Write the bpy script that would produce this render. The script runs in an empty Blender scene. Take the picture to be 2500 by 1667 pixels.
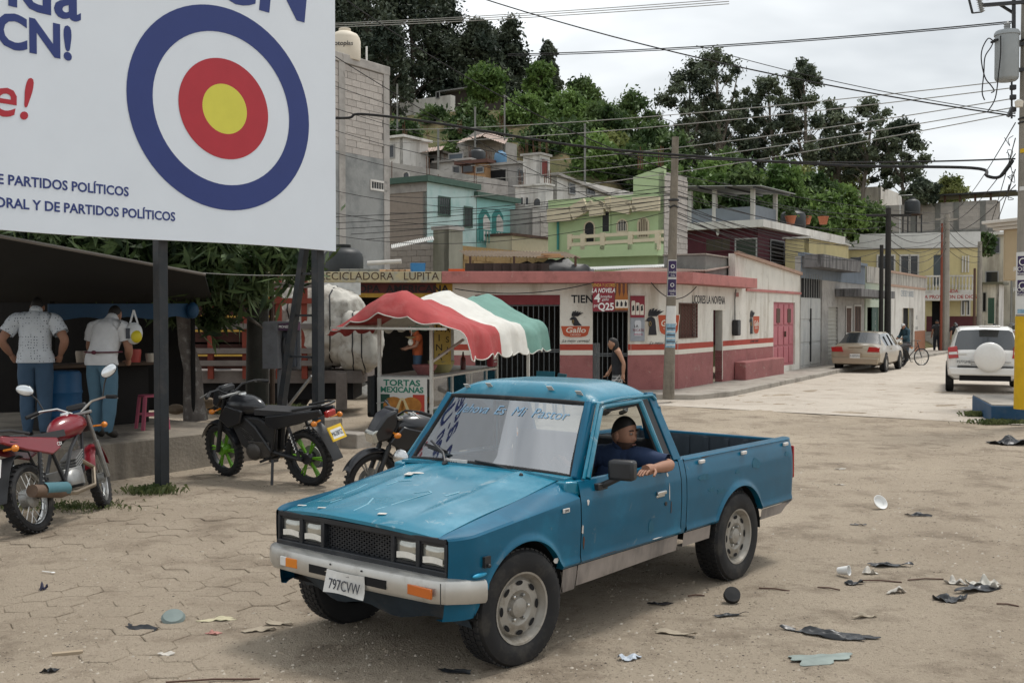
import bpy, bmesh, math, random
import numpy as np
from mathutils import Vector, Matrix, Euler
random.seed(7); RNG = np.random.default_rng(7)
R = math.radians
sc = bpy.context.scene
COL = sc.collection
# ------------------------------------------------------------------ camera
CAM_H = 2.0; FPX = 2639.0; PITCH = math.atan((833.5-770)/FPX)
cd = bpy.data.cameras.new('camera'); cam = bpy.data.objects.new('camera', cd); COL.objects.link(cam)
cam.location = (0,0,CAM_H); cam.rotation_euler = (math.pi/2-PITCH, 0, 0)
cd.sensor_width = 36; cd.lens = FPX/2500*36; cd.clip_start = .1; cd.clip_end = 3000
sc.camera = cam
# ------------------------------------------------------------------ overcast sky and veiled sun
SUN_EL, SUN_AZ = R(66), R(48)      # azimuth: clockwise from +Y (ahead of the camera)
w = bpy.data.worlds.new('World'); sc.world = w; w.use_nodes = True
nt = w.node_tree; nt.nodes.clear()
out = nt.nodes.new('ShaderNodeOutputWorld'); bg = nt.nodes.new('ShaderNodeBackground'); bg.inputs[1].default_value = .1
sky = nt.nodes.new('ShaderNodeTexSky'); sky.sky_type = 'NISHITA'; sky.sun_disc = False
sky.sun_elevation = SUN_EL; sky.sun_rotation = SUN_AZ; sky.dust_density = 4; sky.air_density = 1.2
tc = nt.nodes.new('ShaderNodeTexCoord'); mp = nt.nodes.new('ShaderNodeMapping'); mp.inputs['Scale'].default_value = (1,1,3.0)
mp.inputs['Location'].default_value = (.35,.1,.25)
n1 = nt.nodes.new('ShaderNodeTexNoise'); n1.inputs['Scale'].default_value = 2.2; n1.inputs['Detail'].default_value = 5; n1.inputs['Roughness'].default_value = .5; n1.inputs['Distortion'].default_value = .3
cr = nt.nodes.new('ShaderNodeValToRGB'); cr.color_ramp.elements[0].position = .36; cr.color_ramp.elements[1].position = .60
cr.color_ramp.elements[0].color = (3.9,4.15,4.35,1); cr.color_ramp.elements[1].color = (7.1,7.3,7.4,1)
mx = nt.nodes.new('ShaderNodeMix'); mx.data_type = 'RGBA'; mx.inputs[0].default_value = .93
L = nt.links.new
L(tc.outputs['Generated'], mp.inputs[0]); L(mp.outputs[0], n1.inputs['Vector']); L(n1.outputs[0], cr.inputs[0])
L(sky.outputs[0], mx.inputs[6]); L(cr.outputs[0], mx.inputs[7]); L(mx.outputs[2], bg.inputs[0]); L(bg.outputs[0], out.inputs[0])
sd = bpy.data.lights.new('sun','SUN'); sd.energy = 1.5; sd.angle = R(12); sd.color = (1,.965,.91)
sun = bpy.data.objects.new('sun', sd); COL.objects.link(sun)
sdir = Vector((math.sin(SUN_AZ)*math.cos(SUN_EL), math.cos(SUN_AZ)*math.cos(SUN_EL), math.sin(SUN_EL)))
sun.rotation_euler = sdir.to_track_quat('Z','Y').to_euler()
vs = sc.view_settings; vs.view_transform = 'Standard'; vs.look = 'None'; vs.exposure = .74; vs.gamma = 1; vs.use_curve_mapping = False
sc.cycles.max_bounces = 7; sc.cycles.diffuse_bounces = 3; sc.cycles.transparent_max_bounces = 12
# ------------------------------------------------------------------ picture <-> place
_fw = np.array([0,math.cos(PITCH),-math.sin(PITCH)]); _up = np.array([0,math.sin(PITCH),math.cos(PITCH)])
def ray(px,py): return _fw+np.array([1.,0,0])*(px-1250)/FPX+_up*(833.5-py)/FPX
def at(px,py,D):
    d = ray(px,py); p = np.array([0,0,CAM_H])+d*(D/d[1]); return Vector(p)
def gnd(px,py,z=0.):
    d = ray(px,py); p = np.array([0,0,CAM_H])+d*((z-CAM_H)/d[2]); return Vector(p)
# ------------------------------------------------------------------ materials
MATS = {}
def _n(nt,t,**k):
    n = nt.nodes.new(t)
    for a,b in k.items(): setattr(n,a,b)
    return n
def pbr(name, col, rough=.7, metal=0, var=.15, scale=5, bump=0., bscale=60, stain=None, samt=.5, sscale=1.5, streak=False, spec=.4, coat=0, trans=0, sstart=.5, rnd=0., dust=None):
    if name in MATS: return MATS[name]
    m = bpy.data.materials.new(name); m.use_nodes = True; MATS[name] = m
    nt = m.node_tree; b = nt.nodes['Principled BSDF']; L = nt.links.new
    b.inputs['Roughness'].default_value = rough; b.inputs['Metallic'].default_value = metal
    b.inputs['Specular IOR Level'].default_value = spec; b.inputs['Coat Weight'].default_value = coat
    b.inputs['Coat Roughness'].default_value = .12
    if trans: b.inputs['Transmission Weight'].default_value = trans
    tc = _n(nt,'ShaderNodeTexCoord'); n1 = _n(nt,'ShaderNodeTexNoise'); n1.inputs['Scale'].default_value = scale; n1.inputs['Detail'].default_value = 6
    n1.inputs['Roughness'].default_value = .62
    L(tc.outputs['Object'], n1.inputs['Vector'])
    mx = _n(nt,'ShaderNodeMix',data_type='RGBA'); c = Vector(col[:3])
    lo = [max(0,x*(1-1.6*var)) for x in c]; hi = [min(1,x*(1+1.6*var)) for x in c]
    mx.inputs[6].default_value = (*lo,1); mx.inputs[7].default_value = (*hi,1); L(n1.outputs[0], mx.inputs[0])
    cur = mx.outputs[2]
    if stain:
        mp = _n(nt,'ShaderNodeMapping'); mp.inputs['Scale'].default_value = (1,1,.18 if streak else 1); L(tc.outputs['Object'], mp.inputs[0])
        n2 = _n(nt,'ShaderNodeTexNoise'); n2.inputs['Scale'].default_value = sscale; n2.inputs['Detail'].default_value = 8; n2.inputs['Roughness'].default_value = .68
        L(mp.outputs[0], n2.inputs['Vector'])
        r = _n(nt,'ShaderNodeMapRange'); r.inputs[1].default_value = sstart; r.inputs[2].default_value = sstart+.16; r.inputs[4].default_value = samt
        L(n2.outputs[0], r.inputs[0]); m2 = _n(nt,'ShaderNodeMix',data_type='RGBA'); L(r.outputs[0], m2.inputs[0]); L(cur, m2.inputs[6]); m2.inputs[7].default_value = (*stain,1)
        cur = m2.outputs[2]
    if dust:      # (colour, amount, noise scale, threshold): a second, separate layer of grime or wear
        n4 = _n(nt,'ShaderNodeTexNoise'); n4.inputs['Scale'].default_value = dust[2]; n4.inputs['Detail'].default_value = 9; n4.inputs['Roughness'].default_value = .74; n4.inputs['Distortion'].default_value = .6; L(tc.outputs['Object'], n4.inputs['Vector'])
        r4 = _n(nt,'ShaderNodeMapRange'); r4.inputs[1].default_value = dust[3]; r4.inputs[2].default_value = dust[3]+.07; r4.inputs[4].default_value = dust[1]; L(n4.outputs[0], r4.inputs[0])
        m4 = _n(nt,'ShaderNodeMix',data_type='RGBA'); L(r4.outputs[0], m4.inputs[0]); L(cur, m4.inputs[6]); m4.inputs[7].default_value = (*dust[0],1); cur = m4.outputs[2]
    if rnd:
        oi = _n(nt,'ShaderNodeObjectInfo'); hs = _n(nt,'ShaderNodeHueSaturation'); mr = _n(nt,'ShaderNodeMapRange')
        mr.inputs[3].default_value = 1-rnd; mr.inputs[4].default_value = 1+rnd; L(oi.outputs['Random'], mr.inputs[0]); L(mr.outputs[0], hs.inputs['Value']); L(cur, hs.inputs['Color']); cur = hs.outputs[0]
    L(cur, b.inputs['Base Color'])
    if bump:
        n3 = _n(nt,'ShaderNodeTexNoise'); n3.inputs['Scale'].default_value = bscale; n3.inputs['Detail'].default_value = 5; L(tc.outputs['Object'], n3.inputs['Vector'])
        bp = _n(nt,'ShaderNodeBump'); bp.inputs['Strength'].default_value = bump; bp.inputs['Distance'].default_value = .02; L(n3.outputs[0], bp.inputs['Height']); L(bp.outputs[0], b.inputs['Normal'])
    return m
def glass(name, col=(.8,.85,.85), rough=.02, alpha=.25):
    """thin pane: clear straight-through with a mirror coat"""
    if name in MATS: return MATS[name]
    m = bpy.data.materials.new(name); m.use_nodes = True; MATS[name] = m
    nt = m.node_tree; nt.nodes.clear(); L = nt.links.new
    o = _n(nt,'ShaderNodeOutputMaterial'); t = _n(nt,'ShaderNodeBsdfTransparent'); t.inputs[0].default_value = (*col,1)
    g = _n(nt,'ShaderNodeBsdfGlossy'); g.inputs['Roughness'].default_value = rough; g.inputs[0].default_value = (.95,.97,1,1)
    f = _n(nt,'ShaderNodeFresnel'); f.inputs[0].default_value = 1.5
    a = _n(nt,'ShaderNodeMath',operation='ADD'); a.inputs[1].default_value = alpha; a.use_clamp = True
    mx = _n(nt,'ShaderNodeMixShader'); L(f.outputs[0], a.inputs[0]); L(a.outputs[0], mx.inputs[0]); L(t.outputs[0], mx.inputs[1]); L(g.outputs[0], mx.inputs[2]); L(mx.outputs[0], o.inputs[0])
    return m
BLACK = pbr('black_rubber',(.012,.012,.013),.75,var=.3,stain=(.09,.08,.065),samt=.35,sscale=6,sstart=.52)
DARK = pbr('dark_metal',(.02,.021,.023),.45,var=.3)
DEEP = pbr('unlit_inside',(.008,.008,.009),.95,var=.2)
CHROME = pbr('chrome',(.62,.62,.6),.28,1,var=.15,scale=30)
STEEL = pbr('steel',(.32,.32,.31),.5,.8,var=.25,scale=20)
WHITE = pbr('white_paint',(.72,.72,.7),.6,var=.08)
# ------------------------------------------------------------------ mesh building
class MB:
    def __init__(s,T=None): s.v=[]; s.f=[]; s.m=[]; s.T=T
    def add(s, vs, fs, mi=0):
        n=len(s.v)
        if s.T is not None: vs=[s.T@Vector(p) for p in vs]
        s.v.extend([tuple(map(float,p)) for p in vs]); s.f.extend([tuple(i+n for i in f) for f in fs]); s.m.extend([mi]*len(fs)); return s
    def box(s, c, sz, rz=0, rot=None, mi=0):
        M = rot if rot is not None else Matrix.Rotation(rz,3,'Z')
        h=[x/2 for x in sz]; P=[M@Vector((a*h[0],b*h[1],d*h[2]))+Vector(c) for a in(-1,1) for b in(-1,1) for d in(-1,1)]
        return s.add(P,[(0,1,3,2),(4,6,7,5),(0,4,5,1),(2,3,7,6),(0,2,6,4),(1,5,7,3)],mi)
    def span(s, a, b, mi=0):
        c=[(x+y)/2 for x,y in zip(a,b)]; return s.box(c,[abs(y-x) for x,y in zip(a,b)],mi=mi)
    def bar(s, p, q, w, h=None, mi=0, up=(0,0,1)):
        p=Vector(p); q=Vector(q); d=q-p; l=d.length
        if l<1e-6: return s
        z=d/l; u=Vector(up); x=u.cross(z)
        if x.length<1e-4: x=Vector((1,0,0)).cross(z)
        x.normalize(); y=z.cross(x); M=Matrix((x,y,z)).transposed()
        return s.box((p+q)/2,(w,h or w,l),rot=M,mi=mi)
    def tube(s, pts, r, n=8, mi=0, cap=True):
        pts=[Vector(p) for p in pts]; k=len(pts); rs=[r]*k if not hasattr(r,'__len__') else r
        V=[];F=[];px=None
        for i,p in enumerate(pts):
            t=(pts[min(i+1,k-1)]-pts[max(i-1,0)]); t.normalize()
            if px is None:
                a=Vector((0,0,1)) if abs(t.z)<.9 else Vector((1,0,0)); px=a.cross(t).normalized()
            else:
                px=(px-t*px.dot(t)); px.normalize()
            py=t.cross(px)
            for j in range(n):
                a=2*math.pi*j/n; V.append(p+(px*math.cos(a)+py*math.sin(a))*rs[i])
        for i in range(k-1):
            for j in range(n): F.append((i*n+j,i*n+(j+1)%n,(i+1)*n+(j+1)%n,(i+1)*n+j))
        if cap: F.append(tuple(range(n-1,-1,-1))); F.append(tuple((k-1)*n+j for j in range(n)))
        return s.add(V,F,mi)
    def lathe(s, prof, n=24, c=(0,0,0), rot=None, mi=0, a0=0, a1=2*math.pi, sy=1):
        M=rot if rot is not None else Matrix.Identity(3); c=Vector(c); full=abs(a1-a0-2*math.pi)<1e-5; k=len(prof); N=n if full else n+1
        V=[];F=[]
        for j in range(N):
            a=a0+(a1-a0)*j/n
            for r,h in prof: V.append(M@Vector((r*math.cos(a),sy*r*math.sin(a),h))+c)
        for j in range(n):
            for i in range(k-1):
                A=j*k+i;B=((j+1)%N)*k+i; F.append((A,B,B+1,A+1))
        return s.add(V,F,mi)
    def ball(s, c, r, nu=12, nv=8, rot=None, mi=0):
        r=(r,r,r) if not hasattr(r,'__len__') else r; M=rot if rot is not None else Matrix.Identity(3); c=Vector(c)
        V=[c+M@Vector((0,0,r[2]))];F=[]
        for i in range(1,nv):
            t=math.pi*i/nv
            for j in range(nu):
                a=2*math.pi*j/nu; V.append(c+M@Vector((r[0]*math.sin(t)*math.cos(a),r[1]*math.sin(t)*math.sin(a),r[2]*math.cos(t))))
        V.append(c+M@Vector((0,0,-r[2])))
        for j in range(nu): F.append((0,1+j,1+(j+1)%nu))
        for i in range(nv-2):
            for j in range(nu):
                a=1+i*nu+j;b=1+i*nu+(j+1)%nu; F.append((a,a+nu,b+nu,b))
        e=len(V)-1;o=1+(nv-2)*nu
        for j in range(nu): F.append((o+j,e,o+(j+1)%nu))
        return s.add(V,F,mi)
    def prism(s, poly, fn, a, b, mi=0):
        """poly: list of (u,v); fn(u,v,t)->point; solid between t=a and t=b"""
        n=len(poly); V=[fn(u,v,a) for u,v in poly]+[fn(u,v,b) for u,v in poly]
        F=[tuple(range(n-1,-1,-1)),tuple(range(n,2*n))]+[(i,(i+1)%n,n+(i+1)%n,n+i) for i in range(n)]
        return s.add(V,F,mi)
    def grid(s, fn, nu, nv, mi=0, close=False):
        V=[fn(i/nu,j/nv) for i in range(nu+1) for j in range(nv+1)]
        F=[(i*(nv+1)+j,(i+1)*(nv+1)+j,(i+1)*(nv+1)+j+1,i*(nv+1)+j+1) for i in range(nu) for j in range(nv)]
        return s.add(V,F,mi)
    def shell(s, fn, nu, nv, off, mi=0):
        """a sheet with thickness: fn surface and its copy moved by off, rim closed"""
        off=Vector(off); n=(nu+1)*(nv+1)
        V=[Vector(fn(i/nu,j/nv)) for i in range(nu+1) for j in range(nv+1)]
        F=[(i*(nv+1)+j,(i+1)*(nv+1)+j,(i+1)*(nv+1)+j+1,i*(nv+1)+j+1) for i in range(nu) for j in range(nv)]
        F2=[tuple(reversed([k+n for k in f])) for f in F]
        rim=[i*(nv+1) for i in range(nu+1)]+[nu*(nv+1)+j for j in range(1,nv+1)]+[i*(nv+1)+nv for i in range(nu-1,-1,-1)]+[j for j in range(nv-1,0,-1)]
        F3=[(rim[(i+1)%len(rim)],rim[i],rim[i]+n,rim[(i+1)%len(rim)]+n) for i in range(len(rim))]
        return s.add(V+[v+off for v in V],F+F2+F3,mi)
    def build(s, name, mats, parent=None, smooth=35, bevel=0, label=None, solid=0, kind=None, loc=None, fix=True):
        me=bpy.data.meshes.new(name); me.from_pydata(s.v,[],s.f)
        mats=mats if isinstance(mats,(list,tuple)) else [mats]
        for m in mats: me.materials.append(m)
        if len(mats)>1: me.polygons.foreach_set('material_index',s.m)
        if fix:
            bm=bmesh.new(); bm.from_mesh(me); bmesh.ops.recalc_face_normals(bm,faces=bm.faces); bm.to_mesh(me); bm.free()
        if smooth: me.shade_smooth(); me.set_sharp_from_angle(angle=R(smooth))
        o=bpy.data.objects.new(name,me); COL.objects.link(o)
        if parent: o.parent=parent
        if loc is not None: o.location=loc
        if bevel:
            b=o.modifiers.new('bevel','BEVEL'); b.width=bevel; b.segments=2; b.limit_method='ANGLE'; b.angle_limit=R(40)
        if solid:
            b=o.modifiers.new('solid','SOLIDIFY'); b.thickness=solid
        if label: o['label']=label
        if kind: o['kind']=kind
        return o
def thing(name, label, cat, loc=(0,0,0), rz=0, group=None):
    o=bpy.data.objects.new(name,None); COL.objects.link(o); o.empty_display_size=.2
    o.location=loc; o.rotation_euler=(0,0,rz); o['label']=label; o['category']=cat
    if group: o['group']=group
    return o
def tag(o, label, cat, group=None):
    o['label']=label; o['category']=cat
    if group: o['group']=group
    return o
def share(src, parent, loc, rot=None, scale=None, name=None):
    o=src.copy(); COL.objects.link(o); o.parent=parent; o.location=loc
    if name: o.name=name
    if rot is not None: o.rotation_euler=rot
    if scale is not None: o.scale=scale
    return o
def basis(r,u):
    r=Vector(r).normalized(); u=Vector(u); u=(u-r*u.dot(r)).normalized(); n=r.cross(u); return Matrix((r,u,n)).transposed()
def text(s, size, mat, parent, loc, r=(1,0,0), u=(0,0,1), shear=0, bold=0, xs=1, align='CENTER', ext=.002, name='lettering', spacing=1):
    c=bpy.data.curves.new('t','FONT'); c.body=s; c.size=size; c.shear=shear; c.offset=bold; c.align_x=align; c.align_y='CENTER'; c.extrude=ext; c.resolution_u=3; c.space_character=spacing
    o=bpy.data.objects.new('t',c); me=bpy.data.meshes.new_from_object(o); bpy.data.objects.remove(o)
    me.name=name; me.materials.clear(); me.materials.append(mat)
    M=basis(r,u)@Matrix.Diagonal((xs,1,1)); me.transform(Matrix.Translation(Vector(loc))@M.to_4x4())
    o=bpy.data.objects.new(name,me); COL.objects.link(o)
    if parent: o.parent=parent
    return o
# ================================================================== ground
from mathutils import noise as MN
def fbm(x,y,s,o=4,z=0.): return MN.fractal((x*s,y*s,z),.9,2.0,o)
def sstep(a,b,x): t=max(0,min(1,(x-a)/(b-a))); return t*t*(3-2*t)
def paved(x,y):
    """1 where the hexagonal pavers lie bare, 0 where dirt buries them"""
    r = sstep(-.6,-2.2,x-.18*(y-6))*sstep(15.5,13.5,y)+.55*sstep(3,6,x)*sstep(11,16,y)*sstep(24,20,y)+.5*sstep(15.5,18,y)*sstep(2,0,x)
    return max(0,min(1,r*1.2+.85*fbm(x,y,.7,4,3.)-.36))
def dirt_z(x,y):
    m = paved(x,y)
    z = .012-.0185*m+.010*fbm(x,y,1.1,3)+.007*fbm(x,y,4,4,7.)-.010*math.exp(-((x-1.9-.12*(y-5)**1.5 if y>5 else x-1.9)/.13)**2)-.010*math.exp(-((x-3.3-.12*(y-5)**1.5 if y>5 else x-3.3)/.13)**2)
    if y<7.2: z += .05*sstep(6.6,4.6,y)*(.25+.9*max(0,fbm(x,y,.8,3,9.)))-.02*sstep(6.6,4.6,y)
    return z
def dirt_mat(name, a, b, c, bump=.6):
    m=bpy.data.materials.new(name); m.use_nodes=True; nt=m.node_tree; L=nt.links.new; p=nt.nodes['Principled BSDF']; p.inputs['Roughness'].default_value=.95; p.inputs['Specular IOR Level'].default_value=.15
    g=_n(nt,'ShaderNodeNewGeometry')
    def no(s,d=6,r=.6):
        n=_n(nt,'ShaderNodeTexNoise'); n.inputs['Scale'].default_value=s; n.inputs['Detail'].default_value=d; n.inputs['Roughness'].default_value=r; L(g.outputs['Position'],n.inputs['Vector']); return n.outputs[0]
    def mix(f,x,y):
        k=_n(nt,'ShaderNodeMix',data_type='RGBA'); L(f,k.inputs[0])
        for i,v in ((6,x),(7,y)):
            if isinstance(v,tuple): k.inputs[i].default_value=(*v,1)
            else: L(v,k.inputs[i])
        return k.outputs[2]
    def rng(x,lo,hi,a=0.,b=1.):
        k=_n(nt,'ShaderNodeMapRange'); k.inputs[1].default_value=lo; k.inputs[2].default_value=hi; k.inputs[3].default_value=a; k.inputs[4].default_value=b; L(x,k.inputs[0]); return k.outputs[0]
    c1=mix(rng(no(.35,5),.35,.65),a,b)
    c2=mix(rng(no(1.3,9,.72),.50,.64,0,.8),c1,c)
    c3=mix(rng(no(38,5,.7),.57,.66,0,.6),c2,tuple(x*.35 for x in c))
    c4=mix(rng(no(28,4),.62,.72,0,.6),c3,tuple(min(1,x*1.35) for x in a))
    L(c4,p.inputs['Base Color'])
    bp=_n(nt,'ShaderNodeBump'); bp.inputs['Strength'].default_value=bump; bp.inputs['Distance'].default_value=.03
    ad=_n(nt,'ShaderNodeMath',operation='ADD'); L(no(9,7,.7),ad.inputs[0]); L(no(70,4,.7),ad.inputs[1]); L(ad.outputs[0],bp.inputs['Height']); L(bp.outputs[0],p.inputs['Normal'])
    return m
DIRT = dirt_mat('dusty_earth',(.47,.395,.305),(.37,.305,.232),(.22,.175,.13),1.0)
PAVER = dirt_mat('dusty_paver',(.43,.36,.28),(.345,.285,.217),(.23,.183,.136),.9)
ROADM = dirt_mat('dusty_concrete_road',(.50,.45,.385),(.44,.39,.33),(.36,.31,.255),.4)
CONC = pbr('concrete',(.33,.30,.26),.9,var=.22,scale=3,bump=.4,bscale=30,stain=(.13,.115,.095),samt=.6,sscale=1.2,sstart=.48)
def add_ground():
    mb=MB(); rows=[2.2]
    while rows[-1]<75: rows.append(rows[-1]*1.0125)
    qs=[-1.25+.05*i for i in range(10)]+[-.75+1.5*i/300 for i in range(301)]+[.8+.05*i for i in range(10)]
    V=[]
    for D in rows:
        for q in qs: V.append((D*q,D,dirt_z(D*q,D)))
    n=len(qs); F=[(i*n+j,i*n+j+1,(i+1)*n+j+1,(i+1)*n+j) for i in range(len(rows)-1) for j in range(n-1)]
    mb.add(V,F); o=mb.build('ground',DIRT,smooth=80,fix=False,kind='structure'); return o
GROUND=add_ground()
MB().add([(-1500,-1500,-.12),(1500,-1500,-.12),(1500,1500,-.12),(-1500,1500,-.12)],[(0,1,2,3)]).build('terrain',DIRT,smooth=0,kind='structure')
# hexagonal paving blocks, dusty and half buried
def add_pavers():
    f=.135; a=f/math.cos(R(30)); u=Vector((.86,.51)); v=Vector((-.51,.86))
    spots=[]
    for i in range(-90,90):
        for j in range(-90,90):
            p=u*((i+(j%2)*.5)*2*f)+v*(j*1.5*a)+Vector((-2,12))
            x,y=p
            if not(3.5<y<23) or abs(x)>.52*y+.3: continue
            if paved(x,y)<.42: continue
            if x<-2.2 and y>13.7+.75*(x+5.0)-.2 and y<30 and x<-2.6: 
                if y>15.9+1.36*(x+2.6): continue
            if -1.6<x<2.7 and 5.6<y<9.6 and abs((x+.481)*.7725+ (y-6.687)*-.635)<.7 : continue
            spots.append((y,x))
    spots.sort()
    def hexa(mb,c,rz,z,tx,ty):
        V=[]
        for r,h in ((a-.0035,-.05),(a-.0035,-.004),(a-.009,0)):
            for k in range(6):
                an=R(60*k+30)+rz; px,py=r*math.cos(an),r*math.sin(an); V.append((c[0]+px,c[1]+py,z+h+tx*px+ty*py))
        F=[tuple(range(12,18))]+[(l*6+k,l*6+(k+1)%6,(l+1)*6+(k+1)%6,(l+1)*6+k) for l in range(2) for k in range(6)]
        mb.add(V,F)
    rz=math.atan2(u.y,u.x)
    m0=MB(); hexa(m0,(0,0),rz,0,0,0); base=None; rest=MB(); n=0
    for y,x in spots:
        z=random.uniform(-.004,.005); t=(random.uniform(-.02,.02),random.uniform(-.02,.02))
        if n<300:
            if base is None: o=base=m0.build('paver',PAVER,GROUND,smooth=0)
            else: o=share(base,GROUND,(0,0,0),name='paver')
            o.location=(x,y,z); o.rotation_euler=(t[0],t[1],random.uniform(-.03,.03)); n+=1
        else: hexa(rest,(x,y),rz+random.uniform(-.03,.03),z,*t)
    if rest.v: rest.build('far_pavers',PAVER,GROUND,smooth=0,kind='stuff')
add_pavers()
# concrete street climbing away to the right
def add_road():
    mb=MB(); A=gnd(1540,985,.02); B=gnd(2560,1040,.02); far=[(16.5,60),(30,60)]
    def fn(u,v):
        e=v**1.6; l=Vector((A.x,A.y)).lerp(Vector((23.2,60.5)),e); r=Vector((B.x,B.y)).lerp(Vector((42,72)),e); p=l.lerp(r,u)
        return (p.x,p.y,.018+.95*sstep(58,68,p.y)+.004*fbm(p.x,p.y,.7))
    mb.grid(fn,24,60); mb.build('road',ROADM,smooth=80,kind='structure')
add_road()
def add_gravel():
    def scatter(name,n,size,mat,reg,flat=.6):
        V=[];F=[]
        for _ in range(n):
            x,y=reg(); s=size*random.uniform(.4,1.3)*(1+.02*y); z=dirt_z(x,y); a=random.uniform(0,6.3); b=[random.uniform(.6,1.3) for _ in range(5)]
            k=len(V)
            for i in range(5):
                an=a+i*1.2566; V.append((x+s*b[i]*math.cos(an),y+s*b[i]*math.sin(an),z-.002))
            V.append((x+s*.2,y,z+s*flat)); F+= [(k+i,k+(i+1)%5,k+5) for i in range(5)]
        mb=MB(); mb.v=V; mb.f=F; mb.m=[0]*len(F); mb.build(name,mat,smooth=0,fix=False,kind='stuff')
    def r1():
        while True:
            y=4.6*math.exp(random.random()*1.75); x=random.uniform(-.55,.55)*y
            if fbm(x,y,.6,3,5.)>-.25+random.random()*.5-.1: return x,y
    scatter('gravel',7500,.008,pbr('pebble',(.27,.225,.175),.9,var=.55,scale=3),r1); scatter('pale_gravel',2500,.011,pbr('pale_pebble',(.45,.40,.33),.9,var=.3,scale=3),r1); scatter('clods',900,.022,DIRT,r1,.5)
    scatter('debris_and_pit_shade',7000,.0085,pbr('debris_pit_fleck',(.06,.05,.04),.9,var=.6,scale=2),r1,.25)  # dark flecks: dry debris, and the shade of small pits as colour
add_gravel()
# footpath with kerb in front of the corner shop and the row
W0=Vector((3.89,26.8)); W1=Vector((11.2,40.8)); W2=Vector((22.8,60)); WL=Vector((-9.5,26.6))
def add_footpath():
    mb=MB()
    path=[Vector((-1.5,25.9)),Vector((2.6,25.55)),Vector((4.3,25.35)),Vector((5.3,26.3)),Vector((11.15,37.0)),Vector((23.3,57.3))]
    inner=[Vector((-1.5,27.2)),Vector((2.6,27.2)),Vector((3.7,27.2)),Vector((4.05,27.3)),Vector((9.8,37.7)),Vector((21.9,58.2))]
    dens=[];deni=[]
    for i in range(len(path)-1):
        k=10 if i==3 else 6
        for j in range(k): dens.append(path[i].lerp(path[i+1],j/k)); deni.append(inner[i].lerp(inner[i+1],j/k))
    dens.append(path[-1]); deni.append(inner[-1])
    n=len(dens); V=[]
    for i,(o,k) in enumerate(zip(dens,deni)):
        j=.03*fbm(o.x,o.y,.9); h=.15+.012*fbm(o.x,o.y,1.5)
        d=(o-k).normalized()
        V+= [(o.x+d.x*j,o.y+d.y*j,-.05),(o.x+d.x*j,o.y+d.y*j,h-.02),(o.x+d.x*(j-.02),o.y+d.y*(j-.02),h),(o.x-d.x*.14,o.y-d.y*.14,h),(o.x-d.x*.15,o.y-d.y*.15,h-.012),(k.x,k.y,h)]
    F=[(i*6+j,(i+1)*6+j,(i+1)*6+j+1,i*6+j+1) for i in range(n-1) for j in range(5)]
    mb.add(V,F); mb.build('footpath',CONC,smooth=40,kind='structure')
add_footpath()
# ================================================================== the blue pickup
PAINT=pbr('blue_paint',(.001,.090,.165),.30,var=.28,scale=2.0,stain=(.008,.155,.25),samt=.55,sscale=2.0,sstart=.54,spec=.25,coat=.22,dust=((.15,.19,.20),.5,7,.62),bump=.012,bscale=5)
FADED_SKYLIT=pbr('faded_skylit_blue_paint',(.006,.165,.255),.26,var=.22,scale=1.6,stain=(.10,.29,.39),samt=.7,sscale=2.1,sstart=.49,dust=((.32,.41,.44),.65,5,.59),spec=.5,coat=.25,bump=.02,bscale=8)  # lighter copy for top panels: real fading plus sky reflection in the colour
PRIMER=pbr('scuffed_primer',(.27,.235,.21),.8,var=.3,scale=5,stain=(.08,.075,.07),samt=.7,sscale=3,sstart=.5,streak=True)
BUMP=pbr('worn_silver_bumper',(.52,.51,.48),.38,.7,var=.14,scale=6,stain=(.2,.17,.14),samt=.55,sscale=5,sstart=.57)
AMBER=pbr('amber_lens',(.62,.19,.01),.25,var=.12,coat=.5)
PLATE=pbr('plate_white',(.6,.6,.58),.5,var=.15,scale=14)
INK=pbr('ink',(.05,.055,.07),.6)
LAMP=pbr('lamp_glass',(.42,.42,.38),.12,.6,var=.15,scale=20,coat=1)
CHIP=pbr('chipped_filler',(.55,.53,.5),.7,var=.2,scale=20)
RIM=pbr('dusty_steel_rim',(.34,.32,.285),.55,.5,var=.2,scale=9,stain=(.17,.14,.10),samt=.6,sscale=7,sstart=.5)
SEAT=pbr('seat_vinyl',(.03,.03,.032),.8,var=.2)
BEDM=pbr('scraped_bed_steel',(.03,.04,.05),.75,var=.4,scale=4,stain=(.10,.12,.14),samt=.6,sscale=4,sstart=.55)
TAIL=pbr('red_lens',(.35,.012,.01),.2,coat=.5)
TR=thing('pickup_truck','battered blue two-door pickup truck with open bed and worn silver bumper','pickup truck',(-.481,6.687,0),R(230.6))
def lerpt(T,z):
    for (a,b),(c,d) in zip(T,T[1:]):
        if z<=c: return b+(d-b)*(z-a)/(c-a) if z>=a else b
    return T[-1][1]
YB=[(.28,.735),(.40,.762),(.486,.772),(.49,.784),(.512,.802),(.535,.791),(.57,.793),(.72,.80),(.86,.797),(.94,.783),(1.0,.765)]
def yb(z): return lerpt(YB,z)
FX,RX=.09,-2.50
def arch(x,xc,r=.388,zc=.33): 
    d=r*r-(x-xc)**2; return zc+math.sqrt(d) if d>0 else -1
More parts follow.
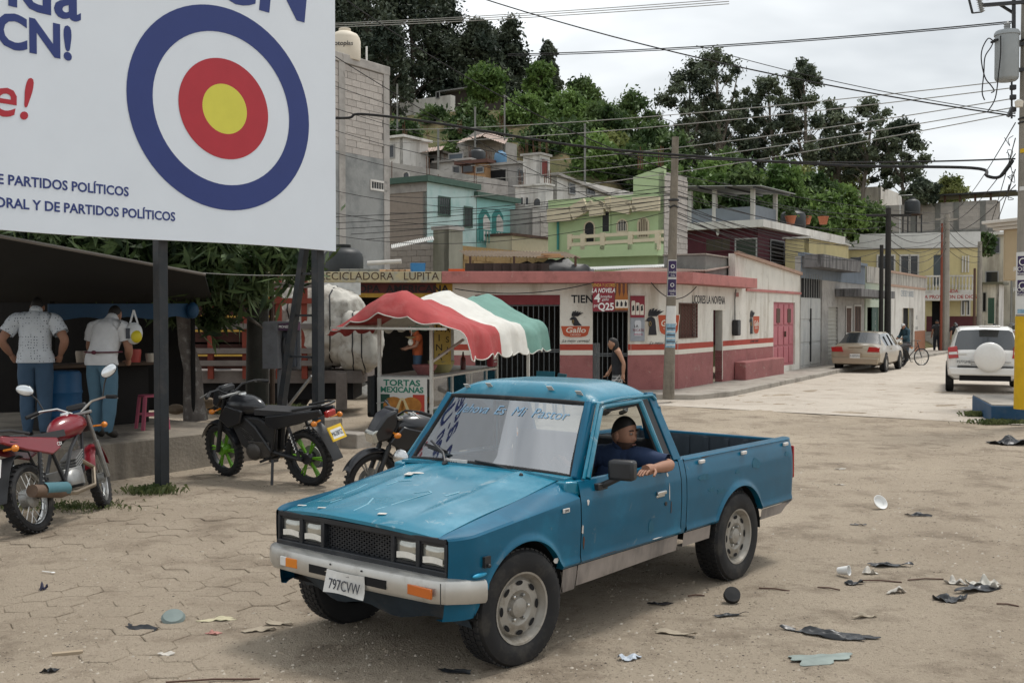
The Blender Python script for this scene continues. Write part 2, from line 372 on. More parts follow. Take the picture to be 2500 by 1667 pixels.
def panel(name,x0,x1,zb,zt,s,mat,nx=40,nz=12,extra=None,prof=None,label=None):
    mb=MB(); V=[]; P=prof or (lambda x,z: yb(z)); rows=nz+1+(len(extra(x0)) if extra else 0)+1
    for i in range(nx+1):
        x=x0+(x1-x0)*i/nx; b,t=zb(x),zt(x); row=[(x,P(x,b)-.05,b+.004)]
        for j in range(nz+1):
            z=b+(t-b)*j/nz; row.append((x,P(x,z),z))
        if extra: row+=[(x,y,z) for y,z in extra(x)]
        V+=row
    k=len(V)//(nx+1)
    F=[(i*k+j,(i+1)*k+j,(i+1)*k+j+1,i*k+j+1) for i in range(nx) for j in range(k-1)]
    V=[(x,y*s,z) for x,y,z in V]
    mb.add(V,F); return mb.build(name,mat,TR,smooth=28,solid=-.006 if False else 0,label=label)
zh=lambda x:.815+(.62-x)*.165       # hood height at its side edge
zc=lambda x:.800+(.62-x)*.088       # fender crease
def corner(x,z): return yb(z)-max(0,x-.50)**2*3.2+.012*math.exp(-((arch(x,FX,.388)-z)/.03)**2)*(1 if arch(x,FX)>0 else 0)
for s in(1,-1):
    panel('fender',.655,-.443,lambda x:max(arch(x,FX),.36 if x>.3 else .488),zc,s,PAINT,nx=64,nz=22,prof=corner,
          extra=lambda x:[(corner(x,zc(x))-.012,zc(x)+.012),(.735-max(0,x-.5)*.3,zc(x)+(zh(x)-zc(x))*.55),(.69-max(0,x-.5)*.2,zh(x)-.006),(.648,zh(x)),(.640,zh(x)-.03)],
          label='blue front fender with dented corner' if s>0 else None)
    panel('rocker_panel',-.30,-.443,lambda x:.335,lambda x:.482,s,PRIMER,nx=4,nz=4)
    dr=panel('door',-.452,-1.628,lambda x:.488,lambda x:.99,s,PAINT,nx=14,nz=26,extra=lambda x:[(.74,.994),(.72,.985)])
    panel('rocker_panel',-.452,-1.628,lambda x:.352+.02*sstep(-.4,-1.6,x),lambda x:.482,s,PRIMER,nx=8,nz=4)
    # bed side: front part of the panel belongs to the cab corner
    panel('cab_corner',-1.637,-1.70,lambda x:.488,lambda x:1.0,s,PAINT,nx=3,extra=lambda x:[(.74,1.004)])
    panel('bed_side',-1.708,-3.455,lambda x:max(arch(x,RX,.395,.325),.488),lambda x:.985,s,PAINT,nx=84,nz=26,
          prof=lambda x,z:yb(z)-max(0,-3.38-x)**2*6+.014*math.exp(-((arch(x,RX,.395,.325)-z)/.03)**2)*(1 if arch(x,RX,.395)>0 else 0),
          extra=lambda x:[(.775-max(0,-3.38-x)**2*6,.992),(.765-max(0,-3.38-x)**2*6,1.0),(.69,1.003),(.685,.98)])
    panel('lower_bed_side',-1.708,-2.09,lambda x:.385,lambda x:.482,s,PRIMER,nx=6,nz=3)
    panel('lower_bed_side',-2.90,-3.44,lambda x:.40+.10*sstep(-3.25,-3.44,x),lambda x:.482,s,PRIMER,nx=6,nz=3)
    panel('bed_inner_wall',-1.72,-3.43,lambda x:.60,lambda x:.985,s,BEDM,nx=30,nz=3,prof=lambda x,z:.688-.012*(1 if math.sin(x*26)>0 else 0))
    for k,x in enumerate((-1.92,-2.56,-3.28)): MB().box((x,s*.792,.962),(.075,.02,.026)).build('tie_down_hook',CHIP,TR,bevel=.006)
    # greenhouse: side glass plane leans in
    ys=lambda z:.752-(z-1.0)*.27
    G=lambda x,z,t=0:(x,s*(ys(z)+t),z)
    MB().bar((-.515,s*.702,.985),(-.818,s*.602,1.44),.075,.05,up=(0,1,0)).build('windshield_pillar',PAINT,TR,bevel=.012)
    MB().prism([(-1.597,1.0),(-1.70,1.0),(-1.535,1.47),(-1.455,1.47)],lambda x,z,t:G(x,z,t),-.03,.004).build('rear_cab_pillar',PAINT,TR,bevel=.006)
    MB().prism([(-1.485,.995),(-1.592,.995),(-1.452,1.43),(-1.375,1.425)],lambda x,z,t:G(x,z,t),-.02,-.004).build('cab_vent_panel',DARK,TR)
    fr=MB(); loop=[G(-.575,.995),G(-.872,1.40),G(-1.345,1.418),G(-1.475,.995)]
    fr.tube([loop[0],Vector(loop[0]).lerp(Vector(loop[1]),.5),loop[1],G(-.90,1.412),G(-1.32,1.424),loop[2],loop[3]],.02,8); fr.build('window_frame',FADED_SKYLIT,dr)
    fr=MB(); fr.tube([G(-.62,.998,-.012),G(-.885,1.378,-.012),G(-1.325,1.398,-.012),G(-1.45,.998,-.012)],.011,6); fr.build('window_seal',BLACK,dr)
    MB().tube([G(-.515,1.0,.014),G(-.835,1.435,.016),G(-1.1,1.452,.016),G(-1.49,1.452,.014),G(-1.53,1.42,.012)],.011,6).build('drip_rail',FADED_SKYLIT,TR)
    MB().box((-1.355,s*.808,.812),(.11,.022,.026)).box((-1.355,s*.800,.792),(.10,.012,.02)).build('door_handle',CHROME,dr,bevel=.006)
    MB().lathe([(0,.806),(.014,.806),(.016,.79)],12,rot=Matrix.Rotation(-s*math.pi/2,3,'X'),c=(-1.42,0,.73)).build('door_lock',DARK,dr)
    MB().box((-1.08,s*.715,.72),(1.1,.02,.5)).build('door_lining',SEAT,dr)
    # tail lamp
    MB().box((-3.458,s*.745,.80),(.02,.075,.26)).build('tail_lamp',TAIL,TR,bevel=.006)
    # wheel well
    for xc in (FX,RX):
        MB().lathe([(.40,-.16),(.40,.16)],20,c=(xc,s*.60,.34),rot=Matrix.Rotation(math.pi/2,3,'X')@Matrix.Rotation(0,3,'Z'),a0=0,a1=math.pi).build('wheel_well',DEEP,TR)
# window glass on the far (passenger) door only; the driver has wound his down
MB().grid(lambda u,v:(-.62-.83*u-(.25-.38*u)*v, -(.745-.11*v), 1.0+.39*v),2,2).build('door_glass',glass('side_glass',alpha=.04),TR)
def hood_z(x,y):
    e=zh(x)+.034*(1-(abs(y)/.64)**2.4)+.010*math.exp(-((abs(y)-.36)/.03)**2)*sstep(.62,.4,x)
    return e-.9*max(0,x-.60)**1.6-.004*math.sin(9*x+3*y)-.006*math.exp(-((x-.2)**2+(y+.1)**2)/.03)
MB().shell(lambda u,v:(lambda x,y:(x,y,hood_z(x,y)))(.665-.02*(2*v-1)**2-1.07*u,-.637+1.274*v),40,36,(0,0,-.02)).build('hood',FADED_SKYLIT,TR,smooth=50)
# crayon-like pale scrapes and tape on the hood
def scrape(pts,w=.006):
    mb=MB()
    for a,b in zip(pts,pts[1:]):
        A=Vector((*a,hood_z(*a)+.0008)); B=Vector((*b,hood_z(*b)+.0008)); mb.bar(A,B,w,.001)
    return mb
SCR=pbr('pale_scrape',(.17,.35,.43),.6,var=.3,scale=60)
for pts,wd in (([(.58,-.1),(.45,-.12),(.33,-.2)],.01),([(.52,.02),(.30,.05),(.12,.09),(.10,.05),(.16,-.02)],.012),([(.1,-.32),(.02,-.30),(-.02,-.22)],.014),([(.14,.22),(.04,.25)],.022),([(.48,-.42),(.40,-.40)],.012),([(.30,-.5),(.2,-.49),(.1,-.5)],.008)):
    scrape(pts,wd).build('paint_scrape',SCR,TR)
for x,y,a,b in ((-.12,-.335,.11,.05),(-.16,-.31,.05,.10),(.60,-.36,.02,.05),(.56,.12,.04,.05),(.565,-.58,.02,.06)):
    MB().box((x,y,hood_z(x,y)+.003),(a,b,.003),rz=.5).build('tape_patch',CHIP,TR)
for s in(1,-1): MB().prism([(-.37,.66),(-.37,.735),(-.46,.77),(-.54,.765),(-.54,.66)],lambda x,y,t:(x,s*y,t),.90,.992).build('cowl_corner',FADED_SKYLIT,TR,bevel=.01)
# cowl with louvres
def cowl_z(y): return 1.006+.022*(1-(y/.7)**2)
mb=MB(); mb.shell(lambda u,v:(-.412-.12*u+.06*(1-(2*v-1)**2)*u,-.70+1.40*v,cowl_z(-.70+1.4*v)+.004*u),4,20,(0,0,-.02)); mb.build('cowl',FADED_SKYLIT,TR)
for s in(1,-1):
    mb=MB()
    for k in range(11): mb.box((-.445,s*(.20+.022*k),cowl_z(s*.3)+.006),(.055,.009,.004))
    mb.build('air_vent',DARK,TR)
MB().ball((-.36,.40,1.005),(.014,.014,.016)).tube([(-.36,.40,.98),(-.36,.40,1.005)],.008,6).build('washer_jet',DARK,TR)
# windshield
def ws(u,v,d=0):
    y=(-.68+1.36*u)*(1-.14*v); b=1-(2*u-1)**2
    return (-.50-.30*v+.06*b+d*.8, y, 1.008+.022*b*(1-v)+.425*v+.012*b*v+d*.6)
MB().grid(lambda u,v:ws(u,v),14,8).build('windshield',glass('windshield_glass',(.62,.68,.68),alpha=.30),TR,smooth=60)
lp=[ws(i/14,0) for i in range(15)]+[ws(1,j/6) for j in range(1,7)]+[ws(1-i/14,1) for i in range(1,15)]+[ws(0,1-j/6) for j in range(1,6)]
MB().tube(lp+[lp[0],lp[1]],.016,8,cap=False).build('windshield_seal',BLACK,TR)
MB().bar(Vector(ws(.28,0))+Vector((.02,0,.01)),Vector(ws(.42,0))+Vector((.02,0,.01)),.012,.02).build('seal_trim',CHIP,TR)
BANN=pbr('windshield_lettering',(.20,.34,.48),.5)
t=text('Jehova  Es  Mi  Pastor',.105,BANN,TR,(0,0,0),shear=.35,name='windshield_lettering',ext=0)
for v in t.data.vertices: v.co=ws(.53+v.co.x/1.22,.80+v.co.z/.53,.0035)
def onws(u,v,d=.02): return ws(u,v,d)
MB().tube([onws(.29,-.06,.03),onws(.24,.08,.035),onws(.10,.24,.035)],.009,6).bar(onws(.26,.10,.025),onws(.05,.20,.02),.008,.02).tube([onws(.29,-.08,.0),onws(.29,-.06,.04)],.02,8).build('wiper',DARK,TR)
MB().tube([onws(.72,-.06,.02),onws(.6,.0,.022),onws(.47,.02,.022)],.007,6).build('wiper',DARK,TR)
# roof
def roof(u,v):
    y=-.632+1.264*v; q=2*v-1; x=-.775-.775*u-.0*q; e=1-abs(q)**5; f=1-abs(2*u-1)**7
    xb=x-.05*q*q*(1-u)+.03*q*q*u
    return (xb,y*(1-.04*(1-u)*0),1.442+.108*e*min(1,f+.10*0)+.008*(1-q*q))
MB().shell(roof,26,30,(0,0,-.03)).build('roof',FADED_SKYLIT,TR,smooth=60)
for y in(-.47,-.25,.28,.50):
    x=-.80; p=Vector(roof(.055,(y+.632)/1.264)); M=Matrix.Rotation(-.75,3,'Y')
    MB().box(p+Vector((.008,0,.008)),(.05,.045,.005),rot=M).build('filler_patch',CHIP,TR); MB().box(p+Vector((.012,0,.012)),(.016,.016,.005),rot=M).build('rust_spot',pbr('rust',(.10,.045,.025),.9,var=.3),TR)
# cab back wall with window
mb=MB()
B=lambda y,z:(-1.71+(z-1.0)*.36 if z>1.0 else -1.71,y,z)
for (y0,y1,z0,z1) in((-.70,.70,.48,1.06),(-.64,.64,1.37,1.46),(-.66,-.50,1.06,1.37),(.50,.66,1.06,1.37)):
    mb.prism([(y0,z0),(y1,z0),(y1,z1),(y0,z1)],lambda y,z,t:(B(y,z)[0]+t,y,z),0,.03)
mb.build('cab_back',PAINT,TR); MB().add([B(-.5,1.06),B(.5,1.06),B(.5,1.37),B(-.5,1.37)],[(0,1,2,3)]).build('rear_glass',glass('side_glass'),TR)
# inside
MB().box((-.60,0,.90),(.24,1.32,.16)).build('dashboard',DARK,TR,bevel=.03)
MB().box((-1.30,0,.56),(.52,1.30,.2)).prism([(-1.50,.6),(-1.62,.6),(-1.68,1.12),(-1.60,1.14)],lambda x,z,t:(x,t,z),-.64,.64).build('bench_seat',SEAT,TR,bevel=.03)
M=Matrix.Rotation(R(-38),3,'Y'); st=MB(); cst=Vector((-.86,.37,1.01))
st.tube([cst+M@Vector((.175*math.cos(a),.175*math.sin(a),0)) for a in [2*math.pi*i/24 for i in range(25)]],.014,8,cap=False)
for a in(0,2.1,4.2): st.bar(cst,cst+M@Vector((.17*math.cos(a),.17*math.sin(a),0)),.02,.012)
st.tube([cst,cst+M@Vector((0,0,-.3))],.02,8); st.build('steering_wheel',DARK,TR)
MB().box((-1.1,0,.44),(1.25,1.36,.05)).build('cab_floor',DEEP,TR); MB().box((-.45,0,.72),(.04,1.3,.5)).build('firewall',DEEP,TR)
# bed
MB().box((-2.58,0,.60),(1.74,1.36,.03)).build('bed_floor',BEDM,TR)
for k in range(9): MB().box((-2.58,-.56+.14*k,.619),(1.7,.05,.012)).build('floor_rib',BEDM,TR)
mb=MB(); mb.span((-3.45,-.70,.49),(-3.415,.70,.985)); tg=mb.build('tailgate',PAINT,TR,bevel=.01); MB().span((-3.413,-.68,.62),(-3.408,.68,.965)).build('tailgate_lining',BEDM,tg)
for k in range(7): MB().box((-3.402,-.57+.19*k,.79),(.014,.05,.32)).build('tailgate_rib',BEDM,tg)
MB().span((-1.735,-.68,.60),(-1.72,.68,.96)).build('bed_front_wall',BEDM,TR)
MB().box((-3.49,0,.50),(.06,1.35,.10)).build('rear_bumper',DARK,TR,bevel=.01)
# chassis
mb=MB()
for s in(1,-1): mb.box((-1.45,s*.38,.42),(3.8,.08,.12))
mb.box((-.9,0,.36),(.9,.35,.16)); mb.box((.15,0,.45),(.6,.6,.3)); mb.tube([(FX,-.66,.33),(FX,.66,.33)],.04,8); mb.tube([(RX,-.66,.33),(RX,.66,.33)],.05,8); mb.ball((RX,0,.33),(.14,.14,.14)); mb.tube([(-1.4,.2,.38),(RX,0,.36)],.03,8)
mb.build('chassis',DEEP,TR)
mb=MB(); mb.grid(lambda u,v:(.64-.10*(2*u-1)**2-.10*v,-.70+1.40*u,.47-.17*v+.02*math.sin(17*u)*v),18,4); mb.build('front_apron',pbr('apron',(.02,.032,.045),.8,var=.4,scale=6,stain=(.1,.09,.08),samt=.5,sscale=4),TR)
# nose: grille, lamps
mb=MB()
mb.span((.60,-.705,.772),(.655,.705,.805)); mb.span((.59,-.71,.590),(.66,.71,.630)); mb.span((.56,-.71,.56),(.63,.71,.60))
for y in(-.70,-.49,-.295,.295,.49,.70): mb.box((.632,y,.70),(.045,.022 if abs(y)>.6 else .03,.16))
mb.build('grille_surround',pbr('black_plastic',(.014,.016,.02),.45,var=.25,scale=8,stain=(.06,.06,.06),samt=.4,sscale=6),TR,bevel=.006)
MB().span((.56,-.70,.60),(.60,.70,.80)).build('radiator_panel',DEEP,TR)
mb=MB(); y0,y1,z0,z1=-.28,.28,.632,.772
for k in range(-8,22):
    for s in(1,-1):
        a=y0+k*.042; p=[]
        for t in(0,1):
            y=a+s*t*.14*1.7; 
            p.append((y,z0+t*(z1-z0)))
        (ya,za),(yb2,zb2)=p
        if s<0: pass
        ya2,yb3=max(y0,min(y1,ya)),max(y0,min(y1,yb2))
        if abs(yb2-ya)<1e-6 or abs(yb3-ya2)<.02: continue
        f=lambda y:za+(y-ya)/(yb2-ya)*(zb2-za)
        mb.bar((.618,ya2,f(ya2)),(.618,yb3,f(yb3)),.010,.008,up=(1,0,0))
mb.build('grille_mesh',MATS['black_plastic'],TR)
for y in(-.595,-.393,.393,.595):
    mb=MB(); mb.grid(lambda u,v:(.628+.014*(1-(2*u-1)**4)*(1-(2*v-1)**4),y-.083+.166*u,.645+.112*v),8,6); hl=mb.build('headlight',LAMP,TR)
    mb=MB()
    for a,b in(((y-.09,.638),(y+.09,.638)),((y-.09,.764),(y+.09,.764)),((y-.09,.638),(y-.09,.764)),((y+.09,.638),(y+.09,.764))): mb.bar((.632,*a),(.632,*b),.012,.02,up=(1,0,0))
    mb.build('headlight_bezel',MATS['black_plastic'],hl)
    MB().grid(lambda u,v:(.6435,y-.074+.148*u,.655+.035*v+.008*math.sin(3*u)),6,2).build('lens_highlight',pbr('reflector',(.80,.80,.76),.25,.3,var=.15,scale=30),hl)  # pale strip on the lens front: reflected brightness put into the colour
# bumper
bp=[(.44,-.795,-.02),(.58,-.79,-.012),(.68,-.752,0),(.735,-.66,0),(.757,-.3,0),(.762,0,0),(.757,.3,0),(.735,.66,0),(.70,.745,0),(.58,.80,-.012),(.44,.812,-.03)]
prof=[(-.10,.600),(-.03,.603),(-.008,.592),(0,.575),(.003,.53),(0,.49),(-.012,.470),(-.05,.466)]
mb=MB(); V=[]
for i,(x,y,dz) in enumerate(bp):
    a=Vector(bp[max(i-1,0)][:2]); b=Vector(bp[min(i+1,len(bp)-1)][:2]); t=(b-a).normalized(); nrm=Vector((t.y,-t.x))
    for o,z in prof: V.append((x+nrm.x*o,y+nrm.y*o,z+dz))
k=len(prof); F=[(i*k+j,(i+1)*k+j,(i+1)*k+j+1,i*k+j+1) for i in range(len(bp)-1) for j in range(k-1)]
BU=mb.add(V,F).build('front_bumper',BUMP,TR,smooth=30)
MB().box((.737,.742,.532),(.004,.004,.12)).build('bumper_seam',DARK,BU)
for y in(-.205,.27): MB().box((.7585,y,.527),(.008,.165,.048)).build('slot_shade',DEEP,BU)  # dark boxes on the bumper face, painting the shade inside its slots
MB().box((.748,.60,.530),(.016,.185,.055),rz=-.06).build('turn_signal',pbr('orange_lens',(.50,.115,.008),.3,var=.1,coat=.4),BU,bevel=.004)
MB().box((.750,-.455,.530),(.016,.10,.055),rz=.06).build('turn_signal',AMBER,BU,bevel=.004)
MB().box((.746,-.535,.530),(.016,.055,.055),rz=.06).build('turn_signal_clear',PLATE,BU,bevel=.004)
for y in(-.10,.16): MB().ball((.762,y,.576),.006,8,6).build('bolt',DARK,BU)
pl=MB(); pl.shell(lambda u,v:(.774+.012*math.sin(3*u+2*v)+.02*v*v,-.115+.31*u,.550-.125*v+.006*math.sin(5*u)*v),10,6,(-.003,0,0)); pl=pl.build('license_plate',PLATE,TR)
text('797CVW',.085,INK,pl,(.795,.052,.476),(0,1,0),(-.1,0,1),name='plate_number',ext=.001,xs=.8); text('GUATEMALA',.018,INK,pl,(.784,.03,.535),(0,1,0),(-.1,0,1),name='plate_heading',ext=.001)
MB().box((.44,.806,.665),(.05,.02,.06)).ball((.44,.825,.645),.012,8,6).build('broken_side_marker',DARK,TR)
MB().ball((.49,.80,.60),(.06,.012,.012)).build('torn_paint_edge',pbr('bright_blue_patch',(.02,.3,.5),.4),TR)
MB().box((-.285,.806,.842),(.065,.008,.026)).build('side_badge',CHIP,TR,bevel=.003); text('LIMS',.02,INK,TR,(-.285,.812,.842),(-1,0,0),name='badge_lettering',ext=.0005)
for x,z,a,b in((-1.47,.80,.006,.13),(-1.49,.70,.005,.10),(-.475,.62,.009,.09),(-.46,.70,.012,.06),(-1.30,.515,.07,.005),(-.75,.512,.09,.004),(-2.0,.985,.06,.008),(-2.6,.985,.1,.008),(-.52,.86,.015,.04),(-1.46,.92,.016,.03),(-.20,.56,.03,.04)):
    mb=MB(); n=9; pts=[(x+a*(.5+random.random()*.7)*math.cos(2*math.pi*i/n),z+b*.5*(.6+random.random()*.6)*math.sin(2*math.pi*i/n)) for i in range(n)]
    mb.prism(pts,lambda u,v,t:(u,yb(v)+t,v),.001,.003).build('paint_chip',CHIP if random.random()<.8 else MATS['rust'],TR)
for x,z,a,b in((-1.95,.85,.10,.03),(-2.2,.72,.09,.025),(-2.75,.86,.08,.05),(-3.3,.88,.05,.03),(-2.05,.75,.06,.02),(-1.25,.60,.05,.05),(-2.45,.83,.05,.02)):
    n=9; pts=[(x+a*(.5+random.random()*.6)*math.cos(2*math.pi*i/n)+.3*(0),z+b*(.5+random.random()*.6)*math.sin(2*math.pi*i/n)) for i in range(n)]
    MB().prism(pts,lambda u,v,t:(u,yb(v)+t,v),.001,.0025).build('worn_paint_patch',pbr('dulled_blue',(.012,.095,.15),.6,var=.3,scale=30),TR)
# mirrors
mr=MB(); mr.box((-.72,.915,1.045),(.09,.17,.125),rz=.25); mr=mr.build('wing_mirror',DARK,TR,bevel=.02); MB().tube([(-.66,.79,.94),(-.68,.84,.965),(-.71,.90,1.0)],.022,8).box((-.66,.79,.94),(.10,.05,.04)).build('mirror_bracket',DARK,mr,bevel=.006)
mr=MB(); mr.ball((-.50,-.80,1.00),(.03,.075,.06)); mr=mr.build('wing_mirror',pbr('chrome_mirror',(.55,.56,.56),.2,.9),TR); MB().tube([(-.48,-.72,.98),(-.49,-.76,.985),(-.50,-.80,.99)],.012,6).build('mirror_bracket',DARK,mr)
# wheels
def wheel(x,s,steer=0):
    M=Matrix.Rotation(steer,3,'Z')@Matrix.Rotation(-s*math.pi/2,3,'X'); c=(x,s*.685,.335)
    root=bpy.data.objects.new('wheel',None); COL.objects.link(root); root.parent=TR; root.location=c; root.rotation_euler=M.to_euler()
    mb=MB(); mb.lathe([(.20,-.09),(.225,-.102),(.285,-.108),(.318,-.096),(.333,-.07),(.336,0),(.333,.07),(.318,.096),(.285,.108),(.225,.102),(.20,.09)],44)
    for k in range(52):
        a=2*math.pi*k/52
        for h in(.062,-.062,.02,-.02): mb.box((.3345*math.cos(a+h),.3345*math.sin(a+h),h),(.010,.030,.034),rz=a)
    mb.build('tyre',BLACK,root,smooth=40)
    rm=MB(); rm.lathe([(.205,.09),(.208,.098),(.196,.095),(.182,.06),(.172,.045),(.155,.066),(.10,.072),(.072,.05),(.062,.05),(.055,.075),(.03,.085),(0,.087)],40); rm=rm.build('rim',RIM,root,smooth=40)
    for k in range(8):
        a=2*math.pi*k/8; MB().lathe([(0,0),(1,0)],14,c=(.142*math.cos(a),.142*math.sin(a),.0728),rot=Matrix.Rotation(a,3,'Z')@Matrix.Diagonal((.014,.028,1))).build('rim_hole_shade',DEEP,rm)  # dark discs on a closed rim stand in for shaded holes
    for k in range(6):
        a=2*math.pi*k/6; MB().lathe([(.010,.05),(.010,.074),(0,.078)],6,c=(.075*math.cos(a),.075*math.sin(a),0)).build('wheel_nut',CHROME if k%2 else STEEL,rm)
    return root
wheel(FX,1,-.10); wheel(FX,-1,-.10); wheel(RX,1); wheel(RX,-1)
# ================================================================== faces of buildings, openings, blocks
ORD=('first','second','third','fourth','fifth','sixth','seventh','eighth','ninth','tenth')
class Face:
    """A vertical plane from A to B (seen from its right-hand side). Local x runs A->B, y into the building, z up.
    Things are Empties at A turned to the face, so parts are built in face coordinates."""
    def __init__(s,A,B=None,z=0.,ang=None):
        A=Vector(A[:2]); s.A=A; s.z=z
        if ang is None: d=Vector(B[:2])-A; s.L=d.length; s.ang=math.atan2(d.y,d.x)
        else: s.L=0; s.ang=ang
        s.M=Matrix.Translation((A.x,A.y,z))@Matrix.Rotation(s.ang,4,'Z'); s.I=s.M.inverted()
    def hit(s,px,py,y=0.):
        o=s.I@Vector((0,0,CAM_H)); d=(s.I.to_3x3())@Vector(ray(px,py)); t=(y-o.y)/d.y; p=o+d*t; return p.x,p.z
    def rect(s,x0,y0,x1,y1,y=0.):
        """pixel box -> (xa,xb,za,zb) on the face, measured along its middle"""
        xa,_=s.hit(x0,(y0+y1)/2,y); xb,_=s.hit(x1,(y0+y1)/2,y); xm=(x0+x1)/2
        return xa,xb,s.hit(xm,y1,y)[1],s.hit(xm,y0,y)[1]
    def root(s,name,label,cat,group=None): return thing(name,label,cat,(s.A.x,s.A.y,s.z),s.ang,group)
    def rel(s,other): return s.I@other.M      # matrix: other face's coordinates -> mine
    def P(s,x,y,z): return s.M@Vector((x,y,z))
def holed(mb,x0,x1,z0,z1,t,holes,y=0.):
    """wall slab with rectangular openings (xa,xb,za,zb)"""
    xs=sorted({x0,x1,*[min(max(v,x0),x1) for h in holes for v in h[:2]]})
    for a,b in zip(xs,xs[1:]):
        if b-a<1e-4: continue
        m=(a+b)/2; cuts=sorted([(max(z0,h[2]),min(z1,h[3])) for h in holes if h[0]<m<h[1]]); z=z0
        for c,d in cuts:
            if c>z+1e-4: mb.span((a,y,z),(b,y+t,c))
            z=max(z,d)
        if z<z1-1e-4: mb.span((a,y,z),(b,y+t,z1))
    return mb
def pane(parent,rc,mat=None,y=.12,name='window',frame=None,fw=.05,bars=0,sill=None,T=None,arch=False,proud=.03,hb=0,barm=None):
    """an opening filled with a dark pane set back in its frame; bars as separate children"""
    xa,xb,za,zb=rc; mat=mat or GLASSD
    mb=MB(T)
    if arch:
        r=(xb-xa)/2; c=(xa+xb)/2; k=10; pts=[(xa,za),(xb,za)]+[(c+r*math.cos(math.pi*i/k),zb-r+r*math.sin(math.pi*i/k)) for i in range(k+1)]
        mb.prism(pts,lambda u,v,t:(u,t,v),-.012,.02)
    else: mb.span((xa,y,za),(xb,y+.02,zb))
    o=mb.build(name,mat,parent)
    if frame is not None:
        f=MB(T)
        if arch:
            f.tube([(xa,-.02,za)]+[(c-r*math.cos(math.pi*i/k),-.02,zb-r+r*math.sin(math.pi*i/k)) for i in range(k+1)]+[(xb,-.02,za)],fw*.5,6); f.bar((xa,-.02,za),(xb,-.02,za),fw,fw)
        else:
            for a,b in (((xa-fw/2,zb+fw/2),(xb+fw/2,zb+fw/2)),((xa-fw/2,za-fw/2),(xb+fw/2,za-fw/2))): f.span((a[0]-fw/2,-proud,a[1]-fw/2),(b[0]+fw/2,y,b[1]+fw/2))
            for x in(xa-fw/2,xb+fw/2): f.span((x-fw/2,-proud+.002,za),(x+fw/2,y,zb))
        f.build('frame',frame,o)
    n=bars
    for i in range(n):
        x=xa+(xb-xa)*(i+1)/(n+1); MB(T).bar((x,-.03,za),(x,-.03,zb if not arch else zb-(.1 if 0<i<n-1 else .35)*(xb-xa)),.018,.018).build('bar',barm or DARK,o)
    for i in range(hb):
        z=za+(zb-za)*(i+1)/(hb+1); MB(T).bar((xa,-.045,z),(xb,-.045,z),.018,.018).build('bar',barm or DARK,o)
    if sill is not None: MB(T).span((xa-.06,-.09,za-.08),(xb+.06,y,za-.02)).build('sill',sill,o)
    return o
GLASSD=pbr('dark_window',(.018,.021,.024),.15,var=.3,scale=2,spec=.6)
def blocks(parent,x0,x1,z0,z1,mat,bw=.40,bh=.20,T=None,y=-.012,lim=300,jit=.006,name='block',stop=None):
    """courses of separate blocks standing a little proud of the joint bed"""
    base=None; n=0; k=0; z=z0; M=(T or Matrix.Identity(4)); eu=M.to_euler()
    while z+bh<=z1+.02 and n<lim:
        x=x0-(bw/2 if k%2 else 0)
        while x<x1-.03 and n<lim:
            a,b=max(x,x0),min(x+bw,x1); w_=b-a-.014; h_=bh-.014
            if w_>.05 and not(stop and stop((a+b)/2,z+bh/2)):
                if base is None:
                    m=MB(); m.box((0,0,0),(1,1,1)); base=m.build(name,mat,parent,smooth=0); o=base
                else: o=share(base,parent,(0,0,0),name=name)
                o.location=M@Vector(((a+b)/2,y+random.uniform(-jit,jit),z+bh/2)); o.scale=(w_,.03,h_); o.rotation_euler=eu; n+=1
            x+=bw
        z+=bh; k+=1
    return n
def sheet(mb,p00,p10,p01,amp=.018,pitch=.09,th=.004,nv=4):
    """corrugated sheet: ridges run p00->p01"""
    a=Vector(p00); du=Vector(p10)-a; dv=Vector(p01)-a; nrm=du.cross(dv).normalized(); n=max(8,int(du.length/pitch*4))
    mb.shell(lambda u,v:a+du*u+dv*v+nrm*amp*math.sin(2*math.pi*u*du.length/pitch),n,nv,nrm*th); return mb
def cable(pts,r=.012,n=5,sag=0,seg=14):
    """sagging line through two points"""
    a,b=Vector(pts[0]),Vector(pts[1]); return [a.lerp(b,i/seg)-Vector((0,0,4*sag*(i/seg)*(1-i/seg))) for i in range(seg+1)]
# ================================================================== billboard
PANEL=pbr('billboard_vinyl',(.68,.73,.79),.5,var=.04,scale=1.2,bump=.03,bscale=3)
BLUEINK=pbr('vinyl_blue',(.020,.038,.17),.5,var=.08,scale=2)
REDINK=pbr('vinyl_red',(.40,.022,.035),.5,var=.08); YELINK=pbr('vinyl_yellow',(.62,.58,.07),.5,var=.06)
POSTM=pbr('dark_painted_post',(.018,.022,.026),.55,var=.35,scale=4,stain=(.07,.06,.055),samt=.5,sscale=3)
BF=Face((-3.97,12.33),ang=R(52.14))
BB=BF.root('billboard','tall white roadside billboard with blue, red and yellow rings on black posts','billboard')
pan=MB(); pan.shell(lambda u,v:(-5.6+8.155*u,.02*math.sin(6*u)*0-.10,(2.835+.02*math.sin(9*u)+.055*(1-u))*(1-v)+8.2*v),40,2,(0,.06,0)); pan=pan.build('panel',PANEL,BB,smooth=30)
def ring(r0,r1,mat,y,name):
    mb=MB(); n=72; f=lambda r,a:(.788+1.307*r*math.cos(a),y,4.446+1.195*r*math.sin(a))
    V=[f(r,2*math.pi*i/n) for i in range(n) for r in(r0,r1)]
    mb.add(V,[(2*i,2*i+1,(2*i+3)%(2*n),(2*i+2)%(2*n)) for i in range(n)]).build(name,mat,pan,smooth=0)
ring(.75,1.0,BLUEINK,-.104,'blue_ring'); ring(.245,.494,REDINK,-.104,'red_ring')
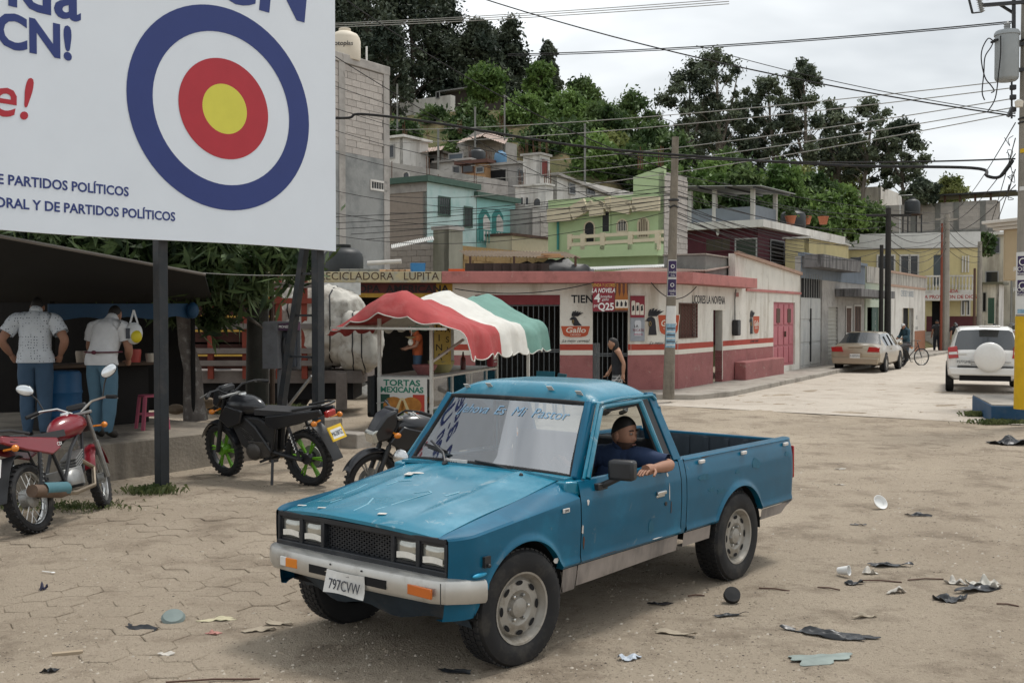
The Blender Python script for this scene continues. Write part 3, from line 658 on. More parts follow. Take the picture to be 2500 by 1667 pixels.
mb=MB(); n=48; mb.add([(.788+1.307*.245*math.cos(2*math.pi*i/n),-.104,4.446+1.195*.245*math.sin(2*math.pi*i/n)) for i in range(n)],[tuple(range(n))]).build('yellow_disc',YELINK,pan,smooth=0)
kw=dict(r=(1,0,0),u=(0,0,1),align='RIGHT',ext=.0008)
text('nueva agenda',.70,BLUEINK,pan,(-1.05,-.104,5.30),bold=.014,**kw)
text('con UCN!',.47,BLUEINK,pan,(-1.135,-.104,4.81),bold=.017,**kw)
text('vive!',.60,REDINK,pan,(-1.60,-.104,4.16),shear=.2,bold=.006,**kw)
text('CAMPAÑA DE PARTIDOS POLÍTICOS',.140,BLUEINK,pan,(-.50,-.104,3.345),bold=.003,xs=.98,**kw)
text('LEY ELECTORAL Y DE PARTIDOS POLÍTICOS',.140,BLUEINK,pan,(.09,-.104,3.115),bold=.003,xs=.98,**kw)
text('UCN',1.05,BLUEINK,pan,(2.08,-.104,6.07),bold=.03,shear=.12,**kw)
for x in(0,2.38,-2.6,-5.0):
    MB().box((x,.06,4.05),(.12,.12,8.1)).build('post',POSTM,BB,bevel=.006)
mb=MB(); mb.bar((2.32,.9,0),(2.36,.18,3.4),.09,.09); mb.build('slanted_brace',POSTM,BB)
for z,x in((.95,2.34),(1.45,2.34),(2.0,2.34),(2.55,2.34)): MB().bar((x,.14,z+(.25 if z<1.2 else 0)),(x,.9-.72*z/3.4,z-(.25 if z<1.2 else 0)),.03,.03).build('rung',STEEL if z<1.2 else POSTM,BB)
for z in(3.4,5.2,7.4): MB().span((-5.5,-.03,z),(2.5,-.01,z+.08)).build('batten',POSTM,BB)
# ================================================================== raised concrete platform
PLAT=MB(); fr=[Vector((-9.2,6.75)),Vector((-4.76,13.13)),Vector((-2.56,16.29))]
edge=[]
for a,b in zip(fr,fr[1:]):
    for k in range(16): edge.append(a.lerp(b,k/16))
edge.append(fr[-1]); d=Vector((-.82,.571)); V=[]
for i,p in enumerate(edge):
    j=.012*fbm(p.x,p.y,1.5); q=p-d*j; dep=.9 if i>24 else 6.0
    h=.463+.008*fbm(p.x,p.y,2.)
    V+=[(q.x,q.y,-.05),(q.x+d.x*.01,q.y+d.y*.01,h-.02),(q.x+d.x*.03,q.y+d.y*.03,h),(q.x+d.x*.22,q.y+d.y*.22,h+.003),(q.x+d.x*dep,q.y+d.y*dep,h),(q.x+d.x*dep,q.y+d.y*dep,-.05)]
F=[(i*6+j,(i+1)*6+j,(i+1)*6+j+1,i*6+j+1) for i in range(len(edge)-1) for j in range(5)]; m=len(edge)-1; F.append(tuple(m*6+j for j in range(6)))
PLAT.add(V,F).build('raised_platform',pbr('stained_concrete',(.235,.205,.165),.92,var=.3,scale=2.5,bump=.5,bscale=25,stain=(.07,.06,.05),samt=.8,sscale=1.3,sstart=.46,streak=True),smooth=40,kind='structure')
p=Vector((-2.42,16.36)); MB().box((p.x,p.y,.10),(.34,.5,.26),rz=R(55)).build('platform_step',CONC,smooth=0,bevel=.02,kind='structure')
# ================================================================== shaded food stall
TARP=pbr('tarp_darkened_as_shade',(.005,.0055,.0055),.9,var=.3,scale=3)  # near black: the deep shade under the stall roof put into the colour
BTARP=pbr('blue_tarp_darkened_as_shade',(.008,.045,.10),.6,var=.2,scale=3); PLANK=pbr('plank_darkened_as_shade',(.008,.0065,.0055),.9,var=.4,scale=5,stain=(.008,.007,.006),samt=.6,sscale=4)  # awning and planks darkened as well, stall shade put into their colour
ST=thing('food_stall','dark tarp-roofed food stall on the platform behind the two men','stall',(-7.2,13.4,.463),R(55))
SF=Face((-7.2,13.4),ang=R(55),z=.463)
def sp(px,py,D): q=SF.I@at(px,py,D); return tuple(q)
a,b=Vector(sp(-170,548,10.2)),Vector(sp(500,672,13.6)); c,e=Vector(sp(-250,735,15.5)),Vector(sp(520,745,17.6))
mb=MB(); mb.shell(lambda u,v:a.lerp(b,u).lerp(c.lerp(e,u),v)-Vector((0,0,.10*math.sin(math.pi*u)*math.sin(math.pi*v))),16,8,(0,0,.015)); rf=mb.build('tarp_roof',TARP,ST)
MB().tube([a.lerp(b,i/12)+Vector((0,0,.01)) for i in range(13)],.02,6).build('roof_edge_pole',pbr('weathered_pole',(.16,.145,.13),.8),ST)
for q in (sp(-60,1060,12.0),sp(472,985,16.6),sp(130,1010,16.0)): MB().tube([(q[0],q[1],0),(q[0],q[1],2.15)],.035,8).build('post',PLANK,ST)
a,b=Vector(sp(118,742,14.2)),Vector(sp(470,741,15.6)); mb=MB(); mb.shell(lambda u,v:a.lerp(b,u)+Vector((0,.05*math.sin(14*u),-(.20+.02*math.sin(20*u))*v)),24,3,(0,.02,0)); mb.ball(b-Vector((0,0,.1)),(.09,.09,.12)); mb.build('blue_awning',BTARP,ST)
a,b=Vector(sp(-150,1000,16.9)),Vector(sp(452,978,17.6)); mb=MB(); mb.span((0,0,0),(1,.05,1)); 
for k in range(24):
    p=a.lerp(b,k/24); q=a.lerp(b,(k+1.02)/24); MB().prism([(0,0),(1,0),(1,1),(0,1)],lambda u,v,t:(p.lerp(q,u).x,p.lerp(q,u).y+t+.004*(k%2),v*2.3),0,.025).build('shade_backdrop_board',PLANK,ST)  # boards added as a dark backdrop for the shade behind the stall
cx=sp(300,905,14.4); MB().box((cx[0]+.1,cx[1]+.75,.86),(1.7,.5,.05)).build('counter_top',pbr('old_wood_darkened_as_shade',(.07,.045,.03),.8,var=.3),ST,bevel=.01); MB().box((cx[0]+.1,cx[1]+.85,.42),(1.6,.35,.82)).build('counter_front',PLANK,ST)  # counter wood darkened too, with the stall shade in its colour
for k,(px,D,c_,h) in enumerate(((200,14.4,(.3,.25,.2),.16),(232,14.5,(.05,.04,.04),.22),(330,14.5,(.35,.05,.04),.18),(370,14.6,(.4,.36,.3),.12))):
    q=at(px,905,D+.55); o=MB().lathe([(.0,0),(.07,0),(.085,h*.8),(.08,h),(.0,h)],14).build('pot' if k!=2 else 'plastic_jar',pbr('pot%d'%k,c_,.5,.3 if k!=2 else 0),smooth=40,loc=(q.x,q.y,1.35))
    tag(o,('small dull pot on the stall counter between the two men','dark cooking pot on the stall counter near the bent man','red plastic jar on the stall counter right of the bent man','pale shallow pot at the right end of the stall counter')[k],'pot' if k!=2 else 'jar')
# blue barrel between the men
q=gnd(150,1045,.463); q=at(150,1035,13.9); mb=MB(); mb.lathe([(0,0),(.235,0),(.25,.03),(.25,.22),(.262,.25),(.25,.28),(.25,.52),(.262,.55),(.25,.58),(.245,.78),(.22,.82),(0,.82)],28); o=mb.build('barrel',pbr('blue_plastic',(.012,.085,.20),.5,var=.12),smooth=40,loc=(q.x,q.y,.465)); tag(o,'blue plastic barrel standing between the two men at the stall','barrel')
# pink plastic stool
q=at(372,1050,14.6); S=thing('plastic_stool','faded pink plastic stool under the stall beside the billboard post','stool',(q.x,q.y,.465),.6); PK=pbr('pink_plastic',(.33,.07,.11),.5,var=.12)
MB().box((0,0,.45),(.30,.30,.025)).build('seat',PK,S,bevel=.01)
for x in(-1,1):
    for y in(-1,1): MB().bar((x*.13,y*.13,.44),(x*.17,y*.17,0),.045,.03).build('leg',PK,S)
MB().box((0,-.15,.2),(.26,.012,.03)).box((0,.15,.2),(.26,.012,.03)).build('stretcher',PK,S)
# hanging shopping bag
q=at(327,800,13.6); mb=MB(); mb.ball((0,0,-.17),(.11,.08,.14),14,10); mb.tube([(-.05,0,-.05),(-.02,0,.05),(0,0,.12)],.012,6).tube([(.05,0,-.05),(.02,0,.05),(0,0,.12)],.012,6)
BG=thing('shopping_bag','clear plastic bag with white and yellow goods hanging from the blue awning','bag',(q.x,q.y,q.z+.10)); mb.build('bag_film',pbr('cloudy_plastic',(.55,.57,.58),.3,var=.2,scale=20),BG)
MB().ball((.05,-.055,-.21),(.07,.05,.08)).build('yellow_packet',pbr('yellow_pack',(.6,.5,.02),.5),BG); MB().box((-.05,-.06,-.17),(.05,.04,.13)).build('dark_label',INK,BG)
# ================================================================== leafy tree behind the billboard
def leaf_cloud(n,centres,size,long=1.0,flat=.0,seed=1,droop=0.,thin=.55):
    """n leaf quads around weighted clump centres [(p,r)]"""
    rg=np.random.default_rng(seed); C=np.array([list(c) for c,_ in centres]); Rr=np.array([r if not hasattr(r,'__len__') else r[0] for _,r in centres]); w_=Rr**2; w_/=w_.sum()
    k=rg.choice(len(C),n,p=w_); d=rg.normal(size=(n,3)); d/=np.linalg.norm(d,axis=1)[:,None]; rad=np.minimum(np.abs(rg.normal(0,.55,n))+.08*rg.random(n),1.7)
    P=C[k]+d*(rad*Rr[k])[:,None]*np.array([1,1,.8])
    a=rg.normal(size=(n,3)); a[:,2]=a[:,2]*(1-flat)-droop; a/=np.linalg.norm(a,axis=1)[:,None]
    b=np.cross(a,rg.normal(size=(n,3))); b/=np.linalg.norm(b,axis=1)[:,None]
    s=size*(.6+.8*rg.random(n))[:,None]; A=a*s*long; B=b*s*thin
    V=np.empty((n,4,3)); V[:,0]=P-A; V[:,1]=P-A*.1+B*.9; V[:,2]=P+A; V[:,3]=P-A*.1-B*.9
    return V.reshape(-1,3)
def leaf_obj(name,V,mat,parent):
    n=len(V)//4; me=bpy.data.meshes.new(name); me.vertices.add(len(V)); me.vertices.foreach_set('co',V.astype(np.float32).ravel())
    me.loops.add(4*n); me.loops.foreach_set('vertex_index',np.arange(4*n,dtype=np.int32)); me.polygons.add(n); me.polygons.foreach_set('loop_start',np.arange(0,4*n,4,dtype=np.int32)); me.polygons.foreach_set('loop_total',np.full(n,4,dtype=np.int32))
    me.update(); me.validate(); me.materials.append(mat); o=bpy.data.objects.new(name,me); COL.objects.link(o); o.parent=parent; return o
def leafmat(name,a,b,sc_=.6,rough=.6,tr=.25):
    if name in MATS: return MATS[name]
    m=bpy.data.materials.new(name); m.use_nodes=True; MATS[name]=m; nt=m.node_tree; L=nt.links.new; p=nt.nodes['Principled BSDF']; o=nt.nodes['Material Output']
    g=_n(nt,'ShaderNodeNewGeometry'); n1=_n(nt,'ShaderNodeTexNoise'); n1.inputs['Scale'].default_value=sc_; n1.inputs['Detail'].default_value=3; L(g.outputs['Position'],n1.inputs['Vector'])
    mr=_n(nt,'ShaderNodeMapRange'); mr.inputs[1].default_value=.36; mr.inputs[2].default_value=.64; L(n1.outputs[0],mr.inputs[0])
    r2=_n(nt,'ShaderNodeMath',operation='MULTIPLY_ADD'); L(g.outputs['Random Per Island'],r2.inputs[0]); r2.inputs[1].default_value=.5; L(mr.outputs[0],r2.inputs[2]); s2=_n(nt,'ShaderNodeMath',operation='SUBTRACT'); L(r2.outputs[0],s2.inputs[0]); s2.inputs[1].default_value=.25; s2.use_clamp=True
    mx=_n(nt,'ShaderNodeMix',data_type='RGBA'); mx.inputs[6].default_value=(*a,1); mx.inputs[7].default_value=(*b,1); L(s2.outputs[0],mx.inputs[0]); L(mx.outputs[2],p.inputs['Base Color']); p.inputs['Roughness'].default_value=rough; p.inputs['Specular IOR Level'].default_value=.3
    t=_n(nt,'ShaderNodeBsdfTranslucent'); L(mx.outputs[2],t.inputs[0]); ms=_n(nt,'ShaderNodeMixShader'); ms.inputs[0].default_value=tr; L(p.outputs[0],ms.inputs[1]); L(t.outputs[0],ms.inputs[2]); L(ms.outputs[0],o.inputs[0]); return m
BARK=pbr('bark',(.10,.085,.07),.95,var=.4,scale=6,bump=.6,bscale=20); PALEB=pbr('pale_lichen_bark',(.15,.13,.115),.95,var=.35,scale=8,stain=(.42,.4,.37),samt=.8,sscale=7,sstart=.53,bump=.5,bscale=20)
T1=gnd(478,1012,.463); TREE=thing('willow_leaved_tree','leafy tree with pale blotched trunk behind the billboard posts','tree',(T1.x,T1.y,.463))
def P_(px,py,D): return at(px,py,D)-Vector((T1.x,T1.y,.463))
mb=MB(); mb.tube([(0,0,-.1),(-.03,0,.2),P_(470,900,T1.y),P_(455,840,T1.y),P_(448,770,T1.y),P_(470,700,T1.y),P_(520,600,T1.y+.2),P_(560,500,T1.y)],[.19,.16,.135,.12,.11,.10,.085,.06],10); mb.build('trunk',PALEB,TREE)
mb=MB()
for pts in(((455,760),(380,690),(250,620)),((470,710),(560,690),(660,670)),((520,600),(640,600),(760,600)),((500,640),(420,560),(300,480)),((560,690),(600,770),(640,800))): mb.tube([P_(*pts[0],T1.y),P_(*pts[1],T1.y+.3),P_(*pts[2],T1.y-.2)],[.06,.04,.015],7)
mb.build('limb',BARK,TREE)
cl=[]
for px,py,D,r in((200,575,16.5,.9),(330,590,16,1.0),(450,610,16.2,1.0),(540,640,16.4,.8),(600,610,17,.8),(690,630,16.6,.45),(735,650,16.3,.32),(740,610,16.5,.3),(470,690,16.8,.7),(560,720,17,.55),(400,560,17.5,1.1),(620,700,17.3,.5),(300,520,17.5,1.3),(530,520,17.5,1.2),(430,760,17.4,.45),(520,780,17.2,.4),(100,560,17,.9)): cl.append((P_(px,py,D),r))
leaf_obj('crown',leaf_cloud(15000,cl,.105,1.5,seed=3,droop=.6,thin=.34),leafmat('willow_leaf',(.016,.034,.012),(.11,.16,.06),2.2),TREE)
# dark weathered utility trunk and pipes beside it
q=gnd(628,1000,.463); PT=thing('old_pole','thick dark weathered pole standing beside the payphone','pole',(q.x,q.y,.44))
MB().tube([(0,0,0),(.02,0,1.5),(-.02,0,5)],[.19,.175,.15],14).build('shaft',pbr('dark_weathered_wood',(.045,.043,.036),.95,var=.4,scale=3,bump=.5,bscale=14,stain=(.02,.025,.02),samt=.6,sscale=2,streak=True),PT)
MB().tube([(.26,-.05,0),(.26,-.05,5)],.04,8).build('rusty_conduit',pbr('rusty_pipe',(.075,.05,.035),.8,var=.3),PT)
# payphone
q=gnd(690,1012,.463); PH=thing('payphone','grey hooded coin payphone on a post behind the black motorcycle','payphone',(q.x,q.y,.44),R(-8)); PG=pbr('payphone_grey',(.115,.12,.13),.6,var=.15,scale=8,stain=(.06,.06,.06),samt=.5,sscale=5)
MB().box((-.02,.05,.36),(.13,.12,.74)).build('stand',PG,PH,bevel=.01)
mb=MB(); mb.prism([(-.26,.74),(-.26,1.44),(-.23,1.47),(.24,1.47),(.24,1.455),(-.01,1.43),(-.01,.74)],lambda x,z,t:(x,t,z),-.17,.17); mb.span((-.012,.15,.72),(.24,.17,1.455)); mb.build('hood',PG,PH,bevel=.01)
MB().span((-.005,.02,.76),(.19,.148,1.30)).build('phone_body',pbr('phone_panel',(.05,.06,.075),.4,.4,var=.2),PH,bevel=.01); MB().span((0,-.165,1.33),(.238,.15,1.45)).build('sign_box',pbr('phone_sign',(.05,.02,.05),.5),PH)
text('MONEDAS',.06,WHITE,PH,(.12,-.169,1.385),xs=.8); MB().tube([(.04,.0,1.22),(.035,-.03,1.15),(.035,-.03,1.03),(.04,0,.97)],.025,8).build('handset',DARK,PH); MB().tube([(.04,-.01,.97),(.07,-.05,.84),(.12,-.03,.80),(.15,0,.90),(.13,.01,1.0)],.008,6).build('cord',STEEL,PH)
# rocks on the platform
for k,(px,py,s,l) in enumerate(((505,985,.16,'grey brown rock at the foot of the pale-barked tree'),(470,1000,.10,'small tan rock in front of the pale-barked tree'),(545,960,.17,'round brown rock behind the black motorcycle headlight'),(585,990,.10,'ochre stone above the black motorcycle tank'),(430,1000,.14,'flat dark rock left of the pale-barked tree'))):
    q=gnd(px,py+8,.463); mb=MB(); mb.ball((0,0,s*.45),(s,s*.8,s*.6),10,7); mb.v=[(x*(1+.25*MN.noise((x*9+k,y*9,z*9))),y*(1+.25*MN.noise((x*9,y*9+k,z*9))),z) for x,y,z in mb.v]
    tag(mb.build('rock',pbr('rock',(.19,.145,.10),.95,var=.35,scale=6,bump=.5,bscale=15,rnd=.3),smooth=30,loc=(q.x,q.y,.46)),l,'rock')
# ================================================================== stake truck with bales
RS=pbr('red_oxide_paint',(.19,.035,.02),.7,var=.3,scale=4); RW=pbr('grey_plank',(.16,.14,.13),.9,var=.3,scale=5); BALE=pbr('dirty_white_sacking',(.46,.44,.395),.85,var=.22,scale=3,stain=(.19,.165,.135),samt=.8,sscale=2.4,sstart=.48,bump=.4,bscale=9)
SK=thing('stake_truck','old red stake-bed truck half hidden behind the tree and payphone','truck',(-6.2,21.6,0),0)
def k_(px,py,D): q=at(px,py,D); return (q.x+6.2,q.y-21.6,q.z)
MB().span(k_(380,905,21.6),tuple(Vector(k_(885,935,21.6))+Vector((0,1.9,0)))).build('bed_floor',RW,SK); MB().span(k_(430,935,21.7),tuple(Vector(k_(862,975,21.7))+Vector((0,1.3,0)))).build('chassis',DEEP,SK)
for px in(505,590,672,735,772): MB().span(k_(px,650,21.5),tuple(Vector(k_(px+15,925,21.5))+Vector((0,.1,0)))).build('stake',RS,SK)
for py in(690,728,790,850,880): MB().span(k_(470,py,21.45),tuple(Vector(k_(775,py+13,21.45))+Vector((0,.03,0)))).build('slat',RW if py!=728 else RS,SK)
for py in(740,775,810,835,870): MB().span(k_(470,py,21.62),tuple(Vector(k_(680,py+30,21.62))+Vector((0,.03,0)))).build('side_board',pbr('maroon_board',(.05,.018,.014),.85,var=.3),SK)
for px in(540,700):
    q=k_(px,990,21.9); MB().lathe([(0,.0),(.22,0),(.26,-.02),(.44,-.02),(.47,.05),(.47,.22),(.44,.26),(0,.26)],28,c=(q[0],q[1],.46),rot=Matrix.Rotation(-math.pi/2,3,'X')).build('wheel',BLACK,SK)
mb=MB(); mb.span(k_(820,910,21.3),tuple(Vector(k_(845,1000,21.3))+Vector((0,.15,0)))); mb.build('prop',RW,SK)
MB().span(k_(790,690,22.6),tuple(Vector(k_(880,720,22.6))+Vector((0,.03,0)))).build('sign_board',pbr('white_board',(.5,.5,.48),.8,var=.2,stain=(.2,.18,.16),samt=.5,sscale=3),SK)
def bale(px,py,D,r,sq,seed,label):
    q=at(px,py,D); mb=MB(); mb.ball((0,0,0),r,60,42)
    out=[]
    for x,y,z in mb.v:
        n=1+.13*MN.fractal((x*2.2+seed,y*2.2,z*2.2),.8,2.1,5)+.05*abs(MN.noise((x*7+seed,y*7,z*3))); e=1/max(1e-3,(abs(x/r[0])**sq+abs(y/r[1])**sq+abs(z/r[2])**sq)**(1/sq)); out.append((x*e*n,y*e*n,z*e*n))
    mb.v=out; o=mb.build('bale',BALE,smooth=60,loc=q); tag(o,label,'bale','sacks stacked on the stake truck'); return o
bale(800,800,22.2,(.78,.72,.80),3.2,1,'biggest bulging white sacking bale on the stake truck'); bale(880,830,21.9,(.42,.5,.62),3,5,'grey wrinkled bale at the right end of the stake truck'); bale(730,800,22.3,(.40,.6,.62),3,9,'greenish white bale beside the payphone'); bale(770,745,22.9,(.9,.8,.42),3,13,'flattish bale lying behind the payphone hood on top of the load')
q=at(840,930,23.5)
for k,(px,py,w_) in enumerate(((880,945,.55),(905,958,.45),(860,962,.35))):
    g=gnd(px,py+12); mb=MB(); mb.ball((0,0,.1),(w_,.35,.16),18,10); mb.v=[(x*(1+.2*MN.noise((x*6,y*6,z*6+k))),y,z*(1+.5*MN.noise((x*8+k,y*8,3)))) for x,y,z in mb.v]
    tag(mb.build('sack',BALE,smooth=50,loc=(g.x,g.y,0)),('crumpled white sack on the ground behind the truck prop','folded white sack nearest the food cart post','small sack slumped under the bales')[k],'sack')
BST=[o for o in COL.objects if o.name.startswith('bale')]
for o,w in zip(BST,(.80,.5,.5,.5)):
    for k,a in enumerate((-.25,.30)):
        r0=[v.co for v in o.data.vertices]; mb=MB(); P=[]
        for i in range(33):
            t=2*math.pi*i/32; d=Vector((math.sin(a)*.6,math.cos(t),math.sin(t))); best=max(r0,key=lambda c:c.normalized().dot(d.normalized())); P.append(best*1.015)
        mb.tube(P,.014,5,cap=False); mb.build('rope',DARK,o)
# ================================================================== motorcycles
def moto(name,label,contact,rz,body,style,lean=R(9),steer=0,scale=1.08,plate='',plate_col=None,mirrors=True,seatm=None,far=False,group=None,wheelc=None,fairing=False):
    root=thing(name,label,'motorcycle',(contact[0],contact[1],0),rz,group); root.rotation_euler=(-lean,0,rz); root.scale=(scale,)*3
    BODY=body; WC=wheelc or STEEL; R0=.30; FXX=1.27
    ST_=Matrix.Translation((1.06,0,0))@Matrix.Rotation(steer,4,'Z')@Matrix.Translation((-1.06,0,0))
    def whl(x,w_,T,front):
        e=bpy.data.objects.new('wheel',None); COL.objects.link(e); e.parent=root; Mx=(T@Matrix.Translation((x,0,R0))@Matrix.Rotation(math.pi/2,4,'X')); e.location=Mx.to_translation(); e.rotation_euler=Mx.to_euler()
        mb=MB(); mb.lathe([(.225,-w_*.7),(.26,-w_),(.285,-w_*.85),(.30,-w_*.3),(.30,w_*.3),(.285,w_*.85),(.26,w_),(.225,w_*.7)],36)
        for k in range(34):
            a=2*math.pi*k/34
            for h in(-.5,.5): mb.box((.298*math.cos(a+h*.1),.298*math.sin(a+h*.1),h*w_),(.012,.024,w_*.7),rz=a)
        mb.build('tyre',BLACK,e)
        rm=MB(); rm.lathe([(.232,-.03),(.222,-.026),(.214,0),(.222,.026),(.232,.03)],32); rm=rm.build('rim',CHROME if style=='spoke' else DARK,e)
        if style=='spoke':
            for k in range(18):
                a=2*math.pi*k/18; b=a+(.35 if k%2 else -.35); MB().bar((.05*math.cos(b),.05*math.sin(b),.03*(1 if k%4<2 else -1)),(.218*math.cos(a),.218*math.sin(a),0),.005,.005).build('spoke',CHROME,rm)
            MB().lathe([(0,-.06),(.05,-.06),(.085 if not front else .05,-.04),(.085 if not front else .05,.04),(.05,.06),(0,.06)],20).build('hub',STEEL,e)
        else:
            for k in range(6):
                a=2*math.pi*k/6; b=a+.10
                for q in(-.09,.09): MB().bar((.04*math.cos(a),.04*math.sin(a),0),(.218*math.cos(a+q),.218*math.sin(a+q),0),.013,.022,up=(0,0,1)).build('spoke',WC,rm)
            MB().lathe([(0,-.05),(.06,-.05),(.06,.05),(0,.05)],18).build('hub',WC if front else DARK,e)
            MB().lathe([(.06,.055),(.12,.055),(.12,.06),(.06,.06)],24).build('brake_disc',STEEL,e)
    I=Matrix.Identity(4); whl(0,.055,I,False); whl(FXX,.045,ST_,True)
    # chassis and engine
    mb=MB()
    for s in(1,-1):
        mb.tube([(0,s*.09,.30),(.42,s*.08,.36)],.022,8); mb.tube([(.42,s*.1,.36),(.30,s*.11,.70),(-.25,s*.11,.80)],.017,7); mb.tube([(1.03,s*.03,.84),(.62,s*.1,.62),(.42,s*.1,.36)],.018,7)
    mb.tube([(1.05,0,.80),(.92,0,.42),(.62,0,.24),(.42,0,.28)],.018,8); mb.build('frame',DARK,root)
    eng=MB(); eng.box((.60,0,.38),(.30,.20,.17)); eng.ball((.68,.10,.35),(.11,.04,.10)); eng.ball((.58,-.10,.36),(.13,.045,.10)); eng=eng.build('engine',pbr('cast_engine',(.085,.08,.075),.5,.6,var=.25,scale=10) if style!='spoke' else pbr('alloy_engine',(.30,.30,.29),.45,.7,var=.25,scale=10),root,bevel=.02)
    for k in range(5): MB().box((.735+.025*k*.45,0,.46+.028*k),(.17,.17,.012),rot=Matrix.Rotation(-.45,3,'Y')).build('cooling_fin',STEEL,eng)
    MB().tube([(.80,-.06,.52),(.95,-.09,.42),(.86,-.11,.26),(.5,-.13,.24),(.30,-.14,.27)],.021,8).build('exhaust_pipe',pbr('burnt_chrome',(.30,.25,.19),.4,.8,var=.25),root)
    mf=MB(); mf.tube([(.34,-.155,.27),(.22,-.16,.29),(-.18,-.165,.36)],[.035,.058,.055],12); mf=mf.build('muffler',pbr('rusty_muffler',(.16,.11,.08),.6,.5,var=.3,scale=8) if style=='spoke' else DARK,root)
    if style=='spoke': mb=MB(); mb.grid(lambda u,v:(.30-.34*u,-.165-.064*math.cos((v-.5)*2.0),.285+.045*u+.064*math.sin((v-.5)*2.0)+.018),6,4).build('heat_shield',pbr('teal_tape',(.06,.16,.19),.5,var=.2),mf)
    if style!='spoke':
        for s in(1,-1): MB().prism([(.98,.62),(.88,.40),(.62,.26),(.40,.34),(.34,.60),(.55,.72),(.80,.74)],lambda x,z,t:(x,s*t,z),.03,.085).build('engine_cover',DARK,root,bevel=.02)
    # tank, seat, tail
    mb=MB(); mb.ball((0,0,0),1,18,12); mb.v=[(.80+.27*x-.02*z,.125*y*(1+.25*x)*(1.05 if z>-.3 else .8),.83+.125*max(z,-.75)+.03*x) for x,y,z in mb.v]; tk=mb.build('fuel_tank',BODY,root,smooth=60)
    MB().lathe([(0,.02),(.04,.02),(.045,0)],14,c=(.84,0,.955)).build('fuel_cap',CHROME,tk)
    if style!='spoke':
        for s in(1,-1): mb=MB(); mb.prism([(.98,.86),(1.12,.70),(.98,.60),(.80,.66),(.74,.80)],lambda x,z,t:(x,s*t,z),.10,.14).build('tank_shroud',BODY,tk,bevel=.015)
    mb=MB(); mb.grid(lambda u,v:(.60-.80*u,(-.13+.26*v)*(1.0-.25*abs(1-u)*(1 if u<.3 else .4)),.80+.035*u*u-.03*math.sin(math.pi*min(1,u*1.4))+.05*(1-(2*v-1)**4)-.02),14,8); mb.box((.22,0,.79),(.74,.22,.06)); mb.build('seat',seatm or SEAT,root,smooth=60)
    for s in(1,-1): MB().prism([(.42,.76),(.10,.80),(-.34,.86),(-.36,.80),(-.05,.70),(.30,.62),(.44,.66)],lambda x,z,t:(x,s*t*(1-.3*max(0,-x)),z),.10,.135).build('side_cover',BODY,root,bevel=.012)
    MB().tube([(.02,.13,.84),(-.25,.14,.89),(-.36,.10,.90),(-.38,0,.90),(-.36,-.10,.90),(-.25,-.14,.89),(.02,-.13,.84)],.013,7).build('grab_rail',DARK,root)
    MB().box((-.37,0,.80),(.05,.14,.07)).build('tail_lamp',TAIL,root,bevel=.015)
    mb=MB(); mb.shell(lambda u,v:(-.05-.30*u-.06*u*u,-.075+.15*v,.66+.06*math.sin(math.pi*u)-.34*u*u),10,4,(0,0,-.008)); mg=mb.build('rear_mudguard',DARK,root)
    if plate: 
        pm=MB(); c=Vector((-.43,0,.60)); pm.box(c,(.012,.21,.155),rot=Matrix.Rotation(R(25),3,'Y')); pl=pm.build('license_plate',plate_col or PLATE,root); pm=MB(); pm.box(c+Vector((-.006,0,-.003)),(.004,.165,.10),rot=Matrix.Rotation(R(25),3,'Y')); pm.build('plate_field',PLATE,pl)
        text(plate,.07,INK,pl,c+Vector((-.010,0,-.004)),(0,-1,0),(.42,0,.9),xs=.62,name='plate_number',ext=.001)
    for s in(1,-1):
        MB().tube([(.0,s*.135,.32),(.10,s*.135,.66)],.018,8).build('shock_absorber',DARK,root)
        sp_=MB(); P=[(.02+.065*t/40,s*.135+.028*math.cos(t*.9),.40+.21*t/40+.028*math.sin(t*.9)*.3) for t in range(41)]; sp_.tube(P,.006,5).build('spring',CHROME if style=='spoke' else WHITE,root)
        MB().tube([(-.30,s*.08,.74),(-.31,s*.19,.735)],.01,6).ball((-.32,s*.20,.735),(.035,.03,.03)).build('indicator',AMBER,root)
        MB().tube([(.44,s*.1,.30),(.44,s*.26,.30)],.014,7).build('footpeg',BLACK,root)
        MB(ST_).tube([(FXX,s*.085,R0),(1.13,s*.085,.66)],.026,9).tube([(1.13,s*.085,.66),(1.02,s*.085,.92)],.017,8).build('fork_leg',STEEL if style=='spoke' else DARK,root)
        MB(ST_).tube([(1.02,s*.04,.955),(1.0,s*.16,1.03),(.95,s*.30,1.04),(.90,s*.36,1.02)],.012,7).build('handlebar',CHROME if style=='spoke' else DARK,root)
        MB(ST_).tube([(.935,s*.315,1.035),(.86,s*.41,1.01)],.019,8).build('grip',BLACK,root); MB(ST_).bar((.99,s*.27,1.035),(.99,s*.40,1.0),.01,.01).build('lever',STEEL,root)
        if mirrors:
            MB(ST_).tube([(.97,s*.27,1.04),(.99,s*.31,1.16),(.96,s*.36,1.24)],.007,6).build('mirror_stem',DARK,root)
            m=MB(ST_); m.ball((.955,s*.385,1.27),(.018,.088,.054),14,8,rot=Matrix.Rotation(s*.5,3,'X')); m=m.build('mirror',DARK,root); m=MB(ST_); m.ball((.944,s*.385,1.27),(.012,.081,.048),14,8,rot=Matrix.Rotation(s*.5,3,'X')); m.build('mirror_glass',pbr('mirror_face',(.72,.75,.77),.12,.55),root)
        MB(ST_).tube([(1.10,s*.09,.80),(1.10,s*.18,.79)],.01,6).ball((1.11,s*.20,.79),(.04,.03,.03)).build('indicator',AMBER,root)
    MB(ST_).box((1.03,0,.94),(.06,.26,.03)).build('triple_clamp',STEEL,root,bevel=.008); MB(ST_).box((1.07,0,1.01),(.07,.18,.06)).build('gauges',DARK,root,bevel=.015)
    m=MB(ST_)
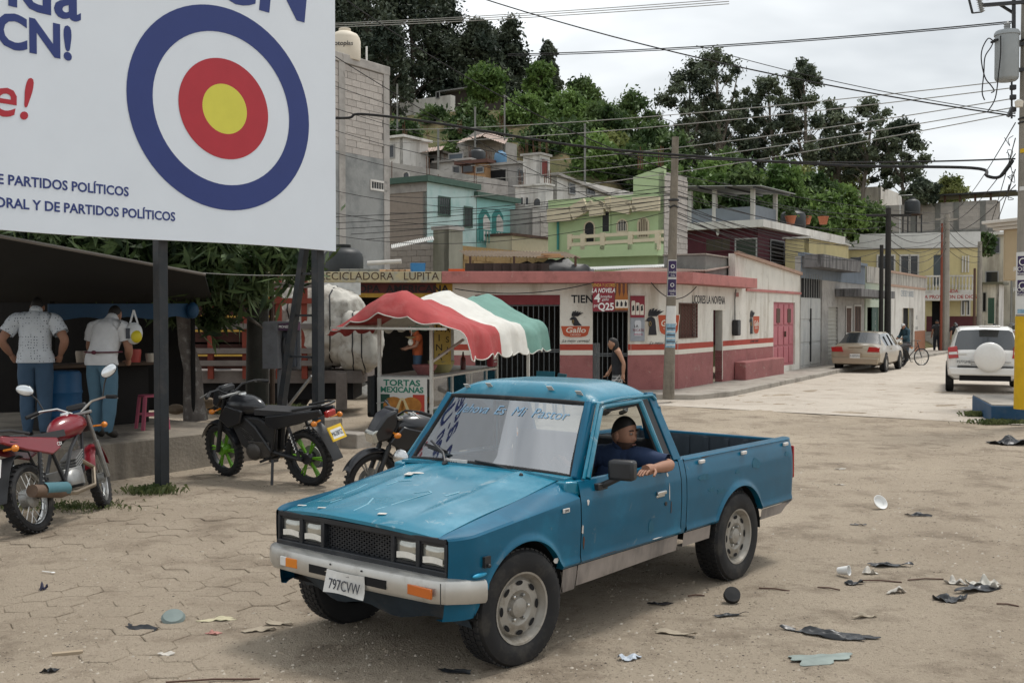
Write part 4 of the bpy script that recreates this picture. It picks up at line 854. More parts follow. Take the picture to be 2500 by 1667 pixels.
    if fairing:
        m.prism([(1.06,1.04),(1.20,.98),(1.32,.80),(1.28,.70),(1.12,.72),(1.04,.86)],lambda x,z,t:(x,t*(1-.5*max(0,x-1.1)*2),z),-.11,.11); m=m.build('headlamp_fairing',BODY,root,bevel=.03)
        h=MB(ST_); h.prism([(1.24,.86),(1.325,.80),(1.29,.69),(1.20,.74)],lambda x,z,t:(x+.01,t*(1-.5*max(0,x-1.1)*2),z),-.105,.105); h.build('headlamp',LAMP,root,bevel=.012)
    else:
        m.ball((1.16,0,.86),(.07,.095,.095)); m=m.build('headlamp_shell',BODY if style=='alloy' else DARK,root); h=MB(ST_); h.ball((1.20,0,.86),(.045,.085,.085)); h.build('headlamp',LAMP,root)
        if style=='alloy': MB(ST_).prism([(1.08,1.06),(1.17,1.0),(1.24,.84),(1.16,.80),(1.06,.9)],lambda x,z,t:(x,t,z),-.10,.10).build('headlamp_cowl',BODY,root,bevel=.02)
    mb=MB(ST_); mb.shell(lambda u,v:(FXX+.335*math.cos(R(25)+R(135)*u),-.065+.13*v,R0+.335*math.sin(R(25)+R(135)*u)-.03*(2*v-1)**2),14,4,(0,0,.01)); mb.build('front_fender',BODY,root)
    sd=MB(); sd.bar((.42,.10,.28),(.34,.25,-.0),.025,.02); sd.build('side_stand',DARK,root)
    return root
REDP=pbr('red_moto_paint',(.19,.010,.018),.3,var=.12,coat=.6); BLKP=pbr('black_moto_paint',(.014,.015,.018),.28,var=.2,coat=.4); LIME=pbr('lime_rim',(.10,.27,.012),.45,var=.1)
RB=moto('motorcycle','red motorcycle with two round white mirrors parked at the far left','',0,REDP,'spoke') if False else None
c=gnd(90,1300); f=gnd(282,1234); RB=moto('motorcycle','red motorcycle with white mirrors and wire wheels parked at the platform',c,math.atan2(f.y-c.y,f.x-c.x),REDP,'spoke',lean=R(14),steer=R(18),plate='217ACWR',group='parked motorcycles')
text('CDI',.045,WHITE,RB,(.42,-.137,.70),(1,0,0),name='side_lettering',ext=.001)
c=gnd(762,1184); f=gnd(540,1160); BM=moto('motorcycle','black motorcycle with lime green wheels and yellow number plate',c,math.atan2(f.y-c.y,f.x-c.x),BLKP,'alloy',lean=R(10),steer=R(-8),scale=1.12,plate='M628FSZ',plate_col=pbr('plate_yellow',(.62,.40,.01),.5),mirrors=False,wheelc=LIME,group='parked motorcycles')
MB().ball((1.19,.03,.96),(.012,.03,.05)).ball((1.16,-.03,.97),(.012,.03,.05)).build('lime_decal',LIME,BM)
f=Vector((-1.56,11.15,0)); c=Vector((-.34,11.78,0)); moto('motorcycle','black motorcycle with pointed headlamp fairing half hidden by the truck hood',c,math.atan2(f.y-c.y,f.x-c.x),BLKP,'alloy',lean=R(7),steer=R(12),scale=1.02,mirrors=False,fairing=True,group='parked motorcycles')
# ================================================================== corner shop
WHW=pbr('whitewash',(.65,.625,.565),.9,var=.12,scale=2,bump=.4,bscale=22,stain=(.36,.31,.24),samt=.7,sscale=1.8,sstart=.5,streak=True,dust=((.30,.26,.21),.6,3.2,.60))
PINK=pbr('pink_paint',(.42,.165,.15),.85,var=.16,scale=3,bump=.3,bscale=22,stain=(.20,.085,.075),samt=.65,sscale=2.2,sstart=.52,dust=((.48,.36,.31),.55,4.5,.60))
ROSE=pbr('rose_dado_paint',(.31,.12,.115),.88,var=.2,scale=4,bump=.5,bscale=25,stain=(.17,.062,.06),samt=.6,sscale=2,sstart=.5,dust=((.40,.30,.25),.6,3.8,.585))
STRIPE=pbr('red_stripe_paint',(.36,.055,.035),.8,var=.15); OCHRE=pbr('ochre_paint',(.42,.26,.045),.85,var=.15,bump=.3,bscale=20,stain=(.25,.15,.04),samt=.5,sscale=2); MAROON=pbr('maroon_paint',(.10,.028,.03),.8,var=.2)
FLAKE=pbr('flaking_cream_paint',(.42,.36,.22),.85,var=.2,scale=3,stain=(.30,.31,.27),samt=.85,sscale=4,sstart=.47); GATE=pbr('dark_gate_steel',(.035,.04,.042),.6,var=.3); WOODD=pbr('brown_wood',(.09,.05,.035),.8,var=.3)
SIGNR=pbr('sign_orange_red',(.42,.075,.03),.7,var=.12); CREAM=pbr('sign_cream',(.66,.62,.54),.7,var=.08); BLK=pbr('sign_black',(.02,.02,.025),.7); GREYC=pbr('grey_cement',(.20,.20,.185),.9,var=.25,scale=2,bump=.3,bscale=15,stain=(.10,.10,.095),samt=.6,sscale=1.6)
C0=Vector((2.94,26.75)); C1=Vector((4.17,27.15)); E1=Vector((9.96,37.4)); WL=Vector((-9.8,26.70))
LF=Face(WL,C0); CF=Face(C0,C1); RF=Face(C1,E1)
SH=LF.root('corner_shop','low white and pink corner shop with beer signs, barred gates and a flat roof','shop')
TC=LF.rel(CF); TR_=LF.rel(RF)
ZB=.12; ZT=2.78
gate=LF.rect(1160,720,1367,920); gate=(gate[0],gate[1],ZB,gate[3]); door=LF.rect(1447,757,1533,920); door=(door[0],door[1],ZB,door[3])
yd=LF.rect(862,726,1075,920); yd=(yd[0],yd[1],ZB,yd[3]); xs_,_=LF.hit(1105,800)
mb=MB(); holed(mb,0,xs_,ZB,ZT,.2,[yd]); mb.build('ochre_wall',OCHRE,SH,smooth=0)
mb=MB(); holed(mb,xs_,LF.L,ZB+.9,ZT,.2,[gate,door]); mb.build('white_wall',WHW,SH,smooth=0)
sz0=LF.hit(1400,881)[1]; sz1=LF.hit(1400,871)[1]; sz2=LF.hit(1400,855)[1]
for a,b in((xs_,gate[0]),(gate[1],door[0]),(door[1],LF.L)): MB().span((a,0,ZB),(b,.2,ZB+.9)).build('dado_wall',ROSE,SH,smooth=0)
def stripes(T,a,b,holes,out=-.006):
    for z0,z1,m,n in((ZB+.9,ZB+1.02,CREAM,'cream_stripe'),(ZB+1.02,ZB+1.17,STRIPE,'red_stripe')):
        xs=[a]+[v for h in sorted(holes) for v in h[:2]]+[b]
        for c,d in zip(xs[::2],xs[1::2]): MB(T).span((c,out,z0),(d,out+.008,z1)).build(n,m,SH,smooth=0)
stripes(None,xs_,LF.L,[gate,door])
# chamfered corner
mb=MB(TC); holed(mb,0,CF.L,ZB+.9,ZT,.2,[]); mb.build('white_wall',WHW,SH,smooth=0); mb=MB(TC); holed(mb,0,CF.L,ZB,ZB+.9,.2,[]); mb.build('dado_wall',ROSE,SH,smooth=0); stripes(TC,.01,CF.L-.01,[])
# street face
win=RF.rect(1658,743,1700,822); rd=RF.rect(1741,757,1763,914); rd=(rd[0],rd[1],ZB+.1,rd[3]); pdr=RF.rect(1888,738,1941,898); pdr=(pdr[0],pdr[1],ZB+.22,pdr[3])
ZR=RF.hit(1870,640)[1]; xup,_=RF.hit(1795,660)
mb=MB(TR_); holed(mb,.01,RF.L,ZB+.9,ZT,.2,[win,rd,pdr]); mb.build('white_wall',WHW,SH,smooth=0); 
for a,b in((.01,rd[0]),(rd[1],pdr[0]-.02)): MB(TR_).span((a,0,ZB),(b,.2,ZB+.9)).build('dado_wall',ROSE,SH,smooth=0)
stripes(TR_,.01,pdr[0]-.02,[rd])
mb=MB(TR_); holed(mb,pdr[0]-.02,RF.L,ZB,ZB+.9,.2,[pdr]); mb.build('lower_wall',WHW,SH,smooth=0)
mb=MB(TR_); mb.prism([(xup,ZT),(RF.L,ZT),(RF.L,ZR-.25),(xup,ZR+.12)],lambda x,z,t:(x,t,z),.0,.2); mb.build('parapet_wall',WHW,SH,smooth=0)
mb=MB(TR_); mb.bar((xup,-.03,ZR+.14),(RF.L,-.03,ZR-.23),.12,.10); mb.build('parapet_coping',pbr('tan_coping',(.36,.24,.18),.85,var=.2),SH,smooth=0)
MB(TR_).span((xup+1.0,-.05,2.72),(RF.L,.0,2.80)).build('string_course',PINK,SH,smooth=0)
# flat roof and its deep pink fascia
def off(pts,d):
    out=[]
    for i,p in enumerate(pts):
        ds=[]
        if i>0: ds.append((pts[i]-pts[i-1]).normalized())
        if i<len(pts)-1: ds.append((pts[i+1]-pts[i]).normalized())
        n=sum((Vector((q.y,-q.x)) for q in ds),Vector((0,0))).normalized(); k=n.dot(Vector((ds[0].y,-ds[0].x))); out.append(p+n*d/k)
    return out
pe=RF.P(RF.hit(1849,690,-.45)[0],0,0).to_2d(); psplit=LF.P(LF.hit(1078,675,-.45)[0],0,0).to_2d()
def slab(pts,name,mat,z0,z1,out,inn):
    o=off(pts,out); n=off(pts,-inn); P=[LF.I@Vector((p.x,p.y,0)) for p in o+n[::-1]]; mb=MB(); mb.prism([(p.x,p.y) for p in P],lambda u,v,t:(u,v,t),z0,z1); return mb.build(name,mat,SH,smooth=0,bevel=.01)
slab([WL,psplit-Vector((.003,0))],'flaking_fascia',FLAKE,2.80,3.06,.45,1.0); slab([psplit+Vector((.003,0)),C0,C1,pe],'pink_fascia',PINK,2.79,3.07,.45,1.0)
P=[LF.I@Vector((*p,0)) for p in (WL+Vector((0,.9)),C0+Vector((-.4,.9)),C1+Vector((-.9,.5)),E1+Vector((-.8,.4)),E1+Vector((-6,4)),WL+Vector((0,8)))]; mb=MB(); mb.prism([(p.x,p.y) for p in P],lambda u,v,t:(u,v,t),2.85,3.0); mb.build('roof_deck',CONC,SH,smooth=0)
# dark rooms behind the openings
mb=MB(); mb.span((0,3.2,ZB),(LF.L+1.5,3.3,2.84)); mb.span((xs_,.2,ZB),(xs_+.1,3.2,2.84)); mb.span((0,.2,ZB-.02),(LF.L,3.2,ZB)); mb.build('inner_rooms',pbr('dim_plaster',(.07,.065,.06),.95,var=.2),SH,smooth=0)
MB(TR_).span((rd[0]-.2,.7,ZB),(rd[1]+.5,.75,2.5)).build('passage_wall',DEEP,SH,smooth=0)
# gates
def bars(T,rc,n,par,mat,y=.06,r=.02,hs=()):
    for i in range(n+1):
        x=rc[0]+(rc[1]-rc[0])*i/n; MB(T).bar((x,y,rc[2]),(x,y,rc[3]),r,r).build('bar',mat,par)
    for z in hs: MB(T).bar((rc[0],y-.012,z),(rc[1],y-.012,z),r*1.4,r*1.4).build('rail',mat,par)
GATEL=pbr('grey_bar',(.10,.11,.115),.5,.3,var=.2)
mb=MB(); mb.span((gate[0],-.01,gate[3]-.24),(gate[1],.12,gate[3])); g=mb.build('shutter_box',pbr('red_shutter',(.17,.025,.03),.7,var=.2),SH); bars(None,(gate[0],gate[1],ZB,gate[3]-.24),16,g,GATEL,hs=(ZB+.1,1.1,1.15,gate[3]-.26))
mb=MB(); mb.span((door[0],.0,door[3]-.05),(door[1],.1,door[3])); g=mb.build('door_lintel',GATE,SH); bars(None,(door[0],door[1],ZB,door[3]-.05),7,g,GATEL,hs=(ZB+.15,1.0,1.05))
# things seen inside the doorway
MB().span((door[0]+.05,.5,ZB),(door[0]+.22,.9,1.3)).build('shelf_frame',pbr('dim_white',(.28,.28,.28),.7),SH)
# window grille
w=pane(SH,win,WOODD,y=.10,T=TR_,frame=WOODD,fw=.035,name='window')
for i in range(6):
    for j in range(9):
        x=win[0]+(win[1]-win[0])*(i+.5)/6; z=win[2]+(win[3]-win[2])*(j+.5)/9; MB(TR_).tube([(x+.055*math.cos(a),-.05,z+.06*math.sin(a)) for a in [k*math.pi/4 for k in range(9)]],.008,4,cap=False).build('grille_scroll',pbr('brown_iron',(.12,.045,.035),.7),w)
MB(TR_).span((rd[0]-.03,-.01,rd[3]),(rd[1]+.22,.05,rd[3]+.03)).span((rd[1],-.01,rd[2]),(rd[1]+.03,.2,rd[3])).build('door_frame',CREAM,SH,smooth=0)
MB(TR_).span((rd[0],.12,rd[2]),(rd[0]+.05,.6,rd[3])).build('open_door_leaf',DARK,SH)
bn=RF.rect(1792,884,1888,925); mb=MB(TR_); mb.span((bn[0],-.35,ZB),(bn[1],-.01,ZB+.55)); mb.build('wall_bench',ROSE,SH,bevel=.03)
# pink double door
pd=MB(TR_); pd.span((pdr[0],.06,pdr[2]),(pdr[1],.10,pdr[3])); pd=pd.build('double_door',pbr('pink_steel_door',(.42,.13,.15),.6,var=.12,scale=3,stain=(.25,.08,.09),samt=.5,sscale=3),SH)
w_=(pdr[1]-pdr[0])/2
for i in(0,1):
    for z0,z1 in((.04,.30),(.33,.62),(.65,.97)):
        h=pdr[3]-pdr[2]
        for j in(0,1): MB(TR_).span((pdr[0]+w_*i+w_*(.06+.48*j),.035,pdr[2]+h*z0),(pdr[0]+w_*i+w_*(.46+.48*j),.062,pdr[2]+h*z1)).build('door_panel',MATS['pink_steel_door'],pd,bevel=.012)
    MB(TR_).span((pdr[0]+w_*(i+.35),.02,pdr[2]+h*.68),(pdr[0]+w_*(i+.65),.05,pdr[2]+h*.9)).build('door_grille',WOODD,pd)
MB(TR_).box(((pdr[0]+pdr[1])/2+.1,.0,pdr[2]+h*.5),(.05,.05,.18)).build('door_pull',WOODD,pd)
# electric meter and conduit
mx_,mz=RF.hit(1790,800); MB(TR_).box((mx_,-.10,mz),(.28,.18,.45)).build('meter_box',DARK,SH,bevel=.03); MB(TR_).tube([(mx_,-.05,mz+.2),(mx_-.02,-.05,mz+.8),(mx_+.05,-.06,2.75)],.02,6).build('meter_conduit',GREYC,SH); MB(TR_).box((mx_+.25,-.02,mz+.95),(.3,.03,.12)).build('number_plaque',pbr('plaque',(.3,.12,.1),.7),SH)
# ---- painted lettering and beer signs
def logo(T,x,z,s,side,par):
    """beer sign: rooster over (or left of) a rounded red board"""
    f=lambda u,v,t:(x+u*s,t,z+v*s)
    if side: bx,bz,bw,bh=.62,0.,.50,.42
    else: bx,bz,bw,bh=0,-.28,.68,.26
    pts=[]
    for k in range(9): a=math.pi*(.5+k/8*.5); pts.append((bx-bw*.94+.06*math.cos(a)*0,bz+bh)) if k==0 else None
    B_=[(-bw,bh),(bw,bh),(bw*1.0,bh*.75),(bw*.86,-bh*.55),(bw*.7,-bh*.85),(bw*.4,-bh),(-bw*.4,-bh),(-bw*.7,-bh*.85),(-bw*.86,-bh*.55),(-bw*1.0,bh*.75)]
    mb=MB(T); mb.prism([(bx+u*1.06,bz+v*1.08) for u,v in B_],f,-.014,-.009); o=mb.build('sign_border',CREAM,par,smooth=0); mb=MB(T); mb.prism([(bx+u,bz+v) for u,v in B_],f,-.017,-.012); mb.build('sign_board',SIGNR,o,smooth=0)
    M=T or Matrix.Identity(4); rr=M.to_3x3()@Vector((1,0,0))
    text('Gallo',.36*s*(1 if not side else 1.05),CREAM,o,M@Vector((x+bx*s,-.019,z+(bz+.06)*s)),rr,shear=.15,bold=.006*s,xs=1.25 if not side else .95,ext=.001); text('CERVEZA',.12*s,CREAM,o,M@Vector((x+bx*s,-.019,z+(bz-.16)*s)),rr,ext=.001)
    cx,cz,k=(0.,.20,.60) if not side else (-.10,.05,.78)
    H=[(-.42,.22),(-.30,.36),(-.12,.40),(.06,.30),(.16,.12),(.30,-.10),(.52,-.34),(-.12,-.34),(-.22,-.18),(-.30,-.05),(-.28,.10),(-.44,.16),(-.52,.12)] if not side else [(-.42,.22),(-.30,.36),(-.12,.40),(.06,.30),(.12,.12),(.16,-.3),(.2,-.62),(-.3,-.62),(-.25,-.2),(-.30,-.05),(-.28,.10),(-.44,.16),(-.52,.12)]
    mb=MB(T); mb.prism([(cx+u*k,cz+v*k) for u,v in H],f,-.016,-.012); mb.build('rooster_head',BLK,o,smooth=0)
    for i in range(5):
        a=-.32+.10*i; F_=[(a,.42),(a+.09,.40),(a+.20+.09*i,.86-.05*abs(i-1)),(a+.10+.08*i,.84-.05*abs(i-1)),(a+.02,.62)]; mb=MB(T); mb.prism([(cx+u*k,cz+v*k) for u,v in F_],f,-.0165,-.0125); mb.build('rooster_comb',BLK,o,smooth=0)
    mb=MB(T); mb.tube([f((cx-.2*k)+.06*k*math.cos(a),cz+.0*k+.12*k*math.sin(a),-.018) for a in [i*math.pi/5 for i in range(11)]],.006*s*1.5,4,cap=False); mb.build('rooster_eye_ring',pbr('gold_line',(.45,.3,.08),.7),o)
    text('¡La mejor cerveza!',.20*s,BLK,o,M@Vector((x+(0 if not side else .35)*s,-.008,z-(.72 if not side else .78)*s)),rr,shear=.35,ext=.001,xs=.88)
x,z=LF.hit(1405,795); logo(None,x,z,.52,False,SH); x,z=CF.hit(1600,793); logo(TC,x,z,.58,True,SH); x,z=RF.hit(1836,793); logo(TR_,x,z,.62,True,SH)
x,z=LF.hit(1408,731); text('TIENDA',.27,BLK,SH,(x+.32,-.004,z),bold=.006,xs=.95)
x,z=RF.hit(1731,733); rr=TR_.to_3x3()@Vector((1,0,0)); text('LICORES LA NOVENA',.30,BLK,SH,TR_@Vector((x,-.004,z)),rr,bold=.004,xs=.92)
x,z=LF.hit(925,675,-.45); text('RECICLADORA   LUPITA',.27,pbr('faded_brown_paint',(.07,.045,.03),.8,var=.4,scale=9),SH,(x,-.453,z),xs=.98,spacing=1.02); x,z=LF.hit(975,704); MB().span((0,-.006,z-.12),(LF.hit(1065,700)[0],.0,z+.16)).build('maroon_band',MAROON,SH,smooth=0); text('COPA  AMERICANA',.25,BLK,SH,(x,-.009,z-.02),bold=.006,xs=1.1)
# posters
def poster(T,rc,mat,name,label,y=-.03):
    mb=MB(T); mb.span((rc[0],y,rc[2]),(rc[1],y+.012,rc[3])); o=mb.build(name,mat,None,smooth=0); return o
def flat(T,par,pts,mat,y,name,th=.002): mb=MB(T); mb.prism(pts,lambda u,v,t:(u,t,v),y,y+th); return mb.build(name,mat,par,smooth=0)
PRD=pbr('poster_red',(.21,.016,.03),.5,var=.08); PYE=pbr('poster_gold',(.6,.4,.06),.5)
rc=LF.rect(1447,688,1533,760,-.5); W_,H_=rc[1]-rc[0],rc[3]-rc[2]; ps=thing('poster','dark red beer price poster hanging above the shop doorway','poster',LF.P(rc[0],-.5,rc[2]),LF.ang)
MB().span((0,0,0),(W_*.62,.012,H_)).build('sheet',PRD,ps,smooth=0); MB().span((W_*.62,0,.0),(W_,.012,H_*.93)).build('bottle_print_sheet',pbr('poster_dark',(.10,.03,.02),.5),ps,smooth=0)
text('TIENDA Y LICORES',.11,PYE,ps,(W_*.30,-.003,H_*.88),shear=.2,xs=.62); text('LA NOVELA',.15,WHITE,ps,(W_*.30,-.003,H_*.70),shear=.25,bold=.003,xs=.72); text('4',.30,WHITE,ps,(W_*.13,-.003,H_*.44),bold=.006); text('botellas',.09,WHITE,ps,(W_*.38,-.003,H_*.50),shear=.2); text('gallo',.09,WHITE,ps,(W_*.36,-.003,H_*.40),shear=.2); text('por',.11,WHITE,ps,(W_*.12,-.003,H_*.20)); text('Q25',.24,WHITE,ps,(W_*.38,-.003,H_*.15),bold=.006,xs=.9)
AMB=pbr('amber_bottle_print',(.30,.10,.015),.4)
for i,dx in enumerate((.70,.82,.94)):
    x=W_*dx; b=[(-.055,.04),(.055,.04),(.055,.36),(.022,.50),(.02,.72),(-.02,.72),(-.022,.50),(-.055,.36)]; o=flat(None,ps,[(x+u,v*H_/.76+.0) for u,v in b],AMB,-.004,'bottle_print'); flat(None,o,[(x-.05,.07*1.2),(x+.05,.07*1.2),(x+.05,.28),(x-.05,.28)],CREAM,-.006,'bottle_label'); flat(None,o,[(x-.03,.12),(x+.02,.12),(x+.03,.2),(x-.01,.26),(x-.03,.2)],BLK,-.008,'bottle_rooster')
rc=CF.rect(1539,722,1574,833,-.03); W_,H_=rc[1]-rc[0],rc[3]-rc[2]; p2=thing('poster','narrow beer can poster pasted right of the shop doorway','poster',CF.P(rc[0],-.03,rc[2]),CF.ang)
MB().span((0,0,H_*.52),(W_,.012,H_)).build('red_half',PRD,p2,smooth=0); MB().span((0,0,0),(W_,.012,H_*.515)).build('grey_half',pbr('poster_grey',(.26,.28,.31),.5,var=.2,scale=6),p2,smooth=0)
for i in range(3): x=W_*(.2+.3*i); o=flat(None,p2,[(x-.05,H_*.58),(x+.05,H_*.58),(x+.05,H_*(.86-.04*i)),(x+.035,H_*(.89-.04*i)),(x-.035,H_*(.89-.04*i)),(x-.05,H_*(.86-.04*i))],CREAM,-.004,'can_print'); flat(None,o,[(x-.03,H_*.66),(x+.03,H_*.68),(x+.02,H_*.80),(x-.03,H_*.77)],BLK,-.006,'can_rooster')
flat(None,p2,[(W_*.3,H_*.12),(W_*.75,H_*.12),(W_*.75,H_*.42),(W_*.68,H_*.46),(W_*.37,H_*.46),(W_*.3,H_*.42)],pbr('silver_can_print',(.5,.52,.55),.4),-.004,'can_print'); text('LA',.10,BLK,p2,(W_*.40,-.007,H_*.33)); text('TECATE',.085,PRD,p2,(W_*.55,-.007,H_*.24)); text('PATRONA',.05,pbr('magenta_ink',(.4,.03,.12),.5),p2,(W_*.55,-.007,H_*.15))
# ---- things on the flat roof
def top(px,py,D): return at(px,py,D)
def lidtank(name,label,p,r,h,mat,cat='water tank'):
    o=MB().lathe([(0,0),(r*.97,0),(r,h*.04),(r,h*.62),(r*.96,h*.66),(r*.96,h*.70),(r*.80,h*.82),(r*.45,h*.90),(r*.36,h*.905),(r*.38,h*.92),(r*.38,h*.99),(r*.34,h),(0,h)],32).build(name,mat,smooth=40,loc=p); return tag(o,label,cat)
BLKT=pbr('black_tank_plastic',(.02,.023,.025),.5,var=.3)
q=top(838,655,28.6); lidtank('water_tank','squat black water tank on the shop roof beside the billboard',(q.x,q.y,2.99),.53,.88,BLKT)
for k in range(4):
    q=top(842+24*k,656,27.7); tag(MB().box((0,0,.095),(.235,.2,.19)).build('concrete_block',GREYC,smooth=0,bevel=.008,loc=(q.x,q.y,3.0)),('first','second','third','fourth')[k]+' grey concrete block in the row left of the stacked tiles','block','blocks on the shop roof')
q0,q1=top(897,643,28.1),top(980,638,28.1); tag(MB().tube([q0-Vector(q0),q1-Vector(q0)],.06,10).build('plastic_pipe',pbr('pvc',(.5,.48,.44),.5),loc=q0),'white plastic pipe lying on the shop roof above the blocks','pipe')
TILE=pbr('old_clay_tile',(.28,.17,.09),.9,var=.3,scale=5,rnd=.3)
for k in range(10):
    x=937+(k%5)*15; q=top(x,658-8*(k//5),27.5); mb=MB(); mb.shell(lambda u,v:(.20*(u-.5),.08*math.cos(math.pi*v),.07*math.sin(math.pi*v)),2,8,(0,0,.012)); tag(mb.build('roof_tile',TILE,loc=(q.x,q.y,3.0+.085*(k//5))),ORD[k%5]+' curved clay tile in the '+('lower','upper')[k//5]+' layer beside the blue crate','tile','stacked clay roof tiles')
def crate(name,label,p,sz,mat,rz):
    c=thing(name,label,'crate',p,rz); a,b,h=sz
    MB().box((0,0,.015),(a*.92,b*.92,.03)).build('bottom',mat,c)
    for s in(1,-1): MB().prism([(-a*.46,0),(a*.46,0),(a*.5,h),(-a*.5,h)],lambda x,z,t:(x,s*(b*.46+t+z/h*b*.04),z),0,.015).build('side',mat,c); MB().prism([(-b*.45,0),(b*.45,0),(b*.49,h),(-b*.49,h)],lambda x,z,t:(s*(a*.46+t+z/h*a*.04),x,z),0,.015).build('end',mat,c)
    [MB().box((0,s*b*.5,h-.02),(a*1.04,.03,.04)).build('rim',mat,c) for s in(1,-1)]
q=top(1020,662,27.2); crate('plastic_crate','bright blue plastic crate on the shop roof edge',(q.x,q.y,3.06),(.33,.28,.25),pbr('crate_blue',(.03,.17,.38),.5,var=.12),.2); q=top(1115,661,27.2); crate('plastic_crate','shallow orange plastic crate on the shop roof edge',(q.x,q.y,3.06),(.38,.3,.10),pbr('crate_orange',(.55,.10,.02),.5,var=.1),0)
TIN=pbr('rusty_roof_sheet',(.33,.25,.21),.6,.3,var=.25,scale=3,stain=(.16,.08,.05),samt=.6,sscale=2.5); TINW=pbr('pale_roof_sheet',(.55,.55,.53),.5,.3,var=.15,scale=3)
def sheet_thing(label,a,b,c,mat,name='roof_sheet'):
    a,b,c=[top(*p) for p in(a,b,c)]; mb=MB(); sheet(mb,(0,0,0),b-a,c-a); o=mb.build(name,mat,smooth=50,loc=a); return tag(o,label,'roof sheet')
sheet_thing('rusty corrugated sheet roof left of the grey cement box',(1470,668,27.6),(1722,662,29.0),(1590,651,31.0),TIN); sheet_thing('long pale corrugated sheet above the rusty roof',(1330,664,28.2),(1722,648,31.2),(1400,655,30.5),TINW)
mb=MB()
for i in range(9):
    a=top(1150+i*22,660,27.9); tag(MB().box((0,0,.17),(.3,.16,.34),rz=.1*i).build('scrap_board',pbr('charred_board',(.05,.042,.035),.9,var=.4,scale=4,rnd=.3),smooth=0,loc=(a.x,a.y,3.0)),ORD[i]+' charred board along the scrap pile on the shop roof','board','scrap boards on the shop roof')
a=top(1350,640,28.5); mb=MB(); mb.ball((0,0,.12),(1.1,.5,.30),24,12); mb.v=[(x,y,z*(1+.5*MN.noise((x*3,y*5,z*4)))+.08*MN.noise((x*7,y*7,1))) for x,y,z in mb.v]; tag(mb.build('tarp_heap',pbr('crumpled_dark_tarp',(.03,.031,.032),.5,var=.5,scale=6),smooth=30,loc=(a.x,a.y,3.0)),'crumpled dark tarpaulin heaped on the shop roof','tarp')
mb=MB(); a0,a1,b0=top(1140,626,28.2),top(1420,630,28.4),top(1120,612,30.5); sheet(mb,(0,0,0),a1-a0,b0-a0); tag(mb.build('roof_sheet',pbr('brown_fibre_sheet',(.17,.125,.085),.85,var=.3,scale=3),smooth=50,loc=a0),'sagging brown fibre sheet propped over the scrap pile','roof sheet')
for px in(1148,1255,1405): a=top(px,655,28.2); b=top(px,626,28.2); tag(MB().bar((0,0,0),(0,0,b.z-3.0),.06,.06).build('prop_post',WOODD,loc=(a.x,a.y,3.0)),{1148:'left',1255:'middle',1405:'right'}[px]+' short wooden prop holding up the brown fibre sheet','prop')
for i,(px,py) in enumerate(((1335,628),(1352,627),(1345,622))): a=top(px,py,28.3); tag(MB().box((0,0,0),(.5,.16,.05),rz=.3*i-.2).build('plank',pbr('new_plank',(.42,.27,.14),.8),loc=a),('lower','middle','upper')[i]+' short pale plank on the brown fibre sheet','plank')
cbx=[top(1722,680,29.6),top(1795,684,32)]; f_=Face(cbx[0],cbx[1],z=2.9); o=f_.root('cement_box','rough grey cement water box at the street end of the shop roof','water box'); hz=f_.hit(1722,622)[1]
mb=MB(); mb.span((0,0,0),(f_.L,1.2,hz)); mb.build('tank_wall',GREYC,o,bevel=.02); MB().span((-.03,-.03,hz),(f_.L+.03,1.23,hz+.04)).build('rim',CONC,o)
# ================================================================== tortas cart
KF=Face((-1.29,17.3),ang=R(73.7)); K=KF.root('food_cart','street food cart with red, white and green cloth canopy and glass case','food cart')
WP=pbr('chalky_white_paint',(.55,.54,.5),.75,var=.12,scale=6,stain=(.25,.22,.18),samt=.5,sscale=6)
for x,y,h in((0,0,1.95),(0,.90,1.95),(3.55,0,1.9),(3.55,.90,1.9),(3.1,-.75,1.35)): MB().bar((x,y,.05),(x,y,h),.05,.05).build('post',WP,K)
for a,b in(((-.45,-.42,1.79),(-.45,1.55,1.80)),((-.1,-.45,1.80),(4.3,-.6,1.75)),((-.1,1.4,1.82),(4.3,1.4,1.80)),((0,0,.995),(0,.9,.995)),((0,0,.995),(3.55,0,.995)),((0,0,.51),(3.55,0,.51)),((0,.9,.995),(3.55,.9,.995)),((0,0,1.25),(.7,-.3,1.6))): MB().bar(a,b,.035,.035).build('rail',WP,K)
# canopy
def can(u,v):
    x=-.45+5.05*u; t=v*2.62; 
    prof=[(0,1.62,1.74),(.25,1.45,1.84),(.6,1.15,2.06),(1.0,.78,2.30),(1.25,.5,2.33),(1.6,.2,2.20),(1.95,-.1,2.02),(2.15,-.38,1.90),(2.25,-.62,1.84),(2.35,-.72,1.70),(2.62,-.78,1.36)]
    for (a,y0,z0),(b,y1,z1) in zip(prof,prof[1:]):
        if t<=b+1e-6: k=(t-a)/(b-a); y=y0+(y1-y0)*k; z=z0+(z1-z0)*k; break
    sag=.10*math.sin(4.2*math.pi*u+.9)*math.sin(math.pi*v); edge=(v>.985)*.0
    z+=sag+.045*MN.noise((x*2.2,y*2.2,1))+.018*MN.noise((x*6,y*5,3)); y+=.03*MN.noise((x*4,y*3,7)); fr=max(0,.12-u)/.12
    z-=.30*fr*fr*max(0,(z-1.8))/.5
    if v<.03 or v>.97: z-=.075*abs(math.sin(x*5.2))-(.0)
    if v>.86: y+=.05*math.sin(x*6+1)*(v-.86)/.14
    if u<.02: z-=.07*abs(math.sin(t*6.0))
    return (x,y,z)
